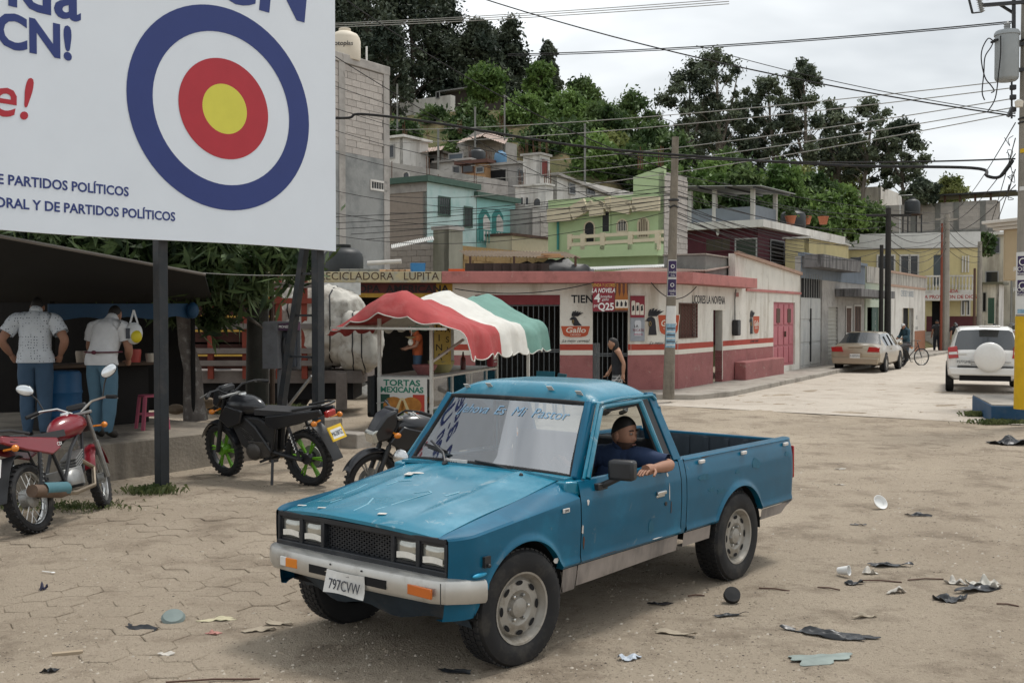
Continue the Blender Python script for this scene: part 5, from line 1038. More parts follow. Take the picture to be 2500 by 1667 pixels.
CR=pbr('red_canopy_cloth',(.33,.025,.035),.75,var=.15,scale=3,tr=0) if False else pbr('red_canopy_cloth',(.34,.045,.045),.8,var=.22,scale=2.5,bump=.5,bscale=6,stain=(.40,.13,.12),samt=.5,sscale=2,sstart=.52); CW=pbr('white_canopy_cloth',(.58,.57,.53),.8,var=.1,scale=3,bump=.3,bscale=5,stain=(.42,.39,.33),samt=.4,sscale=2); CG=pbr('green_canopy_cloth',(.13,.26,.22),.8,var=.15,scale=3,bump=.3,bscale=5)
for a,b,m,n in((0,.36,CR,'red_canopy'),(.36,.67,CW,'white_canopy'),(.67,1,CG,'green_canopy')):
    mb=MB(); mb.shell(lambda u,v:can(a+(b-a)*u,v),26,60,(0,0,.006)); mb.build(n,m,K,smooth=60)
mb=MB(); mb.tube([Vector(can(0,v/60))+Vector((-.004,0,0)) for v in range(61)],.010,5); mb.tube([Vector(can(u/80,1))+Vector((0,-.004,0)) for u in range(81)],.010,5); mb.build('scallop_piping',WP,K)
# glass case and counter
GL=glass('case_glass',(.85,.88,.86),alpha=.10)
MB().span((.03,-.004,.53),(3.52,.004,.98)).build('case_glass',GL,K); 
for x in(1.0,2.0,2.9): MB().bar((x,0,.52),(x,0,.99),.03,.03).build('mullion',WP,K)
MB().span((0,.02,.48),(3.55,.9,.52)).build('case_floor',STEEL,K); MB().span((0,.05,1.01),(3.55,.9,1.035)).build('counter',STEEL,K)
mb=MB(); mb.shell(lambda u,v:(3.55*u,-.05-.03*math.sin(20*u)*v,.50-.42*v),30,4,(0,.008,0)); sk=mb.build('green_skirt',pbr('green_banner',(.05,.12,.095),.7,var=.2,scale=3),K); text('TORTAS',.22,WHITE,sk,(.55,-.10,.32),shear=.1)
MB().span((.05,.86,.1),(3.5,.88,.98)).build('back_panel',pbr('dull_tin',(.2,.19,.18),.6,.3),K); MB().span((.05,.1,.08),(3.5,.86,.12)).build('lower_shelf',PLANK,K)
# front poster on the end of the cart
pf=thing('menu_banner','white banner with sandwich picture hung on the front of the food cart','banner',KF.P(-.05,.92,.28),KF.ang-math.pi/2); W_,H_=.86,.72
MB().span((.0,0,0),(W_,.01,H_)).build('sheet',pbr('banner_white',(.6,.6,.57),.6,var=.05),pf,smooth=0); GI=pbr('banner_green',(.03,.19,.13),.6); RI=pbr('banner_red',(.42,.05,.03),.6)
text('TORTAS',.135,GI,pf,(W_*.5,-.003,.63),bold=.004,xs=1.25); text('MEXICANAS',.125,GI,pf,(W_*.5,-.003,.52),bold=.004,xs=1.08)
flat(None,pf,[(.06,.06),(.22,.06),(.22,.45),(.06,.45)],pbr('banner_dkgreen',(.02,.07,.05),.6),-.003,'green_field'); flat(None,pf,[(.62,.04),(.82,.04),(.82,.45),(.62,.45)],RI,-.003,'red_field')
BUN=pbr('bun_print',(.38,.16,.03),.5,var=.5,scale=9)
for s in(-1,1):
    c=.44+s*.15; flat(None,pf,[(c+.18*math.cos(a),.27+.14*math.sin(a)) for a in [i*math.pi/10 for i in range(20)]],BUN,-.006,'bun_print')
    flat(None,pf,[(.44,.40),(.44+s*.04,.38),(.44+s*.15,.14),(.44+s*.09,.13)],pbr('bread_print',(.62,.52,.28),.5),-.009,'bread_print')
flat(None,pf,[(.44+.24*math.cos(a),.13+.07*math.sin(a)) for a in [i*math.pi/10 for i in range(20)]],pbr('dish_print',(.62,.62,.6),.5),-.0045,'dish_print'); flat(None,pf,[(.40,.12),(.44,.05),(.47,.12),(.44,.2)],pbr('pepper_print',(.12,.22,.05),.5),-.011,'pepper_print')
# loose things on and about the cart
q=KF.P(.35,.25,1.035); tag(MB().lathe([(.12,0),(.20,.12),(.21,.16),(.195,.16),(.11,.02),(0,.02)],22).build('bowl',pbr('dull_red_bowl',(.23,.09,.09),.5,var=.2),smooth=40,loc=q),'dull red bowl on the cart counter next to the front post','bowl'); q=KF.P(1.0,.2,1.035); tag(MB().lathe([(.14,0),(.22,.15),(.23,.20),(.21,.20),(.13,.02),(0,.02)],22).build('bowl',pbr('olive_bowl',(.25,.24,.11),.5,var=.2),smooth=40,loc=q),'large olive green bowl on the cart counter','bowl')
q=KF.P(2.0,.15,1.035); tag(MB().lathe([(0,0),(.045,0),(.05,.1),(.045,.2),(.02,.24),(.012,.32),(0,.32)],14).build('sauce_bottle',pbr('dark_red_bottle',(.08,.015,.012),.35),smooth=40,loc=q),'dark red squeeze bottle on the cart counter','bottle')
q=KF.P(3.2,-.02,1.04); nb=thing('napkin_holder','white and red beer-branded napkin box at the back end of the cart','napkin box',q,KF.ang); MB().box((0,0,.16),(.34,.12,.32)).build('box',PRD,nb,bevel=.03); text('Gallo',.14,WHITE,nb,(0,-.063,.18),shear=.2,bold=.003); text('CERVEZA',.04,WHITE,nb,(0,-.063,.09))
q=KF.P(-.02,.35,1.72); lb=thing('hanging_bulb','bare white light bulb hanging inside the front of the cart','light bulb',q); MB().tube([(0,0,.1),(.02,0,0),(0,0,-.08)],.006,5).build('flex',WHITE,lb); MB().ball((0,0,-.15),(.045,.045,.055)).build('bulb',pbr('bulb_glass',(.75,.75,.7),.2),lb); MB().lathe([(.02,-.10),(.09,-.06),(.02,-.05)],12).build('reflector',pbr('brass_shade',(.3,.27,.15),.5),lb)
q=KF.P(-.06,1.02,1.02); jk=MB(); jk.shell(lambda u,v:(.05*math.sin(7*u),.26-.52*u,-.62*v+.05*math.sin(9*u)*v),14,8,(.05,0,0)); tag(jk.build('hanging_apron',pbr('black_cloth',(.014,.016,.018),.85,var=.3),loc=q,smooth=50),'black apron hung on the left post of the food cart','apron')
hn=KF.P(.3,-.30,1.42); sg=thing('vertical_sign','narrow yellow sign with upright lettering hanging at the cart','sign',KF.P(.8,.1,1.18),R(12)); MB().span((-.14,0,0),(.14,.02,.68)).build('board',pbr('sign_yellow',(.45,.36,.10),.7,var=.15),sg)
for i,ch in enumerate('HINA'): text(ch,.16,BLK,sg,(-.06,-.004,.60-.16*i))
for i,ch in enumerate('ASJ'): text(ch,.14,BLK,sg,(.08,-.004,.58-.17*i))
for k,(x,y) in enumerate(((4.2,-.9),(4.9,-.5))):
    q=KF.P(x,y,0); ch=thing('plastic_chair',('nearer','farther')[k]+' blue plastic chair behind the food cart by the shop gate','chair',q,R(200+40*k)); m=pbr('teal_plastic',(.015,.12,.17),.5)
    MB().box((0,0,.43),(.42,.42,.03)).build('seat',m,ch,bevel=.01); MB().shell(lambda u,v:(-.20-.06*v,-.21+.42*u,.44+.42*v),6,4,(.02,0,0)).build('backrest',m,ch)
    for a in(-1,1):
        for b in(-1,1): MB().bar((a*.18,b*.18,.43),(a*.21,b*.21,0),.04,.03).build('leg',m,ch)
for k in range(7): q=KF.P(.35+.42*k,.3+.1*(k%2),.52); tag(MB().ball((0,0,.06),(.11,.08,.06),14,8).build('bread_roll',pbr('bread_crust',(.34,.19,.08),.7,var=.25,scale=12),loc=q),ORD[k]+' bread roll from the front inside the cart glass case','bread')
# ================================================================== hillside
def hill_z(x,y):
    d0=37+1.25*max(0,x-4)-.25*max(0,-8-x); t=max(0,y-d0)
    z=.44*min(t,34)+.20*max(0,min(t-34,40))+.04*max(0,min(t-74,200)); k=1-.30*sstep(4,26,x)
    return z*k+min(1,t/8)*(.7*fbm(x,y,.12,3,2.)+.25*fbm(x,y,.6,3,4.))-.25
HILLM=dirt_mat('hillside_earth',(.17,.125,.07),(.075,.085,.035),(.05,.06,.025),.8)
def add_hill():
    ys_=[36+.9*i for i in range(70)]+[100+6*i for i in range(30)]; xs=[-60+1.6*i for i in range(105)]
    V=[(x,y,hill_z(x,y)) for y in ys_ for x in xs]; n=len(xs); F=[(i*n+j,i*n+j+1,(i+1)*n+j+1,(i+1)*n+j) for i in range(len(ys_)-1) for j in range(n-1)]
    MB().add(V,F).build('hillside',HILLM,smooth=80,fix=False,kind='structure')
add_hill()
mb=MB(); mb.grid(lambda u,v:(60+240*u,420+60*v,4+26*math.sin(math.pi*min(1,u*1.1))**.7*math.sin(math.pi*(.15+.7*v))+6*fbm(u*7,v*3,1.)),50,10); mb.build('far_hills',leafmat('far_wood',(.03,.05,.045),(.05,.075,.06),.05),smooth=70,kind='structure')
# ================================================================== house kit
UA=math.atan2(.841,.541); Uv=Vector((.541,.841)); Vv=Vector((-.841,.541))
class House:
    """corner where two walls meet nearest the viewer; right wall runs along Uv, left wall along Vv"""
    def __init__(s,name,label,px,D,pyb,pyt,pxl=None,pxr=None,wl=None,wr=None,cat='house',zb=None):
        c=at(px,pyb,D); s.z0=c.z if zb is None else zb; s.z1=at(px,pyt,D).z; s.C=Vector((c.x,c.y)); s.H=s.z1-s.z0; q=lambda p:(p-1250)/FPX
        s.wr=wr or ((q(pxr)*c.y-c.x)/(Uv.x-q(pxr)*Uv.y) if pxr else 3.0); s.wl=wl or ((q(pxl)*c.y-c.x)/(Vv.x-q(pxl)*Vv.y) if pxl else 3.0)
        s.root=thing(name,label,cat,(c.x,c.y,s.z0),UA); s.R=Face(s.C,ang=UA,z=s.z0); s.L=Face(s.C+Vv*s.wl,ang=UA-math.pi/2,z=s.z0); s.TL=s.R.rel(s.L); s.TR=Matrix.Identity(4)
        s.drop=1.5
    def walls(s,ml,mr=None,back=True):
        mb=MB(); mb.span((0,0,-s.drop),(s.wr,.2,s.H)); mb.build('wall',mr or ml,s.root,smooth=0); mb=MB(s.TL); mb.span((0,0,-s.drop),(s.wl-.002,.2,s.H-.002)); mb.build('wall',ml,s.root,smooth=0)
        if back: mb=MB(); mb.span((.2,s.wl-.2,-s.drop),(s.wr,s.wl,s.H)); mb.span((s.wr-.2,.2,-s.drop),(s.wr-.002,s.wl-.2,s.H)); mb.build('rear_wall',ml,s.root,smooth=0)
        return s
    def slab(s,mat,o=.25,t=.16,name='roof',dz=0,tilt=0):
        mb=MB(); P=[(-o,-o),(s.wr+o*.5,-o),(s.wr+o*.5,s.wl+o),(-o,s.wl+o)]; mb.add([(x,y,s.H+dz+k*t+tilt*x) for k in(0,1) for x,y in P],[(3,2,1,0),(4,5,6,7),(0,1,5,4),(1,2,6,5),(2,3,7,6),(3,0,4,7)]); return mb.build(name,mat,s.root,smooth=0)
    def face(s,k): return (s.R,s.TR) if k=='r' else (s.L,s.TL)
    def win(s,k,x0,y0,x1,y1,mat=None,frame=None,**kw):
        f,T=s.face(k); kw.setdefault('fw',.06); return pane(s.root,f.rect(x0,y0,x1,y1),mat or GLASSD,y=-.03,T=T,frame=frame if frame is not None else FRAMEG,proud=.05,**kw)
    def blk(s,k,z0=None,z1=None,mat=None,lim=300,x0=0,x1=None,stop=None,bw=.40,bh=.20):
        f,T=s.face(k); return blocks(s.root,x0,x1 or (s.wr if k=='r' else s.wl),0 if z0 is None else z0,s.H if z1 is None else z1,mat or BLOCKM,T=T,lim=lim,stop=stop,bw=bw,bh=bh)
FRAMEG=pbr('grey_frame',(.3,.3,.29),.8); BLOCKM=pbr('concrete_block',(.44,.405,.37),.95,var=.16,scale=3,bump=.4,bscale=30,stain=(.24,.22,.195),samt=.5,sscale=2,rnd=.09); JOINT=pbr('mortar',(.25,.235,.22),.95,var=.2,scale=3)
RENDER=pbr('blotchy_cement_render',(.265,.27,.262),.9,var=.3,scale=.8,bump=.3,bscale=12,stain=(.15,.16,.16),samt=.75,sscale=1.1,sstart=.47,dust=((.33,.33,.32),.5,2.5,.58)); OLDW=pbr('weathered_white_wall',(.60,.58,.54),.9,var=.14,scale=1.5,bump=.2,bscale=12,stain=(.30,.275,.24),samt=.65,sscale=1.4,sstart=.5,streak=True,dust=((.26,.24,.21),.6,2.4,.6)); GREYB=pbr('grey_block_wall',(.37,.35,.325),.95,var=.2,scale=1.6,bump=.3,bscale=10,stain=(.20,.19,.175),samt=.6,sscale=1.3,sstart=.48,dust=((.14,.13,.12),.6,2.2,.6))
TEAL=pbr('pale_aqua_wall',(.50,.64,.62),.88,var=.10,scale=1.2,stain=(.20,.45,.41),samt=.5,sscale=1.4,sstart=.5); TEAL2=pbr('aqua_wall',(.30,.56,.53),.88,var=.12,scale=1.5); TEALD=pbr('deep_teal',(.05,.22,.20),.85,var=.12); DKGREEN=pbr('dark_green_fascia',(.07,.12,.095),.85,var=.2); TANW=pbr('raw_tan_render',(.30,.255,.215),.95,var=.14,scale=6,bump=.3,bscale=25); MINT=pbr('mint_green_wall',(.40,.51,.29),.88,var=.10,scale=1.5,stain=(.26,.36,.18),samt=.4,sscale=1.5); PEACH=pbr('cream_trim',(.56,.50,.36),.85,var=.10); WINE=pbr('dark_wine_wall',(.075,.018,.026),.85,var=.25,scale=2); SLATE=pbr('grey_blue_parapet',(.21,.235,.26),.88,var=.12); OCHB=pbr('ochre_stone',(.30,.20,.09),.95,var=.4,scale=2,bump=.6,bscale=5,stain=(.15,.12,.08),samt=.6,sscale=2); BRICKT=pbr('red_painted_door',(.16,.03,.025),.8); PALEY=pbr('pale_yellow_wall',(.55,.47,.25),.88,var=.12,scale=1.5,stain=(.38,.33,.2),samt=.5,sscale=1.5,streak=True)
# ---- tall grey block building
h=House('block_building','tall grey concrete block building with cement render below, beside the billboard',720,30.3,700,128,pxr=950,wl=6,cat='building',zb=0)
h.z1=9.58; h.H=9.58; h.drop=0
h.walls(JOINT); hz=lambda px,py:h.R.hit(px,py)
zr=hz(870,378)[1]; h.blk('r',zr,h.H-.15,x1=h.wr-.28,lim=300); mb=MB(); mb.span((0,-.03,0),(h.wr-.28,-.001,zr)); mb.build('render_coat',RENDER,h.root,smooth=0)
for x in(h.wr-.28,hz(825,300)[0]): MB().span((x,-.05,0),(x+.27,-.002,h.H)).build('concrete_column',GREYB,h.root,smooth=0)
mb=MB(); mb.span((-.02,-.06,h.H-.15),(h.wr+.02,.3,h.H+.12)); mb.build('roof_beam',GREYB,h.root,bevel=.02)
h.win('r',905,446,940,462,frame=OLDW,bars=5,barm=OLDW)
q=at(842,150,32.6); lidtank('water_tank','cream coloured lettered water tank on top of the tall block building',(q.x,q.y,9.6),.47,.98,pbr('cream_tank',(.60,.54,.44),.6,var=.06))
TKO=[o for o in COL.objects if o.get('label','').startswith('cream coloured')][0]; text('Rotoplas',.19,BLK,TKO,(-.02,-.478,.43),shear=.1,bold=.002)
for px in(895,): q=at(px,150,33.3); tag(MB().tube([(0,0,0),(0,0,.62)],.03,7).build('vent_pipe',WHITE,loc=(q.x,q.y,9.6)),'white vent pipe beside the cream water tank','pipe')
# ---- teal house
h=House('teal_house','pale aqua house with dark green roof edges and a bare tan side wall',1043,40,622,444,pxl=950,pxr=1163); h.walls(TANW,TEAL); h.slab(DKGREEN,.18,.22); h.win('r',1071,484,1096,524,bars=4,hb=1,frame=DKGREEN,barm=DKGREEN)
MB(h.TL).span((-.02,-.03,h.H-.35),(h.wl,-.001,h.H)).build('stained_cornice',GREYB,h.root,smooth=0)
c=h.R.P(h.wr+.01,0,0); h2=House('teal_porch_house','lower aqua house wing with two arched porch openings',1164,c.y+.05,640,482,pxr=1258,wl=3.2); h2.walls(TANW,TEAL2); h2.slab(DKGREEN,.22,.2); h2.win('r',1133,505,1150,548,bars=3) if False else None
x0,x1,za,zb_=h2.R.rect(1168,512,1196,585); 
for a,b in((1168,1196),(1201,1228)):
    rc=h2.R.rect(a,512,b,588); mb=MB(); mb.prism([(rc[0],rc[2]),(rc[1],rc[2]),(rc[1],rc[3]-.25),(rc[1]-.25,rc[3]),(rc[0]+.25,rc[3]),(rc[0],rc[3]-.25)],lambda u,v,t:(u,t,v),-.02,.0); ar=mb.build('porch_arch',TEALD,h2.root,smooth=0); mb=MB(); mb.prism([(rc[0]+.3,rc[2]),(rc[1]-.02,rc[2]),(rc[1]-.02,rc[3]-.45),(rc[1]-.3,rc[3]-.2),(rc[0]+.42,rc[3]-.2),(rc[0]+.3,rc[3]-.35)],lambda u,v,t:(u,t,v),-.03,-.021); mb.build('porch_inside',OLDW,ar,smooth=0)
mb=MB(); rl=thing('balcony_railing','thin green railing in front of the aqua porch','railing',tuple(h2.root.location),UA); rc=h2.R.rect(1165,566,1262,596,-.6)
for i in range(15): x=rc[0]+(rc[1]-rc[0])*i/14; MB().bar((x,-.6,rc[2]),(x,-.6,rc[3]),.03,.03).build('baluster',TEALD,rl)
MB().bar((rc[0],-.6,rc[3]),(rc[1],-.6,rc[3]),.04,.04).build('handrail',TEALD,rl)
q=h.R.rect(1131,510,1148,552); pane(h2.root,(h2.R.hit(1134,530)[0],h2.R.hit(1134,530)[0]+.5,h2.R.hit(1134,552)[1],h2.R.hit(1134,508)[1]),T=None,y=-.03,frame=DKGREEN,bars=4) if h2.R.hit(1134,530)[0]>-.1 else h.win('r',1133,508,1150,552,bars=4,frame=DKGREEN,barm=DKGREEN)
# ---- walls below the teal house
h=House('block_wall','pale block wall with a leaning metal sheet, below the tan side of the aqua house',1075,36,660,590,pxl=950,wr=1.0,cat='wall',zb=2.4); h.walls(JOINT,GREYB); h.blk('l',0,h.H,lim=120); mb=MB(); a,b,c=at(955,607,35.6),at(1060,585,34.2),at(955,598,36.5); sheet(mb,(0,0,0),b-a,c-a); tag(mb.build('roof_sheet',TINW,loc=a,smooth=50),'bluish metal sheet lying along the top of the pale block wall','roof sheet')
h=House('cement_pillar','mossy square cement pillar block left of the aqua porch',1096,35.2,668,560,pxl=1058,pxr=1130,cat='pillar',zb=2.4); h.walls(pbr('mossy_cement',(.24,.235,.19),.95,var=.3,scale=1.5,stain=(.13,.135,.09),samt=.7,sscale=1.2,streak=True)); h.slab(GREYB,.05,.12)
h=House('stone_wall','rough ochre stone garden wall below the aqua porch',1130,37.2,668,600,wl=1.0,pxr=1400,cat='wall',zb=2.4); h.walls(OCHB); blocks(h.root,0,h.wr,.1,h.H-.2,OCHB,bw=.55,bh=.28,lim=90,jit=.04,name='stone')
h=House('cream_wall','low cream wall with brown coping left of the mint green house',1250,42,640,575,wl=1.2,pxr=1345,cat='wall',zb=3.4); h.walls(PEACH); h.slab(WOODD,.05,.1)
# ---- mint green house
G=House('mint_house','mint green two-storey house with cream balcony railing and arched windows',1620,38,700,470,pxl=1338,pxr=1676); G.drop=3; G.walls(MINT,JOINT); G.blk('r',0,G.H,lim=260)
rc=G.L.rect(1546,408,1619,472); mb=MB(G.TL); mb.prism([(rc[0],G.H),(G.wl,G.H),(G.wl,G.L.hit(1620,405)[1]),(rc[0],G.L.hit(1546,432)[1])],lambda u,v,t:(u,t,v),0,.2); mb.build('stair_tower',MINT,G.root,smooth=0); zt=G.L.hit(1620,405)[1]
mb=MB(); mb.span((0,0,G.H),(G.wr,.2,zt-.2)); mb.build('tower_block_wall',GREYB,G.root,smooth=0); blocks(G.root,.02,G.wr,G.H,zt-.2,BLOCKM,lim=60)
# cream wavy cornice, balcony slab and rail
pts=[(1338,527),(1395,522),(1432,500),(1440,512),(1475,508),(1480,500),(1492,497),(1540,507),(1545,500),(1610,497)]
for (a,b),(c,d) in zip(pts,pts[1:]):
    A=G.L.hit(a,b,-.25); B=G.L.hit(c,d,-.25); MB(G.TL).bar((A[0],-.25,A[1]),(B[0],-.25,B[1]),.5,.16,up=(0,1,0)).build('cornice',PEACH,G.root)
for py in(576,594,): 
    A=G.L.hit(1390,py+4,-.5); B=G.L.hit(1619,py-10,-.5); MB(G.TL).bar((A[0],-.5,A[1]),(B[0],-.5,B[1]),.12,.10,up=(0,1,0)).build('balcony_rail',PEACH,G.root)
for px in(1392,1424,1472,1540,1606): A=G.L.hit(px,610,-.5); B=G.L.hit(px,572-(px-1390)*.045,-.5); MB(G.TL).bar((A[0],-.5,A[1]),(B[0],-.5,B[1]),.18,.12,up=(0,1,0)).build('baluster',PEACH,G.root)
A=G.L.hit(1390,602,-.55); MB(G.TL).span((A[0],-.56,A[1]-.42),(G.wl,-.0,A[1])).build('balcony_slab',MINT,G.root,smooth=0)
G.win('l',1427,541,1452,595,arch=True,frame=PEACH); G.win('l',1472,516,1488,566,frame=MINT); G.win('l',1507,536,1532,566,arch=True,frame=PEACH,bars=5,barm=CREAM); G.win('l',1558,532,1584,580,arch=True,frame=PEACH,mat=PEACH,bars=5,barm=WOODD)
for xx,w in((1363,.07),): A=G.L.hit(xx,610,-.03); B=G.L.hit(xx,520,-.03); MB(G.TL).bar((A[0],-.05,A[1]),(B[0],-.05,B[1]),w,w).build('drain_pipe',TEALD,G.root)
# ---- wine-red house with terrace
Wn=House('wine_house','dark wine-red house with white roof edge and a posted roof terrace',1850,44,700,556,pxl=1668,pxr=2042); Wn.drop=3; Wn.walls(WINE); Wn.slab(OLDW,.35,.30)
Wn.win('l',1725,584,1783,612,mat=pbr('faded_curtain',(.06,.05,.035),.9),frame=WINE,bars=2); Wn.win('l',1798,585,1846,640); MB(Wn.TL).ball((Wn.L.hit(1755,567)[0],-.12,Wn.L.hit(1755,567)[1]),(.07,.07,.16)).build('wall_lamp',WHITE,Wn.root); Wn.win('r',1880,590,1912,640)
ztt=Wn.H+.30; mb=MB(); hp=1.1; mb.span((.3,.3,ztt),(3.2,.42,ztt+hp*.62)); mb.build('terrace_parapet',SLATE,Wn.root,smooth=0); mb=MB(); mb.span((.3,.42,ztt),(.42,Wn.wl,ztt+hp*.55)); mb.build('terrace_parapet',SLATE,Wn.root,smooth=0)
for x,y in((.36,.36),(.36,Wn.wl-.15),(3.1,.36),(3.1,Wn.wl-.15),(.36,Wn.wl*.62)): MB().box((x,y,ztt+.70),(.16,.16,1.4)).build('terrace_post',OLDW,Wn.root)
mb=MB(); sheet(mb,(-.5,Wn.wl+.2,ztt+1.55),(3.8,Wn.wl+.2,ztt+1.62),(-.5,-.3,ztt+1.33)); mb.build('terrace_canopy',pbr('dull_tin_sheet',(.26,.26,.25),.6,.3,var=.2),Wn.root,smooth=50)
for y in(.0,1.2,2.4): MB().bar((-.5,y,ztt+1.29+.055*y),(3.8,y,ztt+1.36+.055*y),.06,.08).build('rafter',DARK,Wn.root)
for k,px in enumerate((1930,1968,2010)):
    q=at(px,548,46.5+1.8*k); tag(MB().lathe([(0,0),(.16,0),(.23,.30),(.25,.32),(.25,.36),(.2,.36),(0,.33)],18).build('flower_pot',pbr('terracotta',(.36,.12,.06),.8,var=.15),smooth=40,loc=q),('left','middle','right')[k]+' terracotta pot on the white roof edge of the wine-red house','pot')
    o=thing('potted_plant',('left','middle','right')[k]+' small plant in the roof-edge pot','plant',q+Vector((0,0,.25))); leaf_obj('foliage',leaf_cloud(160,[((0,0,.3),.32)],.09,seed=50+k),leafmat('plant_leaf',(.03,.06,.02),(.10,.15,.06),2.),o); MB().tube([(0,0,0),(.02,0,.35)],.02,5).build('stem',BARK,o)
q=at(1945,548,47.5); lidtank('water_tank','black water tank behind the roof-edge flower pots',(q.x,q.y+.6,q.z-.1),.55,.85,BLKT)
# ---- the crowd of houses higher up
h=House('white_hut','small white hut with one barred window at the top left of the hillside houses',984,52,402,336,pxl=930,wr=2.0); h.walls(OLDW); h.slab(OLDW,.2,.12); h.win('l',952,356,962,384)
h=House('terrace_wall','long pale block terrace wall with an arched window',1180,47.5,455,432,pxl=940,wr=2,cat='wall'); h.walls(JOINT,GREYB); 
z=h.L.hit(1060,405)[1]; mb=MB(h.TL); mb.prism([(0,h.H),(h.wl,h.H),(0,h.H+1.1)],lambda u,v,t:(u,t,v),0,.2); mb.build('raked_wall',GREYB,h.root,smooth=0); blocks(h.root,0,h.wl,-.6,h.H,BLOCKM,T=h.TL,lim=140); h.win('l',985,420,1000,440,arch=True,frame=OLDW)
h=House('tan_shack','tan shack with a sagging dark sheet roof above the terrace wall',1078,54,405,376,pxl=990,wr=2.4); h.walls(GREYB); h.slab(pbr('dark_rust_roof',(.07,.06,.05),.85,var=.3),.3,.1,tilt=-.05); h.win('l',1045,388,1062,398)
h=House('white_annex','white annex with a dark window and grey lean-to roof',1145,52.5,440,392,pxl=1072,pxr=1162); h.walls(OLDW); h.slab(GREYB,.25,.1); h.win('l',1108,408,1122,423); h.win('l',1098,377,1130,388,mat=pbr('blue_grey_sheet',(.08,.10,.12),.6)) 
h=House('orange_house','small orange house with brown roof among grey block houses',1186,51,442,398,pxl=1127,pxr=1200); h.walls(pbr('orange_wall',(.45,.26,.13),.88,var=.15)); h.slab(pbr('brown_roof',(.12,.06,.045),.85),.25,.16); h.win('l',1131,405,1155,420,frame=WOODD); h.win('l',1165,410,1180,420)
h=House('gabled_block_house','grey block house with low gable high on the slope',1228,60,392,345,pxl=1112,pxr=1262); h.walls(GREYB); mb=MB(h.TL); mb.prism([(0,h.H),(h.wl,h.H),(h.wl*.45,h.H+.75)],lambda u,v,t:(u,t,v),0,.2); mb.build('gable',GREYB,h.root,smooth=0); h.slab(pbr('grey_tile',(.13,.125,.12),.9,var=.3),.2,.08,dz=.02) if False else None; blocks(h.root,0,h.wl,0,h.H,BLOCKM,T=h.TL,lim=160); h.win('l',1160,348,1166,353)
mb=MB(h.TL)
h=House('garage_house','grey block house with a wide dark garage opening',1268,50.5,462,400,pxl=1182,pxr=1282); h.walls(GREYB); h.slab(GREYB,.12,.12); h.win('l',1190,416,1236,452,mat=DEEP,frame=GREYB); h.win('r',1262,416,1276,442)
q=at(1222,400,51.5); lidtank('water_tank','small blue water tank on the grey garage house',q,.30,.62,pbr('blue_tank',(.09,.20,.32),.6)); q=at(1165,398,53); lidtank('water_tank','small black water tank on the white annex',q,.42,.72,BLKT)
h=House('white_tower_house','narrow pale tower house with a red brown door',1318,49,470,378,pxl=1277,pxr=1342); h.walls(OLDW); h.slab(GREYB,.1,.1); h.win('r',1321,391,1335,430,mat=BRICKT,frame=FRAMEG); h.win('l',1262,418,1275,443) if False else None
h=House('arched_white_house','white house with three arched windows above the grey yard wall',1332,46.5,580,452,pxl=1258,pxr=1350); h.walls(OLDW); h.slab(OLDW,.08,.08); h.win('l',1271,481,1279,501,arch=True,frame=OLDW); h.win('l',1283,481,1292,502,arch=True,frame=OLDW); h.win('l',1303,484,1321,504,arch=True,frame=OLDW); h.win('r',1336,500,1346,530)
h=House('yard_wall','grey cement yard wall below the arched white house',1300,44.2,600,508,pxl=1232,pxr=1345,cat='wall'); h.walls(GREYB); blocks(h.root,.6,h.wr,.2,h.H,BLOCKM,lim=80)
h=House('long_white_house','long white house with a sloping grey sheet roof behind the mint house',1360,50,520,430,pxl=1338,pxr=1560); h.walls(OLDW); h.slab(GREYB,.2,.12,tilt=-.09); h.win('r',1389,450,1402,472,bars=2); h.win('r',1432,458,1450,474,bars=2)
h=House('broken_white_wall','broken white retaining wall under the dark trees at the hilltop',1100,78,284,232,pxl=950,pxr=1112,cat='wall'); h.walls(OLDW); h.win('l',1066,226,1073,240,mat=DEEP)
h=House('hilltop_shed','dark open shed under the hilltop trees',1180,80,262,215,pxl=1090,pxr=1225,cat='shed'); h.walls(pbr('dark_shed_board',(.05,.04,.032),.9)); h.slab(pbr('grey_shed_roof',(.22,.22,.21),.7),.4,.1,tilt=-.12)
h=House('hill_fence_house','pale house behind the eucalyptus trunks',2150,96,512,455,pxl=2070,pxr=2210); h.walls(OLDW); h=House('yellow_fence_wall','yellow painted wall behind the eucalyptus trunks',2140,90,528,500,pxl=2060,pxr=2200,cat='wall'); h.walls(pbr('strong_yellow',(.55,.35,.02),.85))
for k,(px,py,D,hh) in enumerate(((970,300,62,2.2),(1070,400,50,1.6),(1160,385,56,2.6),(1232,365,60,3.0),(1428,425,52,2.4))):
    q=at(px,py,D); tag(MB().bar((0,0,-.5),(0,0,hh),.09,.09).build('thin_post',GREYC,loc=q),('white stub post on the brown slope','leaning grey post by the tan shack','thin pole beside the orange house','tall thin pole near the gabled block house','thin pole behind the long white house')[k],'post')
# starter bars and loose sheets on the hillside roofs
RUST=MATS['rust']
for o in [o for o in COL.objects if o.type=='EMPTY' and o.get('category')=='house']:
    if o.name.split('.')[0] in('white_annex','garage_house','white_tower_house','arched_white_house','gabled_block_house','teal_house','mint_house','white_hut'):
        rf=[c for c in o.children if c.name.startswith(('roof','stair_tower','gable'))]
        if not rf: continue
        bb=[Vector(b) for b in rf[0].bound_box]; zt=max(b.z for b in bb)
        for k in range(4):
            x=min(b.x for b in bb)+.2+(max(b.x for b in bb)-min(b.x for b in bb)-.4)*(k%2); y=min(b.y for b in bb)+.2+(max(b.y for b in bb)-min(b.y for b in bb)-.4)*(k//2)
            for j in range(3): MB().bar((x+.07*j,y+.05*(j%2),zt-.02),(x+.07*j+.03*random.uniform(-1,1),y+.05*(j%2),zt+random.uniform(.4,.8)),.02,.02).build('rebar',RUST,o)
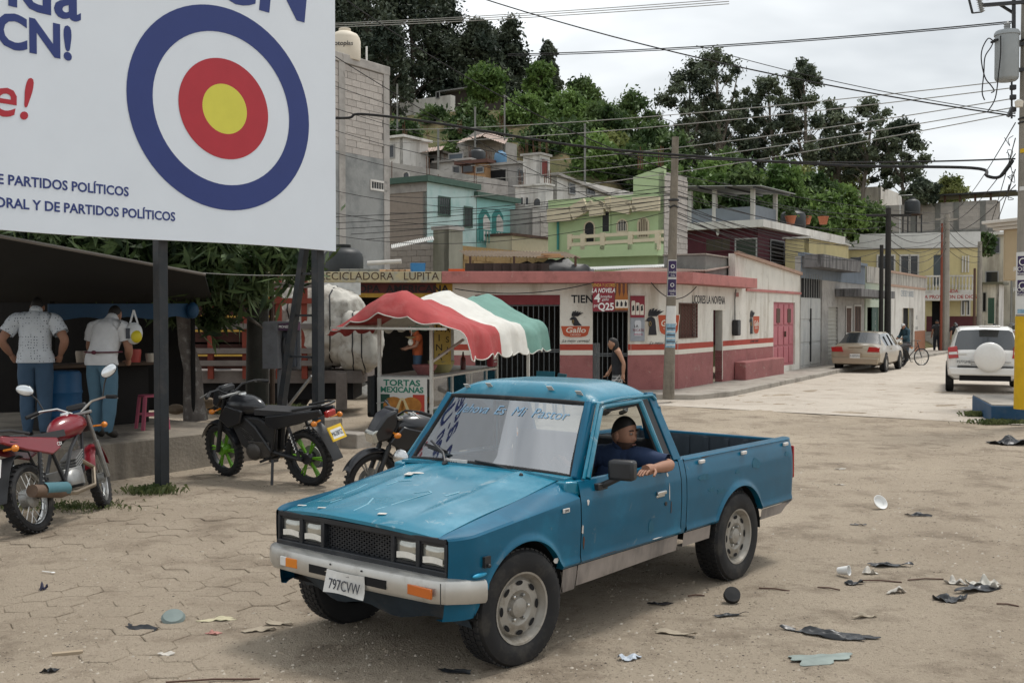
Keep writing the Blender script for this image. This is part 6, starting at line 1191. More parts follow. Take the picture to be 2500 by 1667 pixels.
for k,(a,b,c,l) in enumerate((((1112,352,59.5),(1175,333,58.5),(1130,340,62),'rusty sheet roof slope on the gabled block house facing the street'),((1178,333,58.5),(1232,352,58),(1190,322,62),'second rusty sheet slope on the gabled block house'),((990,378,53.5),(1080,366,52.5),(1000,368,56),'curled rusty sheet over the tan shack'),((1180,486,45),(1262,500,46.5),(1200,478,48),'broken tile-coloured sheet edge above the aqua porch roof'))):
    A,B,C_=at(*a),at(*b),at(*c); mb=MB(); sheet(mb,(0,0,0),B-A,C_-A,pitch=.16); tag(mb.build('roof_sheet',TIN,loc=A,smooth=50),l,'roof sheet')
# ================================================================== row along the street
E2=E1+Uv*.05; rowdir=(Vector((22.1,57.9))-E1).normalized(); RFa=Face(E2,ang=math.atan2(rowdir.y,rowdir.x)); 
def rs(px): q=(px-1250)/FPX; d=rowdir; return (q*E2.y-E2.x)/(d.x-q*d.y)
def rowroot(name,label,s): p=E2+rowdir*s; f=Face(p,ang=RFa.ang); return f,f.root(name,label,'building')
STREAK=pbr('streaked_grey_fascia',(.17,.165,.165),.85,var=.2,scale=2,stain=(.04,.038,.037),samt=.85,sscale=4,sstart=.45,streak=True); BLUEG=pbr('faded_blue_wall',(.17,.20,.235),.88,var=.15,scale=2,stain=(.10,.12,.14),samt=.5,sscale=3,streak=True); WTHW=pbr('scuffed_white_steel',(.45,.45,.43),.7,var=.12,scale=3,stain=(.22,.24,.26),samt=.5,sscale=3,streak=True)
s0,s1=0,rs(2110); f,g=rowroot('workshop','grey workshop with streaked concrete canopies and a white steel door',s0); L_=s1-s0
gd=f.rect(1955,668,2007,890); gd=(gd[0],gd[1],.2,gd[3]); sh=f.rect(2022,750,2046,880); sh=(sh[0],sh[1],.3,sh[3]); w1=f.rect(2065,752,2077,812); w2=f.rect(2085,748,2101,810); tw=f.rect(1955,670,2007,727)
mb=MB(); holed(mb,0,L_,0,4.05,.2,[gd,sh]); mb.build('wall',GREYB,g,smooth=0)
mb=MB(); mb.span((0,-.02,3.3),(L_,-.002,4.1)); mb.build('blue_upper_wall',BLUEG,g,smooth=0); mb=MB(); mb.span((0,-.12,4.06),(L_,.1,4.18)); mb.build('coping',BLUEG,g,smooth=0)
x0,x1=f.hit(1975,620)[0],f.hit(2082,640)[0]; zc_=f.hit(1960,622)[1]; MB().span((.05,-.75,zc_-.45),(x1*.75,-.02,zc_)).build('upper_canopy',STREAK,g,bevel=.01); MB().span((x1*.62,-1.0,2.72),(L_+1.2,-.02,3.02)).build('lower_canopy',STREAK,g,bevel=.01)
o=MB().span((gd[0],.06,.2),(gd[1],.10,tw[2])).build('steel_door',WTHW,g)
for i in range(2):
    for j in range(3): MB().span((gd[0]+(gd[1]-gd[0])*(i/2+.02),.04,.25+(tw[2]-.2)*j/3),(gd[0]+(gd[1]-gd[0])*(i/2+.48),.062,.2+(tw[2]-.2)*(j+1)/3-.04)).build('door_panel',WTHW,o,bevel=.01)
MB().box(((gd[0]+gd[1])/2-.05,.02,1.3),(.07,.05,1.9)).build('lock_bar',DARK,o); pane(g,(gd[0],gd[1],tw[2],gd[3]-.02),DEEP,y=.1,bars=8,hb=0,name='barred_opening',barm=FRAMEG)
o=MB().span((sh[0],.08,sh[2]),(sh[1],.1,sh[3])).build('roller_shutter',pbr('pale_shutter',(.40,.385,.34),.7,var=.15),g)
for k in range(14): z=sh[2]+(sh[3]-sh[2])*(k+.5)/14; MB().bar((sh[0],.07,z),(sh[1],.07,z),.05,.03).build('shutter_slat',MATS['pale_shutter'],o)
pane(g,w1,WOODD,y=-.02,frame=OLDW,fw=.08); pane(g,w2,pbr('brown_door',(.13,.08,.06),.8,var=.2),y=-.02,frame=OLDW,fw=.07,bars=3)
s0,s1=rs(2112)+.05,rs(2158); f,g=rowroot('tortilla_shop','narrow pale green shopfront with dark doorway and upright lettering',s0); L_=s1-s0; GRW=pbr('pale_green_wall',(.42,.47,.38),.88,var=.12,stain=(.3,.31,.26),samt=.5,sscale=2,streak=True)
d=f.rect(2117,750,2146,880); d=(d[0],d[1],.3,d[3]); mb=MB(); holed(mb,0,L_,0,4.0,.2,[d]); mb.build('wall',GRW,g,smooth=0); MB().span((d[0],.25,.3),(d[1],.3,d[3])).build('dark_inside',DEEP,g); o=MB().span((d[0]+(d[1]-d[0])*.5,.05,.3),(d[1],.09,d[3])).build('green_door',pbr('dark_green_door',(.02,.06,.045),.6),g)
for i,ch in enumerate('TORTILL'): text(ch,.26,FRAMEG,o,(d[0]+(d[1]-d[0])*.76,.045,d[3]-.35-.33*i))
mb=MB(); mb.span((0,-.05,3.4),(L_,-.001,4.1)); mb.build('stained_parapet',pbr('stained_parapet_wall',(.42,.40,.36),.9,var=.2,stain=(.10,.095,.09),samt=.8,sscale=3,sstart=.46,streak=True),g,smooth=0); text('MOLINO Y TORTILLERIA',.20,pbr('green_letter',(.08,.14,.09),.8),g,(L_*.5,-.004,2.75),xs=.62)
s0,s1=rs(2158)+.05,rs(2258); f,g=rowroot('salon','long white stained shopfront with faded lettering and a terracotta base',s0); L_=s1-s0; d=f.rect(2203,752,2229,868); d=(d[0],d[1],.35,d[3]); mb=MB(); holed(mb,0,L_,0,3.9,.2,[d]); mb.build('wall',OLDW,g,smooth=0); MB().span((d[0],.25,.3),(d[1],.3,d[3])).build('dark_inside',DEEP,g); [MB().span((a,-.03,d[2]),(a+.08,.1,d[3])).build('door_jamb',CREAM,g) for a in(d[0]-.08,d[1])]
MB().span((0,-.06,3.35),(L_,-.001,3.45)).build('ledge',MATS['tan_coping'],g); MB().span((0,-.04,3.45),(L_,-.001,3.98)).build('parapet',MATS['stained_parapet_wall'],g,smooth=0); MB().span((0,-.08,3.98),(L_,.1,4.08)).build('coping',MATS['tan_coping'],g); MB().span((d[1]+.4,-.02,0),(L_,-.001,1.2)).build('terracotta_base',pbr('terracotta_dado',(.30,.13,.07),.88,var=.2),g); x,z=f.hit(2215,718); text('CEVICHES Y LABORES',.42,pbr('faded_blue_letter',(.30,.34,.38),.8),g,(x,-.004,z),xs=.8); x,z=f.hit(2238,775); text('LIC',.3,FRAMEG,g,(x,-.004,z)); text('CLASES',.22,FRAMEG,g,(x,-.004,z-.55))
# small roof details behind the row
h=House('pale_yellow_block','pale yellow blind wall behind the workshop roof',1975,44.5,640,582,wl=1,pxr=2070,cat='wall',zb=2.5); h.walls(PALEY); h.slab(OLDW,.1,.08)
# ================================================================== yellow corner house
YA=at(2060,700,69); YB_=at(2388,700,66.5); YF=Face(YA,YB_,z=1.0); YH=YF.root('yellow_house','two-storey yellow corner house with white parapet, balustrade and shop lettering','house'); ztop=YF.hit(2200,607)[1]; zb2=YF.hit(2300,712)[1]
gx=YF.hit(2262,760)[0]; dd=YF.rect(2275,735,2302,808); dd=(dd[0],dd[1],0,dd[3]); ud=YF.rect(2279,622,2302,672); ud=(ud[0],ud[1],zb2+.35,ud[3])
mb=MB(); holed(mb,0,YF.L,0,ztop,.2,[dd,ud]); mb.build('wall',PALEY,YH,smooth=0); MB().span((YF.L-.002,.2,0),(YF.L+.0,6,ztop)).build('side_wall',PALEY,YH,smooth=0); MB().span((YF.L-.2,.2,0),(YF.L-.004,6,ztop)).build('end_wall',PALEY,YH,smooth=0)
MB().span((-.1,-.15,ztop),(YF.L+.1,.2,ztop+.95)).build('parapet',WHITE if False else pbr('parapet_white',(.60,.60,.58),.88,var=.08,stain=(.4,.4,.38),samt=.4,sscale=2),YH,smooth=0); MB().span((-.1,-.10,ztop-.05),(YF.L,6,ztop)).build('roof_deck',CONC,YH,smooth=0)
MB().span((dd[0],.3,0),(dd[1],.35,dd[3])).build('dark_inside',DEEP,YH); MB().span((ud[0],.12,ud[2]),(ud[1],.16,ud[3])).build('balcony_door',pbr('blue_grey_door',(.07,.09,.10),.5),YH)
for a,b in((gx,dd[0]),(dd[1],YF.L)): MB().span((a,-.012,0),(b,-.001,.95)).build('maroon_dado',MAROON,YH,smooth=0)
for x0_,x1_ in((2144,2182),(2200,2219),(2222,2240)): pane(YH,YF.rect(x0_,625,x1_,690),y=-.02,frame=OLDW,fw=.10,proud=.06)
pane(YH,YF.rect(2076,628,2102,655),y=-.02,frame=PALEY,fw=.05); 
for x0_,x1_ in((2349,2353),(2362,2366)): pane(YH,YF.rect(x0_,732,x1_,768),y=-.02,frame=OLDW,fw=.08)
for k in range(3): x,_=YF.hit(2350+7*k,640); MB().tube([(x,-.08,YF.hit(2350,665)[1]),(x,-.08,YF.hit(2350,625)[1])],.05,6).build('pilaster',OLDW,YH)
x0_,x1_=YF.hit(2258,700,-.9)[0],YF.hit(2378,700,-.9)[0]; zr0,zr1=YF.hit(2310,712,-.9)[1],YF.hit(2310,672,-.9)[1]; MB().span((x0_,-.95,zr0-.1),(x1_,-.0,zr0+.1)).build('balcony_slab',OLDW,YH); MB().span((x0_,-.95,zr0-.55),(x1_,-.85,zr0-.1)).build('sign_fascia',pbr('sign_white',(.6,.58,.54),.8),YH); MB().span((x0_,-.97,zr1-.1),(x1_,-.8,zr1)).build('balcony_rail',OLDW,YH)
for k in range(15): x=x0_+(x1_-x0_)*(k+.5)/15; MB().lathe([(.05,0),(.03,.08),(.075,.22),(.03,.42),(.05,zr1-zr0-.2)],10,c=(x,-.88,zr0+.1)).build('baluster',OLDW,YH)
RL=pbr('red_letter',(.36,.02,.02),.7); text('TIENDA',.28,RL,YH,((x0_+x1_)/2,-.953,zr0+.02),bold=.004); text('LA PROVISION DE DIOS',.30,RL,YH,((x0_+x1_)/2,-.953,zr0-.33),bold=.004,xs=.98)
q=YF.rect(2318,712,2336,730); MB().span((q[0],-.03,q[2]),(q[1],-.01,q[3])).build('soda_sign',pbr('soda_blue',(.2,.3,.42),.6),YH); q=YF.rect(2352,725,2364,737); MB().span((q[0],-.05,q[2]),(q[1],-.03,q[3])).build('soda_sign',DARK,YH)
# plinth and steps in front
st=YF.root('shop_steps','grey concrete steps along the front of the yellow house','steps'); 
for k in range(4): MB().span((gx-.5,-1.2-.4*k,-.95),(YF.L+2,-.8-.4*k if k else .0,-.02-.24*k)).build('step',CONC,st,smooth=0,bevel=.015)
# ---- behind: retaining wall with dark roof, corner house, green door house
h=House('retaining_wall','long grey block retaining wall with pillars above the yellow house',2430,84,640,488,pxl=2035,wr=2,cat='wall'); h.walls(GREYB); 
for px in(2060,2130,2165,2230,2290,2335,2400): a=h.L.hit(px,520)[0]; MB(h.TL).span((a-.2,-.08,0),(a+.2,-.001,h.H)).build('pillar',GREYC,h.root,smooth=0)
MB(h.TL).span((0,-.05,h.H*.48),(h.wl,-.001,h.H*.54)).build('band_beam',GREYC,h.root,smooth=0); blocks(h.root,0,h.wl,h.H*.56,h.H-.2,BLOCKM,T=h.TL,lim=200,bw=.6,bh=.3)
zz=h.H; mb=MB(h.TL); mb.span((h.wl*.5,-.6,zz+.5),(h.wl+1.5,3,zz+.62)); mb.build('dark_roof',DARK,h.root)
for k in range(6): MB(h.TL).box((h.wl*(.52+.09*k),0,zz+.25),(.15,.15,.5)).build('roof_post',WOODD,h.root)
q=at(2227,524,80); lidtank('water_tank','black water tank raised on a stand above the yellow house',(q.x,q.y,q.z),.56,1.25,BLKT); s_=thing('tank_stand','steel stand carrying the raised black water tank','stand',(q.x,q.y,q.z-2.2)); 
for a in(-1,1):
    for b in(-1,1): MB().bar((a*.5,b*.5,0),(a*.5,b*.5,2.18),.08,.08).build('leg',DARK,s_)
MB().box((0,0,2.17),(1.15,1.15,.04)).build('deck',WOODD,s_); MB().tube([(-.9,0,.4),(-.9,0,3.6),(0,0,3.65)],.03,6).build('white_pipe',WHITE,s_)
h=House('cream_corner_house','weathered cream house with dark plate windows behind the yellow house',2478,75,790,572,pxl=2375,wr=3); h.drop=2; h.walls(pbr('weathered_cream_wall',(.50,.46,.37),.9,var=.15,scale=1.2,stain=(.22,.19,.15),samt=.7,sscale=1,sstart=.5,streak=True)); h.slab(OLDW,.3,.2); h.win('l',2385,582,2440,618,bars=1); h.win('l',2408,664,2436,690); h.win('l',2372,664,2396,690); MB(h.TL).span((h.L.hit(2370,700)[0],-.6,h.L.hit(2400,695)[1]-.1),(h.L.hit(2445,700)[0],-.0,h.L.hit(2400,695)[1]+.05)).build('window_hood',GREYC,h.root)
h=House('green_door_house','low pale house with green doors beside the yellow house',2438,72,808,694,pxl=2398,wr=2); h.drop=1; h.walls(OLDW); h.slab(pbr('mossy_roof',(.12,.12,.09),.9),.3,.15); h.win('l',2412,727,2428,790,mat=pbr('green_steel',(.04,.10,.075),.6),frame=OLDW,bars=2); h.win('l',2400,715,2407,760,mat=DEEP)
q=at(2450,790,69); s_=thing('street_stairs','grey stone steps climbing beside the green door house','stairs',(q.x,q.y,.9),UA)
for k in range(5): MB().span((-.2,.4*k-3.0,-.9),(4.5,.4*k-2.6,.05+.2*k)).build('step',CONC,s_,smooth=0,bevel=.02)
# beige porch corner at the right edge
PB=pbr('beige_porch_plaster',(.42,.33,.21),.9,var=.10,scale=2); q=at(2436,685,23.5); q2=at(2483,685,23.0); f=Face(q,q2); PO=f.root('porch_corner','beige plastered porch corner with white cap hanging at the right edge','porch'); z0,z1=q.z,at(2460,560,23.2).z
MB().span((.18,0,z0),(f.L+3.0,.5,z1)).build('dropped_beam',PB,PO,bevel=.01); MB().prism([(.0,.15),(.18,0),(.18,.5),(.0,.5)],lambda x,y,t:(x,y,t),z0,z1).build('splayed_corner',PB,PO)
for k in range(3): MB().span((-.08-.08*k,-.08-.08*k,z1+.07*k),(f.L+3.0,.6,z1+.07*(k+1)-.003)).build('cap_moulding',pbr('cap_white',(.58,.55,.5),.85),PO,bevel=.01)
MB().span((1.6,-.05,0),(2.1,.45,z0)).build('column',PB,PO)
# ================================================================== trees on the hill
DARKL=leafmat('dark_cypress_leaf',(.022,.036,.025),(.085,.105,.066),.35,tr=.12); EUC=leafmat('eucalyptus_leaf',(.032,.048,.032),(.150,.18,.11),.45,tr=.2); LIGHT=leafmat('light_green_leaf',(.05,.10,.022),(.19,.29,.08),.5,tr=.3); MID=leafmat('mid_green_leaf',(.030,.062,.020),(.12,.18,.058),.5,tr=.25); YEL=leafmat('yellowish_leaf',(.09,.12,.03),(.24,.26,.09),.6,tr=.3)
def tree(name,label,px,D,top,wid,kind,seed,n=5200,base=None,lean=0.,group=None):
    rg=random.Random(seed); x=(px-1250)/FPX*D; zb=hill_z(x,D) if base is None else at(px,base,D).z; zt=at(px,top,D).z; H=zt-zb
    root=thing(name,label,'tree',(x,D,zb),rg.uniform(0,6),group); w=wid/FPX*D/2
    mb=MB(); trunk=[]; k=7
    for i in range(k): t=i/(k-1); trunk.append(Vector((lean*H*t+.04*H*math.sin(3*t+seed),.03*H*math.sin(2.3*t+seed*2),H*.94*t-.6*(i==0))))
    r0=.016*H+.06; mb.tube(trunk,[r0*(1-.85*i/(k-1)) for i in range(k)],8)
    if kind=='euc': mb.tube([trunk[2]+Vector((0,0,0)),trunk[2]+Vector((w*.4,.1,H*.3)),trunk[2]+Vector((w*.55,-.2,H*.52))],[r0*.5,r0*.35,.03],7)
    def T(t): t*=k-1; i=min(int(t),k-2); return trunk[i].lerp(trunk[i+1],t-i)
    cl=[]
    lo={'dark':.14,'euc':.30,'round':.22,'shrub':.0}[kind]; m={'dark':48,'euc':40,'round':34,'shrub':26}[kind]
    for i in range(m):
        t=lo+(1-lo)*((i+.5)/m); 
        env={'dark':(1-((t-lo)/(1-lo))**1.6*.82)*(.55+.45*rg.random()),'euc':math.sin(math.pi*min(1,(t-lo)/(1-lo)*.9+.1))**.6*(.5+.6*rg.random()),'round':math.sin(math.pi*min(.97,(t-lo)/(1-lo)*.86+.12))**.55*(.5+.5*rg.random()),'shrub':math.sin(math.pi*min(.95,t*.75+.22))**.5*(.4+.6*rg.random())}[kind]
        a=i*2.4+rg.uniform(-.5,.5); rad=w*env*(.75 if kind!='euc' else .85); p=T(t)+Vector((math.cos(a)*rad,math.sin(a)*rad,rg.uniform(-.03,.05)*H)); cr=w*{'dark':.24,'euc':.21,'round':.30,'shrub':.34}[kind]*rg.uniform(.6,1.25)
        cl.append((p,cr)); j=max(0,t-.14); mb.tube([T(j),T(j).lerp(p,.55)+Vector((0,0,.02*H)),p],[r0*.28*(1.1-t),r0*.16*(1.1-t)+.012,.012],5)
    cl.append((T(.96),w*.22)); mb.build('trunk',BARK if kind!='euc' else pbr('eucalyptus_bark',(.17,.145,.12),.9,var=.3,scale=2),root,fix=False)
    mat={'dark':DARKL,'euc':EUC,'round':MID,'shrub':MID}[kind]
    if 'light' in label: mat=LIGHT
    if 'yellow' in label: mat=YEL
    if 'mid green' in label: mat=MID
    size=(.075+.0010*D)*(1.0 if kind!='euc' else .9); n=int(n*2.6); leaf_obj('crown',leaf_cloud(n,[(c,r) for c,r in cl],size,1.1,seed=seed,droop=.25 if kind=='euc' else 0),mat,root); return root
for i,(px,D,top,wid,l) in enumerate(((800,84,-130,300,'dark cypress-like tree directly above the cream water tank'),(905,80,-90,290,'broad dark tree right of the cream water tank'),(1000,83,-60,280,'dark tree above the broken white wall'),(1085,86,-30,240,'tall dark tree left of the hilltop shed'),(1165,84,42,220,'dark tree above the hilltop shed'),(1245,88,58,170,'slim dark tree at the right end of the dark hilltop row'),(1338,86,102,95,'lone narrow dark tree standing clear against the sky'),(955,74,30,170,'dark tree with exposed trunk on the brown slope'),(860,90,-60,240,'dark background tree behind the cream water tank'),(1205,92,75,180,'dark background tree between hilltop shed and lone tree'))): tree('hilltop_tree',l,px,D,top,wid,'dark',100+i,n=6800 if i<6 else 4200,group='dark trees on the hilltop')
for i,(px,D,top,wid,l) in enumerate(((1668,92,150,190,'leaning eucalyptus with open feathery crown above the mint house'),(1745,90,98,190,'tallest eucalyptus in the row'),(1815,95,235,150,'short eucalyptus right of the tallest one'),(1880,91,180,170,'eucalyptus left of the second tallest one'),(1955,90,148,160,'second tallest eucalyptus with thin pointed top'),(2035,93,245,120,'thin eucalyptus in the middle of the right group'),(2110,90,236,150,'eucalyptus with bushy twin top above the water tank'),(2205,89,292,160,'rightmost eucalyptus of the row'),(1710,97,270,200,'dark eucalyptus behind the tallest one'),(2060,97,330,170,'low eucalyptus behind the yellow wall'),(2245,86,440,90,'low eucalyptus at the right end, nearest the black tank'))): tree('eucalyptus_tree',l,px,D,top,wid,'euc',200+i,n=5200,base=515,group='eucalyptus trees')
for i,(px,D,top,wid,base,l) in enumerate(((1185,74,165,130,260,'light green round tree beside the hilltop shed'),(1290,72,235,190,420,'light green bushy tree above the garage house'),(1385,70,225,180,430,'light green tree with lilac tint left of the long white house'),(1475,68,255,170,440,'mid green tree behind the long white house'),(1555,72,235,170,450,'mid green tree left of the leaning eucalyptus'),(1500,62,330,130,450,'yellow green bush above the mint house'),(1420,78,195,110,330,'mid green pointed tree on the skyline'),(1320,78,150,90,300,'light green sprig of a tree under the lone dark tree'),(1600,66,300,150,470,'mid green tree behind the mint house tower'))): tree('hill_tree',l,px,D,top,wid,'round',300+i,n=4200,base=base,group='green trees on the slope')
for i,(px,D,top,wid,base,l) in enumerate(((1340,64,300,150,440,'mid green bush left of the long white house roof'),(1440,60,330,150,450,'light green bush above the long white house roof'),(1400,66,300,140,410,'mid green bush behind the light green bushes'),(1540,60,360,140,450,'mid green bush left of the mint house tower'),(1600,58,390,120,460,'light green bush right behind the mint house tower'),(1640,64,330,150,450,'mid green bush under the leaning eucalyptus'),(1280,66,330,130,420,'mid green bush behind the white tower house'),(1470,74,290,160,390,'mid green bush high behind the yellow green bush'))): tree('slope_bush',l,px,D,top,wid,'shrub',700+i,n=3400,base=base,group='bushes above the houses')
for i,(px,D,top,wid,base,l) in enumerate(((1730,62,398,170,560,'light green bush behind the terrace posts'),(1820,60,420,170,560,'mid green bush behind the terrace canopy'),(1905,62,405,170,560,'light green bush right of the terrace canopy'),(1985,64,425,160,560,'mid green bush above the flower pots'),(2050,66,450,130,560,'light green bush left of the retaining wall'),(1780,66,380,150,520,'mid green bush under the tallest eucalyptus'),(1950,67,415,130,520,'yellow green bush under the second tallest eucalyptus'),(1690,58,440,100,570,'mid green bush beside the grey block side of the mint house'),(2120,72,505,120,570,'mid green low bush by the yellow wall'),(2010,60,480,110,580,'light green bush behind the right flower pot'))): tree('bush',l,px,D,top,wid,'shrub',400+i,n=4600,base=base,group='bushes on the slope')
for i,(px,D,top,wid,base,l) in enumerate(((1130,66,300,130,390,'mid green scrub right of the brown slope'),(985,64,300,120,350,'mid green scrub left of the brown slope'),(1060,72,270,110,310,'mid green scrub under the broken white wall'),(1210,66,310,120,400,'mid green scrub above the garage house'),(1150,70,250,140,330,'mid green scrub below the hilltop shed'),(1260,70,330,100,410,'light green scrub behind the white tower house'),(1090,60,360,90,420,'mid green scrub behind the white annex'),(2400,68,575,60,600,'mid green tuft on the yellow house parapet'),(2200,70,585,80,606,'mid green weeds on the yellow house roof'))): tree('scrub_bush',l,px,D,top,wid,'shrub',500+i,n=1900,base=base,group='scrub on the slope')
tree('flat_topped_tree','yellow green airy tree against the sky above the retaining wall',2318,92,436,105,'round',601,n=1500,base=515)
# ================================================================== poles
OLDPOLE=pbr('weathered_pole_wood',(.20,.175,.14),.95,var=.3,scale=5,bump=.7,bscale=18,stain=(.09,.078,.062),samt=.6,sscale=5,sstart=.5,streak=True); PURP=pbr('poster_purple',(.035,.02,.075),.6,var=.1); PWHITE=pbr('poster_white',(.62,.62,.6),.7,var=.1); CPOLE=pbr('grey_concrete_pole',(.27,.25,.215),.9,var=.2,scale=3,bump=.4,bscale=20,stain=(.15,.14,.12),samt=.5,sscale=3,streak=True)
b=gnd(1632,968,.15); t=at(1649,335,b.y); POLE=thing('wooden_utility_pole','leaning wooden utility pole with election stickers at the shop corner','utility pole',(b.x,b.y,.10)); tv=Vector((t.x-b.x,0,t.z-.10))
MB().tube([Vector((0,0,0)),tv*.3,tv*.6,tv],[.135,.115,.10,.075],14).build('shaft',OLDPOLE,POLE)
def wrap(root,tv,r0,r1,z0,z1,mat,name,a0=-2.4,a1=-.7,out=.007):
    k0,k1=z0/tv.z,z1/tv.z; mb=MB(); n=28
    mb.grid(lambda u,v:(lambda k,r,a:(tv.x*k+r*math.cos(a),tv.y*k+r*math.sin(a),tv.z*k))(k0+(k1-k0)*v,r0+(r1-r0)*(k0+(k1-k0)*v)+out,a0+(a1-a0)*u),n,2); return mb.build(name,mat,root,smooth=60)
zz=lambda py:at(1640,py,b.y).z-.10
for y0,y1 in((637,677),(682,722)):
    wrap(POLE,tv,.135,.075,zz(y1+2),zz(y0-2),PWHITE,'sticker',-2.6,-.5); o=wrap(POLE,tv,.135,.075,zz(y1),zz(y0),PURP,'purple_sticker',-2.5,-.6,.008)
    k=zz((y0+y1)/2)/tv.z; text('rodo',.10,PWHITE,o,(tv.x*k,-.125,zz(y1-12)),xs=.8); text('Vota',.06,PWHITE,o,(tv.x*k,-.13,zz(y1-4)),xs=.8); MB().lathe([(.03,0),(.045,0)],14,c=(tv.x*k,-.13,zz(y0+14)),rot=Matrix.Rotation(math.pi/2,3,'X')).build('logo_ring',PWHITE,o)
wrap(POLE,tv,.135,.075,zz(790),zz(747),PWHITE,'torn_white_bill',-2.7,-.4); BLS=pbr('blue_bill',(.22,.36,.46),.7,var=.5,scale=20); wrap(POLE,tv,.135,.075,zz(848),zz(790),BLS,'blue_bill',-2.6,-.5,.006)
for k in range(6): wrap(POLE,tv,.135,.075,zz(803+8*k),zz(800+8*k),PWHITE if k%2 else INK,'bill_line',-2.4,-.7,.010)
MB().tube([tv*.735+Vector((.1*math.cos(a),.1*math.sin(a),.02*math.sin(3*a))) for a in [i*math.pi/6 for i in range(13)]],.02,5,cap=False).tube([tv*.76+Vector((.1*math.cos(a),.1*math.sin(a),0)) for a in [i*math.pi/6 for i in range(13)]],.03,5,cap=False).build('cable_band',DARK,POLE)
WPT=Vector((b.x,b.y,.10))+tv            # top of the wooden pole
def onpole(py): k=zz(py)/tv.z; return Vector((b.x,b.y,.10))+tv*k
# ---- big concrete pole with transformer at the right edge
B2=Vector((9.18,19.3)); BP=thing('concrete_utility_pole','big concrete utility pole with grey transformer and yellow painted foot at the right edge','utility pole',(B2.x,B2.y,.33))
tv2=Vector((0,0,9.6)); y2=Matrix
MB().tube([(0,0,0),(0,0,9.6)],[.185,.125],20).build('shaft',CPOLE,BP); z_=lambda py:at(2490,py,B2.y).z-.33
wrap(BP,tv2,.185,.125,0,z_(772),pbr('yellow_pole_paint',(.58,.36,.006),.6,var=.1,scale=4,stain=(.4,.25,.01),samt=.4,sscale=3),'yellow_foot',-math.pi,math.pi); wrap(BP,tv2,.185,.125,z_(768),z_(616),PWHITE,'white_bill',-math.pi,math.pi,.006)
for y0,y1 in((626,672),(684,722)): o=wrap(BP,tv2,.185,.125,z_(y1),z_(y0),PURP,'purple_sticker',-3.0,-1.0,.010); k=-2.35; rr=.185; text('RODO',.11,PWHITE,o,(-.135,-.135,z_(y1-14)),(.7,-.7,0)); text('Vota A',.07,PWHITE,o,(-.135,-.135,z_(y1-4)),(.7,-.7,0)); MB().lathe([(.05,0),(.07,0)],16,c=(-.135,-.135,z_(y0+14)),rot=Matrix.Rotation(-math.pi/4,3,'Z')@Matrix.Rotation(math.pi/2,3,'X')).build('logo_ring',PWHITE,o)
for py,m in((370,MATS['yellow_pole_paint']),(462,PWHITE),(760,BLS)): wrap(BP,tv2,.185,.125,z_(py+5),z_(py-5),m,'pole_number_band',-2.9,-1.2,.012)
for py in(100,290,300): MB().tube([(.16*math.cos(a),.16*math.sin(a),z_(py)) for a in [i*math.pi/8 for i in range(17)]],.018,5,cap=False).build('strap',DARK,BP)
tx=at(2457,200,B2.y)-Vector((B2.x,B2.y,.33)); MB().lathe([(0,0),(.16,.0),(.19,.03),(.20,.06),(.20,.80),(.215,.80),(.215,.84),(.19,.88),(.05,.90),(0,.90)],28,c=(tx.x-.02,-.05,tx.z)).build('transformer_tank',pbr('transformer_grey',(.30,.325,.335),.5,.2,var=.08),BP)
for dz in(.2,.65): MB().box((tx.x/2-.02,-.03,tx.z+dz),(.25,.1,.06)).build('bracket',DARK,BP)
MB().lathe([(.045,0),(.06,.02),(.045,.04),(.06,.06),(.045,.08),(.06,.10),(.03,.14),(0,.16)],12,c=(tx.x-.02,-.05,tx.z+.9)).build('bushing',pbr('porcelain_grey',(.28,.29,.29),.3),BP)
for k in range(3): MB().tube([(tx.x-.18,-.1+.07*k,tx.z+.72),(tx.x-.27,-.12+.07*k,tx.z+.70)],.022,6).build('terminal',DARK,BP)
def lc(pts,name,r=.011): MB().tube([at(px,py,B2.y-.25)-Vector((B2.x,B2.y,.33)) for px,py in pts],r,5).build(name,BLACK,BP)
def smooth(pts,n=6):
    P=[Vector(p) for p in pts]; out=[]
    for i in range(len(P)-1):
        a,b,c,d=P[max(i-1,0)],P[i],P[i+1],P[min(i+2,len(P)-1)]
        for k in range(n): t=k/n; out.append(.5*((2*b)+(c-a)*t+(2*a-5*b+4*c-d)*t*t+(3*b-a-3*c+d)*t**3))
    return out+[P[-1]]
lc(smooth([(2424,100),(2412,95),(2398,120),(2396,150),(2405,190),(2420,210),(2427,222),(2420,227)]),'jumper_lead'); lc(smooth([(2428,96),(2420,115),(2405,140),(2402,180),(2398,225),(2404,245)]),'jumper_lead'); lc(smooth([(2443,88),(2443,130),(2438,180),(2430,240),(2410,275)]),'jumper_lead')
ar=at(2482,8,B2.y)-Vector((B2.x,B2.y,.33)); al=at(2395,14,B2.y-.3)-Vector((B2.x,B2.y,.33)); MB().bar(al,ar+Vector((.3,0,.03)),.06,.06).bar(at(2438,10,B2.y)-Vector((B2.x,B2.y,.33)),at(2478,35,B2.y)-Vector((B2.x,B2.y,.33)),.04,.04).bar(at(2475,0,B2.y-.1)-Vector((B2.x,B2.y,.33)),at(2475,85,B2.y-.1)-Vector((B2.x,B2.y,.33)),.05,.05).build('cross_arm',DARK,BP)
pr=[]
for k in range(9): pr+=[(.03,.035*k),(.055,.035*k+.012),(.03,.035*k+.022)]
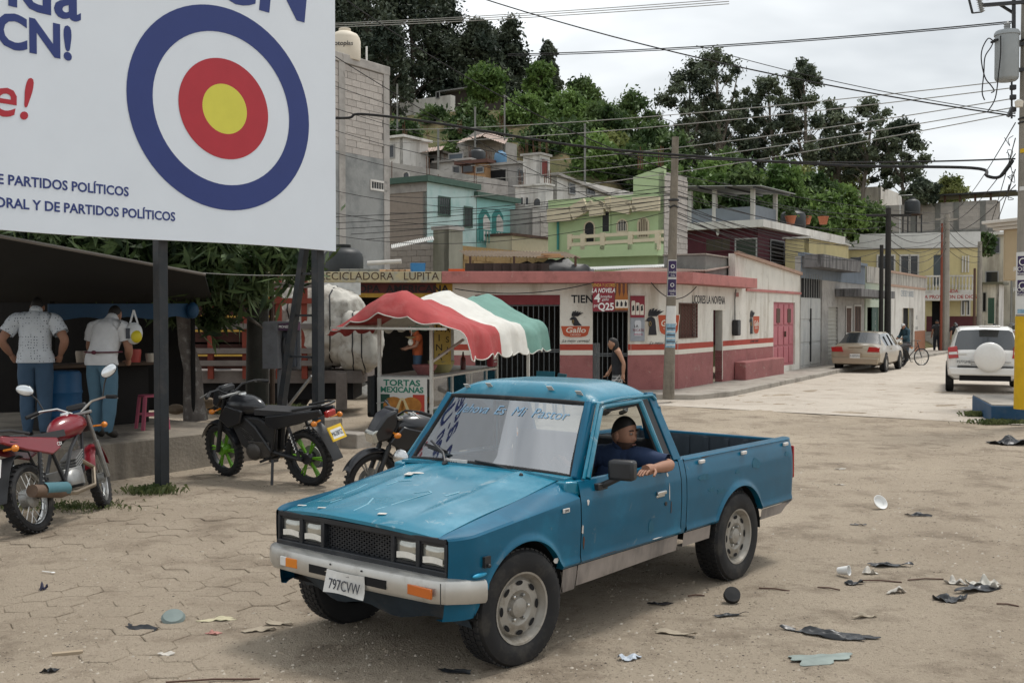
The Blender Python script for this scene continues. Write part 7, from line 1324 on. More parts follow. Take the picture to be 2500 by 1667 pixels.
q=at(2398,30,B2.y-.3)-Vector((B2.x,B2.y,.33)); MB().lathe(pr,12,c=q,rot=Matrix.Rotation(-.25,3,'Y')).build('fuse_insulator',MATS['porcelain_grey'],BP); MB().bar(q+Vector((-.17,0,-.02)),q+Vector((-.27,0,.36)),.03,.03).bar(q+Vector((-.17,0,-.02)),q,.03,.02).build('fuse_arm',DARK,BP); MB().lathe(pr[:9],12,c=at(2412,0,B2.y-.3)-Vector((B2.x,B2.y,.33))).build('insulator',MATS['porcelain_grey'],BP)
for py in(214,238,268): q=at(2473,py,B2.y-.1)-Vector((B2.x,B2.y,.33)); MB().box(q,(.10,.08,.09)).build('wire_clamp',DARK,BP,bevel=.015)
MB().bar(at(2470,200,B2.y-.1)-Vector((B2.x,B2.y,.33)),at(2470,290,B2.y-.1)-Vector((B2.x,B2.y,.33)),.025,.025).bar(at(2462,285,B2.y-.2)-Vector((B2.x,B2.y,.33)),at(2472,262,B2.y-.2)-Vector((B2.x,B2.y,.33)),.08,.05).build('wire_rack',DARK,BP)
for k in range(7): a=[at(2478-random.uniform(0,26),330+35*k*.6+random.uniform(0,50),B2.y-.2) for _ in range(4)]; MB().tube(smooth([p-Vector((B2.x,B2.y,.33)) for p in a],5),.006,4).build('loose_wire',BLACK,BP)
MB().lathe([(0,0),(.06,0),(.075,.10),(.03,.13),(0,.13)],14,c=at(2488,262,B2.y-.25)-Vector((B2.x,B2.y,.33))).build('meter_cap',CREAM,BP)
# blue-sided island under it
a=gnd(2420,1033); I_=thing('kerb_island','concrete island with blue painted sides under the big pole','kerb island',(a.x,a.y,0))
MB().prism([(0,0),(4.5,-1.2),(5.2,2.2),(.75,2.6)],lambda x,y,t:(x,y,t),-.05,.325).build('blue_side',pbr('blue_kerb_paint',(.012,.06,.13),.7,var=.2,scale=4,stain=(.08,.09,.1),samt=.4,sscale=4),I_,bevel=.02,smooth=0); MB().prism([(.03,.03),(4.5,-1.15),(5.2,2.17),(.76,2.57)],lambda x,y,t:(x,y,t),.326,.345).build('top_slab',CONC,I_,smooth=0)
# ---- poles up the street
def pole(label,px,pyb,pyt,D,r,mat,cat='utility pole',name='street_pole',arm=None,zb=0):
    b=at(px,pyb,D); h=at(px,pyt,D).z-b.z; o=thing(name,label,cat,(b.x,b.y,b.z)); MB().tube([(0,0,0),(0,0,h)],[r,r*.75],10).build('shaft',mat,o)
    if arm: MB().bar((-arm,0,h-.3),(arm,0,h-.3),.1,.1).build('cross_arm',mat,o)
    return o,Vector((b.x,b.y,b.z+h))
DPOLE=pbr('tarred_pole',(.028,.026,.024),.9,var=.3)
_,PD1=pole('tall dark tarred pole rising behind the gold sedan',2166,898,508,44,.14,DPOLE,arm=.9); pole('short dark post beside the tall tarred pole',2150,899,598,43.6,.10,DPOLE,'post','street_post'); _,PD2=pole('grey concrete pole in front of the yellow house balcony',2308,860,522,57.5,.20,CPOLE,arm=.6); pole('rusty red pipe tied to the grey pole before the yellow house',2297,860,545,57.4,.07,pbr('rusty_red_pipe',(.22,.06,.035),.8),'pipe','street_pipe'); pole('thin brown post at the yellow house corner',2378,830,655,64,.09,WOODD,'post','street_post'); _,PD3=pole('grey pole behind the thin brown post at the yellow house corner',2390,828,590,64.5,.16,CPOLE); pole('slim dark pole right of the stone stairs',2468,800,680,66,.07,GREYC,'post','street_post')
# ================================================================== wires
def wire(label,a,b,r=.010,sag=.15,group=None,mat=None,name='overhead_wire',mid=None):
    P=cable((a,b),sag=sag,seg=16) if not mid else smooth([a,*mid,b],8); o=MB().tube([p-a for p in P],r,5).build(name,mat or BLACK,loc=a); tag(o,label,'wire',group); return o
PALEWR=pbr('pale_wire',(.30,.30,.28),.6); RP=lambda py,dx=0:at(2479+dx,py,B2.y)
for k,(y0,y1) in enumerate(((60,-2),(64,4),(69,10))): wire(('uppermost','middle','lowest')[k]+' of the three parallel wires at the top of the sky',at(760,y0,30),at(1780,y1,24),.010,.05,'three high wires',PALEWR)
wire('heavy wire crossing the sky from the top edge down to the big pole',at(1150,-12,25),RP(284),.014,.25); wire('pair companion wire just above the heavy crossing wire',at(1700,112,23),RP(278),.008,.12)
wire('upper of the two long wires running to the transformer arm',at(1240,133,26),RP(52),.012,.1); wire('lower of the two long wires running to the transformer arm',at(1240,137,26),RP(56),.010,.1)
wire('dark cable slanting down from the top left to the wooden pole',at(830,-10,24),onpole(420),.013,.35); wire('thinner cable slanting from the block building to the mint house',at(805,130,26),at(1480,500,36),.011,.2)
for k,(y0,y1) in enumerate(((318,196),(350,214),(395,240),(430,262),(470,276))): wire('pale service wire number %s from the top crossing the hillside to the big pole'%('one','two','three','four','five')[k],at(940 if k<2 else 1150,y0+(0 if k<2 else 10),34),RP(y1),.010,.18,'pale service wires',PALEWR)
wire('thick black telephone cable sagging across the whole view',at(770,288,24),RP(392,-6),.030,0,mid=[at(850,288,24),at(885,279,24),at(1060,300,24),at(1400,355,24.2),at(1700,382,24),at(2060,404,22),at(2370,410,20),at(2410,430,19.5),at(2440,432,19.4),at(2462,408,19.3)]); wire('second black cable running just above the thick telephone cable',at(1500,375,24.2),RP(388),.016,.12)
for k in range(7): wire(ORD[k]+' wire down in the bundle fanning left from the wooden pole',onpole(430+14*k),at(790,200+55*k+(40 if k>3 else 0),29+k*.4),.008,.2+.05*k,'wires left of the wooden pole')
for k in range(5): wire(ORD[k]+' low wire down, crossing before the aqua and mint houses',onpole(455+10*k),at(800,530+15*k,30+k),.009,.12,'low wires before the houses')
for k in range(9): wire(ORD[k]+' wire down in the tangle between the wooden pole and street poles',onpole(425+13*k),(PD1 if k%2 else PD2)-Vector((.05*k,0,.25*k)),.010,.2+.07*k,'tangle of street wires')
for k in range(6): wire(ORD[k]+' sagging wire down between the dark pole and the balcony pole',PD1-Vector((0,0,.3+.3*k)),PD2-Vector((0,0,.2+.32*k)),.014,.3+.15*k,'wires up the street')
for k in range(4): wire(ORD[k]+' wire down from the balcony pole to the house corner pole',PD2-Vector((0,0,.3+.5*k)),PD3-Vector((0,0,.3+.3*k)),.014,.3,'wires at the yellow house')
for k in range(5): wire(ORD[k]+' wire down among those dropping from the big pole to the street',RP(300+38*k),(PD3 if k%2 else PD2)-Vector((0,0,.2*k)),.010,.4,'wires from the big pole down the street')
for k in range(6): wire(ORD[k]+' thin wire down across the front of the wine-red house',onpole(500+14*k),at(1960+8*k,600+9*k,40),.009,.15,'wires at the wine-red house')
for k in range(3): wire(ORD[k]+' thin house wire down over the hillside terraces',at(940,480+40*k,37),at(1560,430+25*k,40),.009,.3,'hillside house wires')
wire('string tied between the tree and the billboard brace',at(460,664,14.0),at(745,672,14.6),.006,.02,mat=PALEWR); wire('short cable drooping along the shop fascia',at(1110,705,26.2),at(1450,690,26.2),.012,.18); wire('loose cable hanging under the fascia at the shop corner',at(1590,690,26.1),at(1700,700,27.5),.012,.35)
# ================================================================== cars
def car(name,label,loc,rz,ST,paint,win,rear,front,kind,wb=(.85,3.45),wr=.31,group=None):
    root=thing(name,label,'car',(loc[0],loc[1],.02),rz,group); K=9
    def prof(s):
        x,zb,w,zm,zbelt,wro,zr=s; return [(0,zb),(w*.82,zb),(w*.97,zb+.10),(w,zm),(w*.985,(zm+zbelt)/2),(w*.95,zbelt),(wro,zr-.05),(wro*.86,zr),(0,zr+.02)]
    # densify stations
    S=[]
    for a,b in zip(ST,ST[1:]):
        for i in range(3): S.append(tuple(p+(q-p)*i/3 for p,q in zip(a,b)))
    S.append(ST[-1]); reg={'body':MB(),'side_window':MB(),'rear_window':MB(),'windshield':MB()}
    for a,b in zip(S,S[1:]):
        A,B=prof(a),prof(b); xm=(a[0]+b[0])/2
        for j in range(K-1):
            for s in(1,-1):
                q=[(a[0],s*A[j][0],A[j][1]),(b[0],s*B[j][0],B[j][1]),(b[0],s*B[j+1][0],B[j+1][1]),(a[0],s*A[j+1][0],A[j+1][1])]
                r='body'
                if j==5 and win[0]<xm<win[1]: r='side_window'
                if j>=6 and rear[0]<xm<rear[1]: r='rear_window'
                if j>=6 and front[0]<xm<front[1]: r='windshield'
                reg[r].add(q,[(0,1,2,3)])
    for e in(S[0],S[-1]):
        P=prof(e); reg['body'].add([(e[0],y,z) for y,z in P]+[(e[0],-y,z) for y,z in P[::-1]],[tuple(range(2*K))])
    for r,mb in reg.items():
        me=mb.build(r,paint if r=='body' else GLASSC,root,smooth=45); bm=bmesh.new(); bm.from_mesh(me.data); bmesh.ops.remove_doubles(bm,verts=bm.verts,dist=.001); bmesh.ops.recalc_face_normals(bm,faces=bm.faces); bm.to_mesh(me.data); bm.free(); me.data.shade_smooth(); me.data.set_sharp_from_angle(angle=R(38))
    W=ST[3][2]
    for x in wb:
        for s in(1,-1):
            e=bpy.data.objects.new('wheel',None); COL.objects.link(e); e.parent=root; e.location=(x,s*(W-.09),wr); e.rotation_euler=(-s*math.pi/2,0,0)
            MB().lathe([(.6*wr,-.10),(.92*wr,-.10),(wr,-.07),(wr,.07),(.92*wr,.10),(.62*wr,.10)],26).build('tyre',BLACK,e); MB().lathe([(.64*wr,.09),(.6*wr,.07),(.3*wr,.09),(0,.095)],20).build('rim',RIM,e)
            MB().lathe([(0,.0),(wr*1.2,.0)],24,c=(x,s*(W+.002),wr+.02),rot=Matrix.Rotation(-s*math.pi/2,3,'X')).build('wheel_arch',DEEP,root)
            e.location=(x,s*(W-.075),wr)
    return root
GLASSC=pbr('car_glass',(.02,.024,.027),.06,var=.1,spec=.8,coat=.6); GOLD=pbr('champagne_paint',(.36,.30,.22),.3,.5,var=.05,coat=.6); WHP=pbr('white_car_paint',(.66,.65,.62),.35,var=.04,coat=.6)
SED=[(0,.42,.74,.62,.74,.66,.80),(.05,.30,.83,.60,.86,.72,.94),(.30,.26,.845,.60,.90,.74,.985),(.62,.24,.85,.58,.92,.74,1.0),(1.22,.22,.855,.56,.92,.58,1.36),(1.7,.22,.86,.56,.91,.60,1.395),(2.5,.22,.86,.56,.90,.60,1.385),(2.75,.22,.86,.56,.90,.58,1.36),(3.4,.22,.85,.56,.89,.74,.97),(4.2,.24,.83,.55,.78,.70,.80),(4.45,.30,.78,.52,.64,.62,.66),(4.52,.38,.70,.50,.58,.55,.60)]
c_=Vector((12.35,38.2)); hd=R(60); o2=c_-Vector((math.cos(hd),math.sin(hd)))*.95; SD=car('sedan','gold four-door sedan parked at the kerb before the workshop',o2,hd,SED,GOLD,(.95,3.15),(.62,1.22),(2.75,3.4),'sedan',wb=(.98,3.55))
for s in(1,-1): MB().prism([(.40,.72),(.80,.72),(.82,.88),(.46,.90)],lambda y,z,t:(t+.02*abs(y),s*y,z),-.035,.06).build('tail_lamp',TAIL,SD,bevel=.01)
MB().box((-.025,0,.58),(.05,.44,.17)).build('plate_recess',GOLD,SD); pl=MB().box((-.055,0,.58),(.012,.34,.15)).build('license_plate',PLATE,SD); text('P-927DPM',.09,INK,pl,(-.064,0,.58),(0,-1,0),xs=.8)
MB().prism([(-.76,.30),(.76,.30),(.80,.52),(-.80,.52)],lambda y,z,t:(t,y,z),-.07,.03).build('rear_bumper',GOLD,SD,bevel=.03); MB().box((-.01,0,.885),(.03,.5,.03)).build('boot_handle',GOLD,SD)
for s in(1,-1):
    for x in(1.75,2.65): MB().box((x,s*.80,1.12),(.05,.05,.40),rot=Matrix.Rotation(s*.52,3,'X')).build('door_pillar',GOLD if x>2 else DARK,SD)
    MB().ball((2.95,s*.95,.97),(.07,.09,.06)).build('wing_mirror',GOLD,SD); MB().box((1.9,s*.862,.80),(.18,.02,.03)).build('door_handle',GOLD,SD)
SUV=[(0,.50,.80,.75,.95,.70,1.02),(.06,.38,.87,.75,1.06,.76,1.10),(.34,.34,.90,.75,1.08,.64,1.60),(.7,.30,.905,.75,1.07,.66,1.66),(1.6,.28,.91,.74,1.06,.68,1.69),(2.5,.28,.91,.72,1.04,.68,1.68),(2.85,.28,.91,.72,1.03,.66,1.63),(3.45,.28,.90,.70,1.02,.78,1.08),(4.1,.3,.87,.66,.92,.74,.95),(4.3,.38,.80,.60,.74,.64,.78)]
hd=R(68); c_=Vector((11.98,27.35)); SV=car('sport_utility_vehicle','white sport utility vehicle with rear spare wheel cover near the yellow post',c_,hd,SUV,WHP,(.40,3.2),(.06,.34),(2.85,3.45),'suv',wb=(.80,3.36),wr=.355)
MB().ball((0,0,0),(1,1,1),30,14).build('spare_wheel_cover',WHP,SV); sp_=[o for o in SV.children if o.name.startswith('spare')][0]; sp_.scale=(.13,.375,.375); sp_.location=(-.13,-.10,.93)
for s in(1,-1): MB().prism([(.62,.90),(.86,.88),(.88,1.16),(.66,1.20)],lambda y,z,t:(t+.12*(z-.88),s*y,z),-.03,.12).build('tail_lamp',TAIL,SV,bevel=.015); MB().prism([(.66,.99),(.85,.98),(.86,1.04),(.66,1.06)],lambda y,z,t:(t+.12*(z-.88),s*y,z),-.036,-.028).build('reversing_lens',PLATE,SV); MB().box((-.045,s*.70,.57),(.03,.2,.045)).build('bumper_reflector',TAIL,SV); MB().tube([(.5,s*.66,1.70),(.7,s*.68,1.755),(2.4,s*.69,1.765),(2.7,s*.68,1.70)],.025,7).build('roof_rail',DARK,SV)
MB().prism([(-.82,.46),(.82,.46),(.86,.66),(-.86,.66)],lambda y,z,t:(t,y,z),-.09,.05).build('rear_bumper',WHP,SV,bevel=.04); MB().box((-.05,0,.68),(.06,1.3,.03)).build('bumper_step',DARK,SV); MB().box((.05,0,.40),(.1,1.2,.16)).build('underbody',DEEP,SV); pl=MB().box((-.03,.50,.80),(.03,.34,.16)).build('license_plate',PLATE,SV); text('P577GMB',.10,INK,pl,(-.05,.50,.80),(0,-1,0),xs=.8); MB().box((-.01,.0,.80),(.02,1.2,.006)).build('tailgate_seam',DARK,SV); MB().tube([(.45,.0,1.68),(.42,0,1.85)],.008,5).build('antenna',DARK,SV); MB().box((.2,-.1,1.70),(.25,.5,.05)).build('spoiler',WHP,SV,bevel=.02); MB().box((-.005,.55,1.0),(.02,.24,.04)).build('tailgate_badge',CHROME,SV)
q=gnd(2520,842); FC=car('sedan','pale car with red tail lamps half out of view up the street',(q.x-.6,q.y),R(75),SED,pbr('silver_paint',(.45,.45,.44),.35,.4),(.95,3.15),(.62,1.22),(2.75,3.4),'sedan',wb=(.98,3.55))
for s in(1,-1): MB().prism([(.40,.72),(.80,.72),(.82,.88),(.46,.90)],lambda y,z,t:(t+.02*abs(y),s*y,z),-.035,.06).build('tail_lamp',TAIL,FC,bevel=.01)
# small motorcycle and bicycle up the street
c=Vector((15.0,41.8)); moto('motorcycle','dark scooter-like motorcycle parked nose-out beyond the gold sedan',c,R(200),BLKP,'alloy',lean=R(6),scale=1.05,mirrors=True,group='parked motorcycles')
c=gnd(2215,893); BK=thing('bicycle','dark bicycle held by the man in the white cap','bicycle',(c.x-.35,c.y,0),R(15)); BKM=pbr('bicycle_frame',(.03,.03,.035),.4,.3)
for x in(0,1.05):
    e=bpy.data.objects.new('wheel',None); COL.objects.link(e); e.parent=BK; e.location=(x,0,.34); e.rotation_euler=(math.pi/2,0,0); MB().tube([(.33*math.cos(a),.33*math.sin(a),0) for a in [i*math.pi/16 for i in range(33)]],.02,6,cap=False).build('tyre',BLACK,e); MB().tube([(.30*math.cos(a),.30*math.sin(a),0) for a in [i*math.pi/16 for i in range(33)]],.01,5,cap=False).build('rim',STEEL,e)
    for k in range(12): MB().bar((0,0,0),(.3*math.cos(k*math.pi/6),.3*math.sin(k*math.pi/6),0),.006,.006).build('spoke',STEEL,e)
MB().tube([(0,0,.34),(.42,0,.30),(.30,0,.82)],.018,7).tube([(.42,0,.30),(.88,0,.78),(.32,0,.74)],.02,7).tube([(0,0,.34),(.31,0,.76)],.014,6).build('frame',BKM,BK); MB().tube([(1.05,0,.34),(.86,0,.92)],.018,7).build('fork',BKM,BK); MB().tube([(.80,.28,1.0),(.87,.1,1.0),(.87,-.1,1.0),(.80,-.28,1.0)],.014,6).tube([(.86,0,.9),(.87,0,1.0)],.016,6).build('handlebar',STEEL,BK); MB().ball((.27,0,.88),(.14,.07,.04)).build('saddle',BLACK,BK); MB().tube([(.42,-.1,.30),(.5,-.1,.18)],.012,5).box((.5,-.14,.17),(.08,.08,.02)).build('pedal',BKM,BK)
# ================================================================== people
_TS=bpy.data.scenes.new('figure_workbench')
SKIN=pbr('skin_brown',(.30,.155,.10),.6,var=.1,scale=12); SKIN2=pbr('skin_tan',(.33,.175,.11),.6,var=.1,scale=12); HAIR=pbr('black_hair',(.012,.010,.009),.6,var=.3,scale=40); SHOE=pbr('dark_shoe',(.03,.025,.02),.6)
def skinned(verts,edges,root):
    """verts: [(x,y,z,r)] -> continuous surface mesh data"""
    me=bpy.data.meshes.new('f'); me.from_pydata([v[:3] for v in verts],edges,[]); o=bpy.data.objects.new('f',me); _TS.collection.objects.link(o)
    sk=o.modifiers.new('s','SKIN'); sk.use_smooth_shade=True; sk.branch_smoothing=.6
    for i,d in enumerate(me.skin_vertices[0].data):
        r=verts[i][3]; d.radius=(r,r) if not hasattr(r,'__len__') else r; d.use_root=(i==root)
    ss=o.modifiers.new('d','SUBSURF'); ss.levels=2; ss.render_levels=2
    vl=_TS.view_layers[0]; vl.update(); ev=o.evaluated_get(vl.depsgraph); m=bpy.data.meshes.new_from_object(ev); V=[v.co.copy() for v in m.vertices]; N=[v.normal.copy() for v in m.vertices]; F=[tuple(p.vertices) for p in m.polygons]
    bpy.data.objects.remove(o); return V,N,F
def head_mb(c,yaw,pitch,s=1.):
    mb=MB(); mb.ball((0,0,0),1,40,30); M=Matrix.Rotation(yaw,3,'Z')@Matrix.Rotation(pitch,3,'Y'); out=[]
    for x,y,z in mb.v:
        X,Y,Z=x*.098,y*.076,z*.122
        if z<-.2: X*=1-.12*(-z-.2); Y*=1-.35*(-z-.2)          # jaw
        if x>.6: X-=.010*(x-.6)/.4; 
        if x>.75 and -.35<z<.05 and abs(y)<.28: X+=.024*(1-abs(y)/.28)*(1-abs(z+.18)/.24 if abs(z+.18)<.24 else 0)   # nose
        if x>.7 and .05<z<.30: X+=.006*(1-abs(y))               # brow
        if x>.6 and .0<z<.14 and .2<abs(y)<.55: X-=.008         # eye socket
        if x>.7 and -.62<z<-.42 and abs(y)<.35: X+=.007         # lips
        if x>.55 and z<-.75: X+=.010
        out.append(M@Vector((X*s,Y*s,Z*s))+Vector(c))
    mb.v=[tuple(p) for p in out]
    for sg in(1,-1): mb.ball(Vector(c)+M@Vector((-.008*s,sg*.078*s,-.012*s)),(.022*s,.010*s,.034*s),8,6,rot=M)
    return mb,M
def hand(mb,w,d,up,s=1.,curl=.6,thumb=1):
    """palm and five fingers from wrist w pointing along d, back of hand along up"""
    d=Vector(d).normalized(); up=Vector(up); up=(up-d*up.dot(d)).normalized(); sd=d.cross(up); w=Vector(w)
    mb.tube([w-d*.02*s,w+d*.03*s,w+d*.085*s],[.030*s,.037*s,.036*s],8)
    for i,l in enumerate((.075,.085,.08,.06)):
        b=w+d*.075*s+sd*(.027-.018*i)*s; k1=b+(d*math.cos(curl*.6)-up*math.sin(curl*.6))*l*.5*s; k2=k1+(d*math.cos(curl*1.5)-up*math.sin(curl*1.5))*l*.5*s; mb.tube([b,k1,k2],[.0098*s,.0088*s,.007*s],6)
    b=w+d*.025*s+sd*.032*s*thumb; mb.tube([b,b+(d*.6+sd*.6*thumb-up*.3)*.035*s,b+(d*.95+sd*.45*thumb-up*.5)*.065*s],[.012*s,.0105*s,.008*s],6)
def seg_t(p,a,b): ab=b-a; t=max(0,min(1,(p-a).dot(ab)/ab.length_squared)); return (p-(a+ab*t)).length,t
def person(label,loc,rz,J,look=(0,0),shirt=None,pants=None,skin=None,hair=HAIR,sleeve=.55,pantlen=1.0,shoes=SHOE,build=1.,long_hair=False,cap=None,skirt=None,hands=((0,0,-1),(0,0,-1)),group=None,scale=1.,strap=None,neckline=.9,hairless=False,curl=.6,root_rot=None,tank=False,beard=False):
    skin=skin or SKIN; J={k:Vector(v) for k,v in J.items()}; root=thing('person',label,'person',loc,rz,group); root.scale=(scale,)*3
    if root_rot: root.rotation_euler=root_rot
    b=build; order=[('pelvis',.150*b),('waist',.142*b),('chest',.165*b),('neck0',.075),('neck',.052),('skull',.062),
      ('shL',.070*b),('elL',.043*b),('wrL',.028),('shR',.070*b),('elR',.043*b),('wrR',.028),('hipL',.100*b),('knL',.062*b),('anL',.042),('toL',.036),('hipR',.100*b),('knR',.062*b),('anR',.042),('toR',.036)]
    idx={n:i for i,(n,_) in enumerate(order)}
    J.setdefault('neck0',J['chest'].lerp(J['neck'],.55)); J.setdefault('skull',J['head'].lerp(J['neck'],.35))
    V=[(*J[n],r) for n,r in order]
    # extra mid-limb points for taper
    E=[('pelvis','waist'),('waist','chest'),('chest','neck0'),('neck0','neck'),('neck','skull'),('neck0','shL'),('neck0','shR'),('shL','elL'),('elL','wrL'),('shR','elR'),('elR','wrR'),('pelvis','hipL'),('pelvis','hipR'),('hipL','knL'),('knL','anL'),('anL','toL'),('hipR','knR'),('knR','anR'),('anR','toR')]
    edges=[]
    for a,c in E:
        if a+c in('elLwrL','elRwrR','knLanL','knRanR','hipLknL','hipRknR','shLelL','shRelR'):
            k=len(V); ra={'el':.046*b,'kn':.064*b,'hi':.085*b,'sh':.054*b}[a[:2]]; p=J[a].lerp(J[c],.38); V.append((*p,ra)); edges+=[(idx[a],k),(k,idx[c])]
        else: edges.append((idx[a],idx[c]))
    vs,ns,fs=skinned(V,edges,0)
    body=MB(); body.v=[tuple(v) for v in vs]; body.f=list(fs); body.m=[0]*len(fs)
    hm,M=head_mb(J['head'],look[0],look[1]); n=len(body.v); body.v+=hm.v; body.f+=[tuple(i+n for i in f) for f in hm.f]; body.m+=[0]*len(hm.f)
    for sd,hd in(('L',hands[0]),('R',hands[1])):
        d=(J['wr'+sd]-J['el'+sd]).normalized(); hmb=MB(); hand(hmb,J['wr'+sd],d,hd if abs(Vector(hd).normalized().dot(d))<.95 else (1,0,0),curl=curl,thumb=1 if sd=='R' else -1); n=len(body.v); body.v+=hmb.v; body.f+=[tuple(i+n for i in f) for f in hmb.f]; body.m+=[0]*len(hmb.f)
    H=lambda x,y,z:J['head']+M@Vector((x,y,z))
    for sg in(1,-1):
        MB().tube([H(.088,sg*.014,.036),H(.091,sg*.032,.040),H(.080,sg*.050,.034)],.0042,5).build('eyebrow',hair,root); MB().ball(H(.083,sg*.031,.014),(.010,.011,.007),8,6,rot=M).build('eye',pbr('eye_white',(.26,.24,.22),.3),root); MB().ball(H(.090,sg*.031,.014),(.005,.005,.005),8,6).build('iris',BLK,root)
    MB().tube([H(.088,-.022,-.062),H(.096,0,-.060),H(.088,.022,-.062)],.0045,5).build('lips',pbr('lip_brown',(.16,.065,.05),.6),root)
    segs=[('torso','pelvis','waist'),('torso','waist','chest'),('torso','chest','neck0'),('neck','neck0','neck'),('neck','neck','skull'),('clav','neck0','shL'),('clav','neck0','shR'),('ua','shL','elL'),('ua','shR','elR'),('fa','elL','wrL'),('fa','elR','wrR'),('hip','pelvis','hipL'),('hip','pelvis','hipR'),('th','hipL','knL'),('th','hipR','knR'),('sh','knL','anL'),('sh','knR','anR'),('ft','anL','toL'),('ft','anR','toR')]
    def region(p):
        best=None
        for k,a,c in segs:
            d,t=seg_t(p,J[a],J[c]); d-= {'torso':.10,'hip':.06,'clav':.05,'th':.03,'neck':-.035,'ua':.01}.get(k,0)*b
            if best is None or d<best[0]: best=(d,k,t)
        return best[1:]
    top,bot,foot=[],[],[]
    for f in fs:
        c=sum((vs[i] for i in f),Vector())/len(f); k,t=region(c)
        if k in('torso','clav') or (k=='neck' and t<.30 and not tank) or (k=='ua' and t<sleeve and not tank) or (k=='fa' and sleeve>1 and t<sleeve-1) or (k in('hip','th') and c.z>J['pelvis'].z-.16):
            if tank and (k=='clav' or c.z>J['neck0'].z-.02): pass
            else: top.append(f)
        if k in('hip',) or (k=='torso' and c.z<J['pelvis'].z+.05) or k=='th' or (k=='sh' and t<pantlen): bot.append(f)
        if k=='ft' or (k=='sh' and t>.93): foot.append(f)
    for sd in('shL','shR'):
        bb=MB(); bb.ball(J['neck0'].lerp(J[sd],.52)+(J['chest']-J['neck0'])*.16,(.098*b,.105*b,.098*b) if not tank else (.05,.06,.05),16,12); n=len(body.v); body.v+=bb.v; body.f+=[tuple(i+n for i in f) for f in bb.f]; body.m+=[0 if tank or not shirt else 1]*len(bb.f)
    ts,bs=set(top),set(bot)
    for i,f in enumerate(fs): body.m[i]=1 if (f in ts and shirt) else 2 if (f in bs and pants and skirt is None) else 0
    bo=body.build('body',[skin,shirt or skin,pants or skin],root,smooth=70)
    def cloth(name,faces,off,mat,flare=0,smoothz=None):
        if not faces or mat is None: return
        ids=sorted({i for f in faces for i in f}); mp={i:j for j,i in enumerate(ids)}; mb=MB(); 
        mb.v=[tuple(vs[i]+ns[i]*off*(1+.35*MN.noise((vs[i].x*14,vs[i].y*14,vs[i].z*14)))) for i in ids]; mb.f=[tuple(mp[i] for i in f) for f in faces]; mb.m=[0]*len(mb.f); return mb.build(name,mat,root,smooth=80,fix=False,solid=0)
    if skirt is None: cloth('trousers',bot,.014,pants)
    so=cloth('shirt',top,.026*b,shirt)
    if so: bm=bmesh.new(); bm.from_mesh(so.data); bmesh.ops.bisect_plane(bm,geom=bm.verts[:]+bm.edges[:]+bm.faces[:],plane_co=J['pelvis']+Vector((0,0,-.06)),plane_no=(0,0,1),clear_inner=True); bm.to_mesh(so.data); bm.free()
    cloth('shoes',foot,.010,shoes)
    if skirt is not None:
        pz=J['pelvis']; mb=MB(); mb.lathe([(.15*b,.08),(.19*b,-.05),(.21*b,-.25),(.23*b,-.60),(.225*b,-.60)],22,c=pz); mb.v=[(x+.012*math.sin(9*math.atan2(y-pz.y,x-pz.x))*(pz.z-z),y+.012*math.cos(9*math.atan2(y-pz.y,x-pz.x))*(pz.z-z),z) for x,y,z in mb.v]; mb.build('skirt',skirt,root,smooth=60)
    if not hairless and cap is None:
        h,_=head_mb((0,0,0),0,0,1.03); ho=h.build('hair',hair,root,smooth=70); bm=bmesh.new(); bm.from_mesh(ho.data); bmesh.ops.bisect_plane(bm,geom=bm.verts[:]+bm.edges[:]+bm.faces[:],plane_co=(0,0,.030),plane_no=(-.58,0,1),clear_inner=True); bm.transform(Matrix.Translation(J['head'])@M.to_4x4()); bm.to_mesh(ho.data); bm.free()
    if beard:
        h,_=head_mb((0,0,0),0,0,1.012); ho=h.build('stubble',pbr('stubble',(.07,.04,.03),.8,var=.3,scale=80),root,smooth=70); bm=bmesh.new(); bm.from_mesh(ho.data)
        for co,no in(((0,0,-.048),(0,0,-1)),((.0,0,-.0),(1,0,-.3))): bmesh.ops.bisect_plane(bm,geom=bm.verts[:]+bm.edges[:]+bm.faces[:],plane_co=co,plane_no=no,clear_inner=True)
        bm.transform(Matrix.Translation(J['head'])@M.to_4x4()); bm.to_mesh(ho.data); bm.free()
    if long_hair: mb=MB(); mb.ball(J['head']+M@Vector((-.055,0,-.06)),(.075,.085,.17),14,10,rot=M); mb.build('long_hair',hair,root)
    if cap is not None:
        h,_=head_mb((0,0,0),0,0,1.10); keep=[f for f in h.f if all(h.v[i][2]>.045 for i in f)]; mb=MB(); mb.v=[tuple(M@Vector(v)+J['head']) for v in h.v]; mb.f=keep; mb.m=[0]*len(keep); mb.shell(lambda u,v:J['head']+M@Vector((.085+.075*u,.07*(2*v-1)*(1-.3*u*u),.05-.01*u)),4,6,(0,0,.006)); mb.build('cap',cap,root,smooth=60)
    if strap: mb=MB(); c=J['waist']; mb.tube([(c.x+.176*b*math.cos(a),c.y+.182*b*math.sin(a),c.z-.02) for a in [i*math.pi/12 for i in range(25)]],.010,5,cap=False); mb.ball((c.x-.18*b,c.y,c.z-.02),(.02,.035,.025)); mb.build('apron_string',strap,root)
    return root
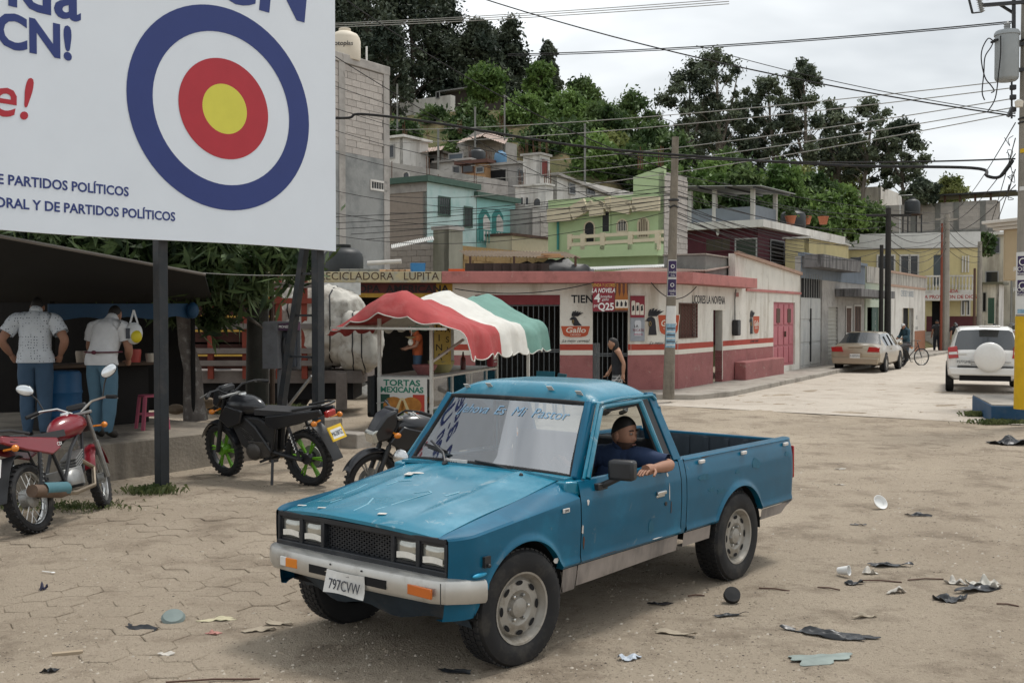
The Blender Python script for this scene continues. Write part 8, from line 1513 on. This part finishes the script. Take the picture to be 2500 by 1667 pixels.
def stand(h=1.72,stride=0.,bend=0.,arms='down',w=1.):
    k=h/1.72; J=dict(pelvis=(0,0,.97),waist=(.0,0,1.10),chest=(.0,0,1.30),neck=(.0,0,1.50),head=(.02,0,1.615),shL=(-.01,.185*w,1.41),shR=(-.01,-.185*w,1.41),hipL=(0,.095,.90),hipR=(0,-.095,.90),knL=(.03+stride*.5,.10,.50),knR=(.03-stride*.35,-.10,.50),anL=(stride,.10,.09),anR=(-stride,-.10,.09),toL=(stride+.16,.115,.035),toR=(-stride+.16,-.115,.035),elL=(-.05,.25,1.13),elR=(-.05,-.25,1.13),wrL=(.06,.26,.90),wrR=(.06,-.26,.90))
    if arms=='swing': J.update(elL=(-.12,.24,1.15),wrL=(-.10,.25,.90),elR=(.05,-.24,1.14),wrR=(.18,-.24,.94))
    if arms=='hips': J.update(elL=(-.10,.36,1.17),wrL=(.05,.27,.99),elR=(-.10,-.36,1.17),wrR=(.05,-.27,.99))
    if arms=='work': J.update(elL=(.10,.27,1.16),wrL=(.32,.16,1.10),elR=(.10,-.27,1.16),wrR=(.32,-.16,1.10))
    if bend:
        c,s=math.cos(bend),math.sin(bend)
        for n in('waist','chest','neck','head','shL','shR','elL','elR','wrL','wrR'):
            x,y,z=J[n]; dz=z-.97; f=1 if n!='waist' else .8; J[n]=(x*c+dz*s*f,y,.97+dz*c-x*s)
        x,y,z=J['head']; nx,ny,nz=J['neck']; J['head']=(nx+.10,ny,nz+.07)
    return {n:tuple(v*k for v in p) for n,p in J.items()}
def cloth_mat(name,col,pat=None,pc=None,scale=60): 
    m=pbr(name,col,.85,var=.10,scale=9,bump=.35,bscale=14)
    if pat:
        nt=m.node_tree; L=nt.links.new; p=nt.nodes['Principled BSDF']; old=p.inputs['Base Color'].links[0].from_socket; tc=_n(nt,'ShaderNodeTexCoord'); mx=_n(nt,'ShaderNodeMix',data_type='RGBA'); L(old,mx.inputs[6]); mx.inputs[7].default_value=(*pc,1)
        if pat=='dots':
            v=_n(nt,'ShaderNodeTexVoronoi'); v.inputs['Scale'].default_value=scale; v.inputs['Randomness'].default_value=.35; L(tc.outputs['Object'],v.inputs['Vector']); lt=_n(nt,'ShaderNodeMath',operation='LESS_THAN'); lt.inputs[1].default_value=.22; L(v.outputs['Distance'],lt.inputs[0]); L(lt.outputs[0],mx.inputs[0])
        else:
            w=_n(nt,'ShaderNodeTexWave'); w.inputs['Scale'].default_value=scale; w.bands_direction='Z'; w2=_n(nt,'ShaderNodeTexWave'); w2.inputs['Scale'].default_value=scale; w2.bands_direction='DIAGONAL'; L(tc.outputs['Object'],w.inputs['Vector']); L(tc.outputs['Object'],w2.inputs['Vector']); mu=_n(nt,'ShaderNodeMath',operation='MAXIMUM'); L(w.outputs[1],mu.inputs[0]); L(w2.outputs[1],mu.inputs[1]); g=_n(nt,'ShaderNodeMath',operation='GREATER_THAN'); g.inputs[1].default_value=.86; L(mu.outputs[0],g.inputs[0]); L(g.outputs[0],mx.inputs[0])
        L(mx.outputs[2],p.inputs['Base Color'])
    return m
JEANS=cloth_mat('blue_jeans',(.045,.085,.14)); JEANS2=cloth_mat('light_blue_jeans',(.075,.15,.21)); TEE=cloth_mat('white_tee',(.56,.57,.58)); DOTS=cloth_mat('white_dotted_shirt',(.56,.60,.64),'dots',(.06,.08,.12),30)
# two men at the stall, backs turned
p=gnd(88,1072,.463); person('man in white dotted short-sleeved shirt standing with his back turned at the stall',(p.x,p.y,.463),R(100),stand(1.80,.03,.06,'hips',1.14),shirt=DOTS,pants=JEANS,build=1.28,sleeve=.62)
p=gnd(250,1070,.463); person('man in plain white T-shirt with apron string bending over the stall',(p.x,p.y,.463),R(80),stand(1.74,.04,.42,'work',1.05),shirt=TEE,pants=JEANS2,build=1.22,sleeve=.62,strap=pbr('maroon_string',(.09,.015,.03),.8))
# driver in the pickup, left arm on the sill, looking back out of the window
Jd=dict(pelvis=(-1.36,.38,.72),waist=(-1.40,.38,.84),chest=(-1.42,.41,.95),neck=(-1.40,.46,1.085),head=(-1.37,.50,1.185),shL=(-1.39,.62,1.03),shR=(-1.38,.24,1.01),elL=(-1.42,.845,.995),wrL=(-1.15,.86,1.000),elR=(-1.15,.20,.93),wrR=(-.95,.28,1.02),hipL=(-1.30,.47,.70),hipR=(-1.30,.29,.70),knL=(-.93,.48,.78),knR=(-.93,.28,.78),anL=(-.75,.48,.52),anR=(-.75,.28,.52),toL=(-.62,.48,.50),toR=(-.62,.28,.50))
person('driver in dark blue shirt resting his elbow on the pickup window sill',tuple(TR.location),TR.rotation_euler[2],Jd,look=(R(84),R(4)),shirt=cloth_mat('navy_shirt',(.018,.035,.085)),pants=cloth_mat('dark_trousers',(.02,.02,.025)),skin=SKIN,sleeve=.85,build=.92,hands=((0,0,1),(0,0,1)),curl=.4,beard=True)
# woman walking past the shop doorway
p=Vector((at(1508,900,21.6).x,21.6)); person('woman in black camisole and plaid trousers walking past the shop doorway',(p.x,p.y,.0),R(178),stand(1.57,.20,.02,'swing',.85),shirt=cloth_mat('black_camisole',(.014,.015,.018)),pants=cloth_mat('plaid_trousers',(.09,.095,.10),'plaid',(.4,.4,.4),5),skin=SKIN2,tank=True,long_hair=True,build=.92,look=(R(8),0))
# person inside the yellow doorway
p=at(1020,850,27.6); person('person in orange T-shirt standing in the dark ochre-walled doorway',(p.x,p.y,.14),R(200),stand(1.62,.03,.05,'work'),shirt=cloth_mat('orange_tee',(.40,.09,.03)),pants=JEANS,sleeve=.55)
# up the street
p=gnd(2212,886); person('man in white cap and dark jacket holding a bicycle beyond the sedan',(p.x,p.y,.02),R(200),stand(1.66,.02,.12,'work'),shirt=cloth_mat('teal_jacket',(.035,.075,.10)),pants=cloth_mat('grey_jeans',(.06,.075,.09)),cap=pbr('white_cap',(.6,.6,.58),.8),sleeve=1.9,look=(0,R(20)))
p=gnd(2287,861); person('man in dark shirt and black hat walking away toward the yellow house',(p.x,p.y,.02),R(85),stand(1.70,.10,0,'down',1.05),shirt=cloth_mat('charcoal_shirt',(.035,.037,.04)),pants=cloth_mat('navy_trousers',(.018,.024,.035)),cap=pbr('black_hat',(.015,.015,.016),.8),build=1.1)
p=gnd(2331,862); person('woman in black top and pale green skirt walking away with a yellow bag',(p.x,p.y,.02),R(80),stand(1.58,.10,0,'swing'),shirt=cloth_mat('black_top',(.015,.015,.017)),skirt=cloth_mat('pale_green_skirt',(.42,.46,.33)),pants=None,build=1.12,skin=SKIN)
q=at(2345,823,p.y+.2); tag(MB().ball((0,0,0),(.10,.16,.2),12,8).build('shoulder_bag',pbr('yellow_bag',(.45,.40,.18),.7),loc=q),'yellow cloth bag at the side of the woman in the green skirt','bag')
for k,(px,D) in enumerate(((2428,47),(2456,45))): p=at(px,860,D); person(('person in bright blue T-shirt with white back print beyond the white vehicle','person in darker blue shirt standing right behind the white vehicle')[k],(p.x,p.y,.02),R(75),stand(1.66 if k==0 else 1.52,.05,.1,'work'),shirt=cloth_mat(('bright_blue_tee','deep_blue_shirt')[k],((.02,.13,.24),(.025,.07,.15))[k]),pants=JEANS,build=1.1)
bpy.data.scenes.remove(_TS)
# ================================================================== litter and weeds
def scrap(name,label,cat,px,py,w,d,mat,h=.02,seed=0,rz=0.,curl=.5):
    """a thin crumpled sheet lying on the ground"""
    p=gnd(px,py,.015); rg=random.Random(seed); n=12
    ph=[rg.uniform(0,6) for _ in range(4)]
    def fn(u,v):
        a=2*math.pi*u; r=v*(1+.22*math.sin(3*a+ph[0])+.13*math.sin(7*a+ph[1])); x=r*math.cos(a)*w/2; y=r*math.sin(a)*d/2
        return (x,y,.012+h*max(0,MN.noise((x*7/w*.4+seed,y*5/d*.4,seed*1.7)))*1.5+.2*h*MN.noise((x*30,y*30,seed))+h*.25*v*v*max(0,math.sin(2*a+ph[2]))*curl)
    mb=MB(); mb.shell(fn,44,11,(0,0,.003)); o=mb.build(name,mat,smooth=70,loc=(p.x,p.y,dirt_z(p.x,p.y)-.006)); o.rotation_euler=(0,0,rz); return tag(o,label,cat)
BAGB=pbr('black_bag_plastic',(.02,.022,.025),.35,var=.5,scale=9); PAPER=pbr('dirty_paper',(.50,.47,.42),.8,var=.15,scale=9); CARD=pbr('dirty_cardboard',(.34,.29,.22),.9,var=.2,scale=7); PLAS=pbr('cloudy_bag_plastic',(.42,.40,.35),.5,var=.25,scale=9); TEALP=pbr('teal_film',(.20,.24,.22),.5,var=.3,scale=9); BLUEP=pbr('pale_blue_wrapper',(.45,.5,.56),.5,var=.2,scale=12)
L_=[('plastic_bag','black plastic bag heaped at the right edge of the street','bag',2470,1082,.70,.45,BAGB,.12),('plastic_bag','long flat black plastic sheet in the right foreground','plastic sheet',2032,1549,.50,.13,BAGB,.05),('plastic_bag','dark plastic scrap lying above the white cup','plastic sheet',2168,1380,.32,.09,BAGB,.03),('plastic_bag','dark crumpled bag with green lining at right','bag',2317,1462,.24,.14,BAGB,.07),('plastic_bag','dark sheet under the beige bag at right','plastic sheet',2385,1440,.34,.13,BAGB,.03),('plastic_bag','cloudy beige plastic bag standing up at right','bag',2408,1430,.22,.16,PLAS,.09),
('plastic_bag','dark rag beside the white cup','rag',2083,1423,.15,.08,BAGB,.04),('plastic_film','grey teal plastic film flattened in the right foreground','plastic sheet',2000,1608,.38,.18,TEALP,.012),('paper_scrap','beige paper right of the black bag heap','paper',2332,1424,.14,.08,PAPER,.05),('paper_scrap','small white paper left of the black bag with green lining','paper',2187,1446,.14,.07,PAPER,.04),('paper_scrap','paper square right of the white cup','paper',2123,1398,.10,.08,PAPER,.04),('plastic_bag','thin dark scrap alone in the middle of the right street','rag',2240,1258,.22,.06,BAGB,.03),
('cardboard_piece','long pale flat cardboard below the pickup door','cardboard',1643,1548,.26,.07,CARD,.02),('wrapper','pale blue and white wrapper in the centre foreground','wrapper',1538,1608,.14,.06,BLUEP,.03),('plastic_bag','dark scrap in front of the rear wheel','rag',1615,1473,.16,.06,BAGB,.02),('plastic_bag','dark strip beside the black bottle cap','rag',1778,1502,.22,.05,BAGB,.015),
('cardboard_piece','left of two overlapping cardboard pieces before the bumper','cardboard',630,1533,.19,.08,CARD,.02),('cardboard_piece','right of two overlapping cardboard pieces before the bumper','cardboard',678,1518,.19,.07,CARD,.02),('paper_scrap','pale yellowish paper spread left of the cardboard pieces','paper',533,1508,.22,.08,pbr('yellow_paper',(.46,.42,.28),.8,var=.15),.015),('paper_scrap','pink scrap below the yellowish paper','paper',522,1541,.09,.05,pbr('pink_scrap',(.42,.20,.17),.7),.02),('plastic_bag','dark shredded plastic left of the grey green lid','rag',340,1527,.24,.09,BAGB,.02),('rag','dark blue rag ball at the left edge of the paving','rag',105,1434,.06,.05,pbr('navy_rag',(.03,.03,.06),.8),.05),('rag','dark rag lump in the left foreground','rag',123,1632,.09,.05,BAGB,.04),('paper_scrap','white scrap in the left foreground','paper',409,1592,.09,.05,PAPER,.02),
('plastic_bag','flat dark plate-like scrap before the front wheel','plastic sheet',1108,1637,.18,.05,BAGB,.02),('paper_scrap','thin white strip left of the far foam piece','paper',2052,1145,.16,.04,PAPER,.02),('paper_scrap','small white strip behind the pickup tailgate','paper',2051,1184,.12,.03,PAPER,.015),('paper_scrap','white paper at the corner of the blue island','paper',2382,1026,.16,.08,PAPER,.03),('cardboard_piece','brown slip lying right of the teal film','cardboard',2110,1505,.14,.05,CARD,.02),('rag','grey rag strip left of the lone dark scrap','rag',2095,1280,.14,.04,pbr('grey_rag',(.16,.15,.14),.9),.02)]
for i,(n,l,c,px,py,w,d,m,h) in enumerate(L_): scrap(n,l,c,px,py,w,d,m,h,seed=i+1,rz=random.uniform(-.4,.4))
def put(mb,name,label,cat,px,py,mat,rz=0,rx=0,z=.0,smooth=40):
    p=gnd(px,py,.015); o=mb.build(name,mat,smooth=smooth,loc=(p.x,p.y,dirt_z(p.x,p.y)+z)); o.rotation_euler=(rx,0,rz); return tag(o,label,cat)
put(MB().lathe([(0,0),(.026,0),(.036,.085),(.040,.088),(.037,.088),(.024,.004)],18),'foam_cup','white foam cup lying on its side in the right street','cup',2046,1402,WHITE,rz=.9,rx=R(80),z=.035)
put(MB().lathe([(.0,0),(.05,.0),(.075,.03),(.08,.03),(.052,-.004),(0,-.004)],18),'foam_bowl','white foam bowl tipped on edge in the middle of the right street','bowl',2146,1240,WHITE,rz=.4,rx=R(55),z=.06)
put(MB().lathe([(0,.035),(.05,.03),(.055,0),(.058,0),(.056,.036),(0,.04)],18),'bottle_cap','black plastic lid lying behind the pickup','lid',1786,1470,BLACK,rz=0,rx=R(50),z=.045)
put(MB().lathe([(0,.02),(.06,.016),(.075,0),(.078,0),(.064,.02),(0,.025)],18),'round_lid','grey green round lid tilted on the paving','lid',423,1509,pbr('grey_green_lid',(.16,.20,.19),.6,var=.2),rz=.3,rx=R(25),z=.03)
put(MB().bar((-.06,0,0),(.05,0,.004),.008,.004).ball((.065,0,.004),(.018,.013,.005)),'plastic_spoon','small white plastic spoon on the hexagon pavers','spoon',116,1394,WHITE,rz=-.5,z=.012)
put(MB().box((0,0,.012),(.17,.035,.022)),'wood_offcut','pale wood offcut lying in the left foreground','wood',165,1589,pbr('pale_wood',(.34,.27,.19),.9,var=.2),rz=.35)
for k,(px,py,ln,a) in enumerate(((2023,1438,.16,-.5),(2150,1420,.3,-.2),(1890,1440,.22,-.4),(2260,1415,.28,.1),(1700,1455,.12,.1),(2460,1475,.14,-.5),(520,1660,.5,.1))): put(MB().tube([(-ln/2,0,.006),(0,.012,.010),(ln/2,0,.006)],.006,5),'dry_stick',('stick below the white foam cup','long stick right of the paper square','stick beside the black lid','long stick above the black crumpled bag','short stick behind the rear wheel','stick at the right edge below the beige bag','long twig along the left foreground edge')[k],'stick',px,py,WOODD,rz=a)
put(MB().box((0,0,.02),(1.1,.12,.03)),'loose_plank','pale plank leaning off the kerb in front of the shop','plank',1855,938,pbr('bleached_plank',(.40,.35,.28),.9,var=.2),rz=-.5)
for k,(px,py) in enumerate(((1795,938),(1812,934),(1838,930),(1700,962),(1715,958),(1880,922),(1768,946),(1905,918))): scrap('kerb_rubbish','white scrap of rubbish '+('below the wall bench','beside the loose plank','left of the pink doors','near the wooden pole foot','just right of the wooden pole foot','below the pink doors','on the kerb before the black door','at the far end of the pink wall')[k],'rubbish',px,py,.32,.2,PAPER,.10,seed=70+k)
# weeds and grass tufts
def tuft(name,px,py,w,d,n,h,z=0.,seed=0,mat=None):
    c=gnd(px,py,z); rg=np.random.default_rng(seed); V=[]
    for _ in range(n):
        x,y=rg.normal(0,w/2.4),rg.normal(0,d/2.4); a=rg.uniform(0,6.28); l=h*rg.uniform(.4,1.2); b=rg.uniform(.1,.9); q=np.array([math.cos(a),math.sin(a),0]); s=np.array([-q[1],q[0],0])*.0035*(1+h*4); P=np.array([x,y,0])
        V+= [P-s,P+s,P+q*l*b*.5+np.array([0,0,l*.75])+s*.6,P+q*l*b+np.array([0,0,l*(.9-.3*b)])]
    o=leaf_obj(name,np.array(V),mat or leafmat('weed_leaf',(.05,.075,.022),(.16,.18,.075),3.),None); o.location=(c.x,c.y,z); o['kind']='stuff'; return o
for k,(px,py,w,d,n,h,z) in enumerate(((372,1203,.35,.2,500,.10,0),(180,1240,.7,.3,500,.06,0),(40,1235,.6,.3,400,.07,0),(2385,1018,.3,.15,500,.14,0),(2440,1036,.55,.15,600,.12,0),(690,1008,.5,.3,500,.16,.463),(640,1010,.3,.25,300,.14,.463),(600,1010,.5,.2,300,.10,.463),(1440,925,.6,.2,300,.35,.15),(1395,920,.5,.2,260,.40,.15))): tuft('weeds',px,py,w,d,n,h,z,seed=k)
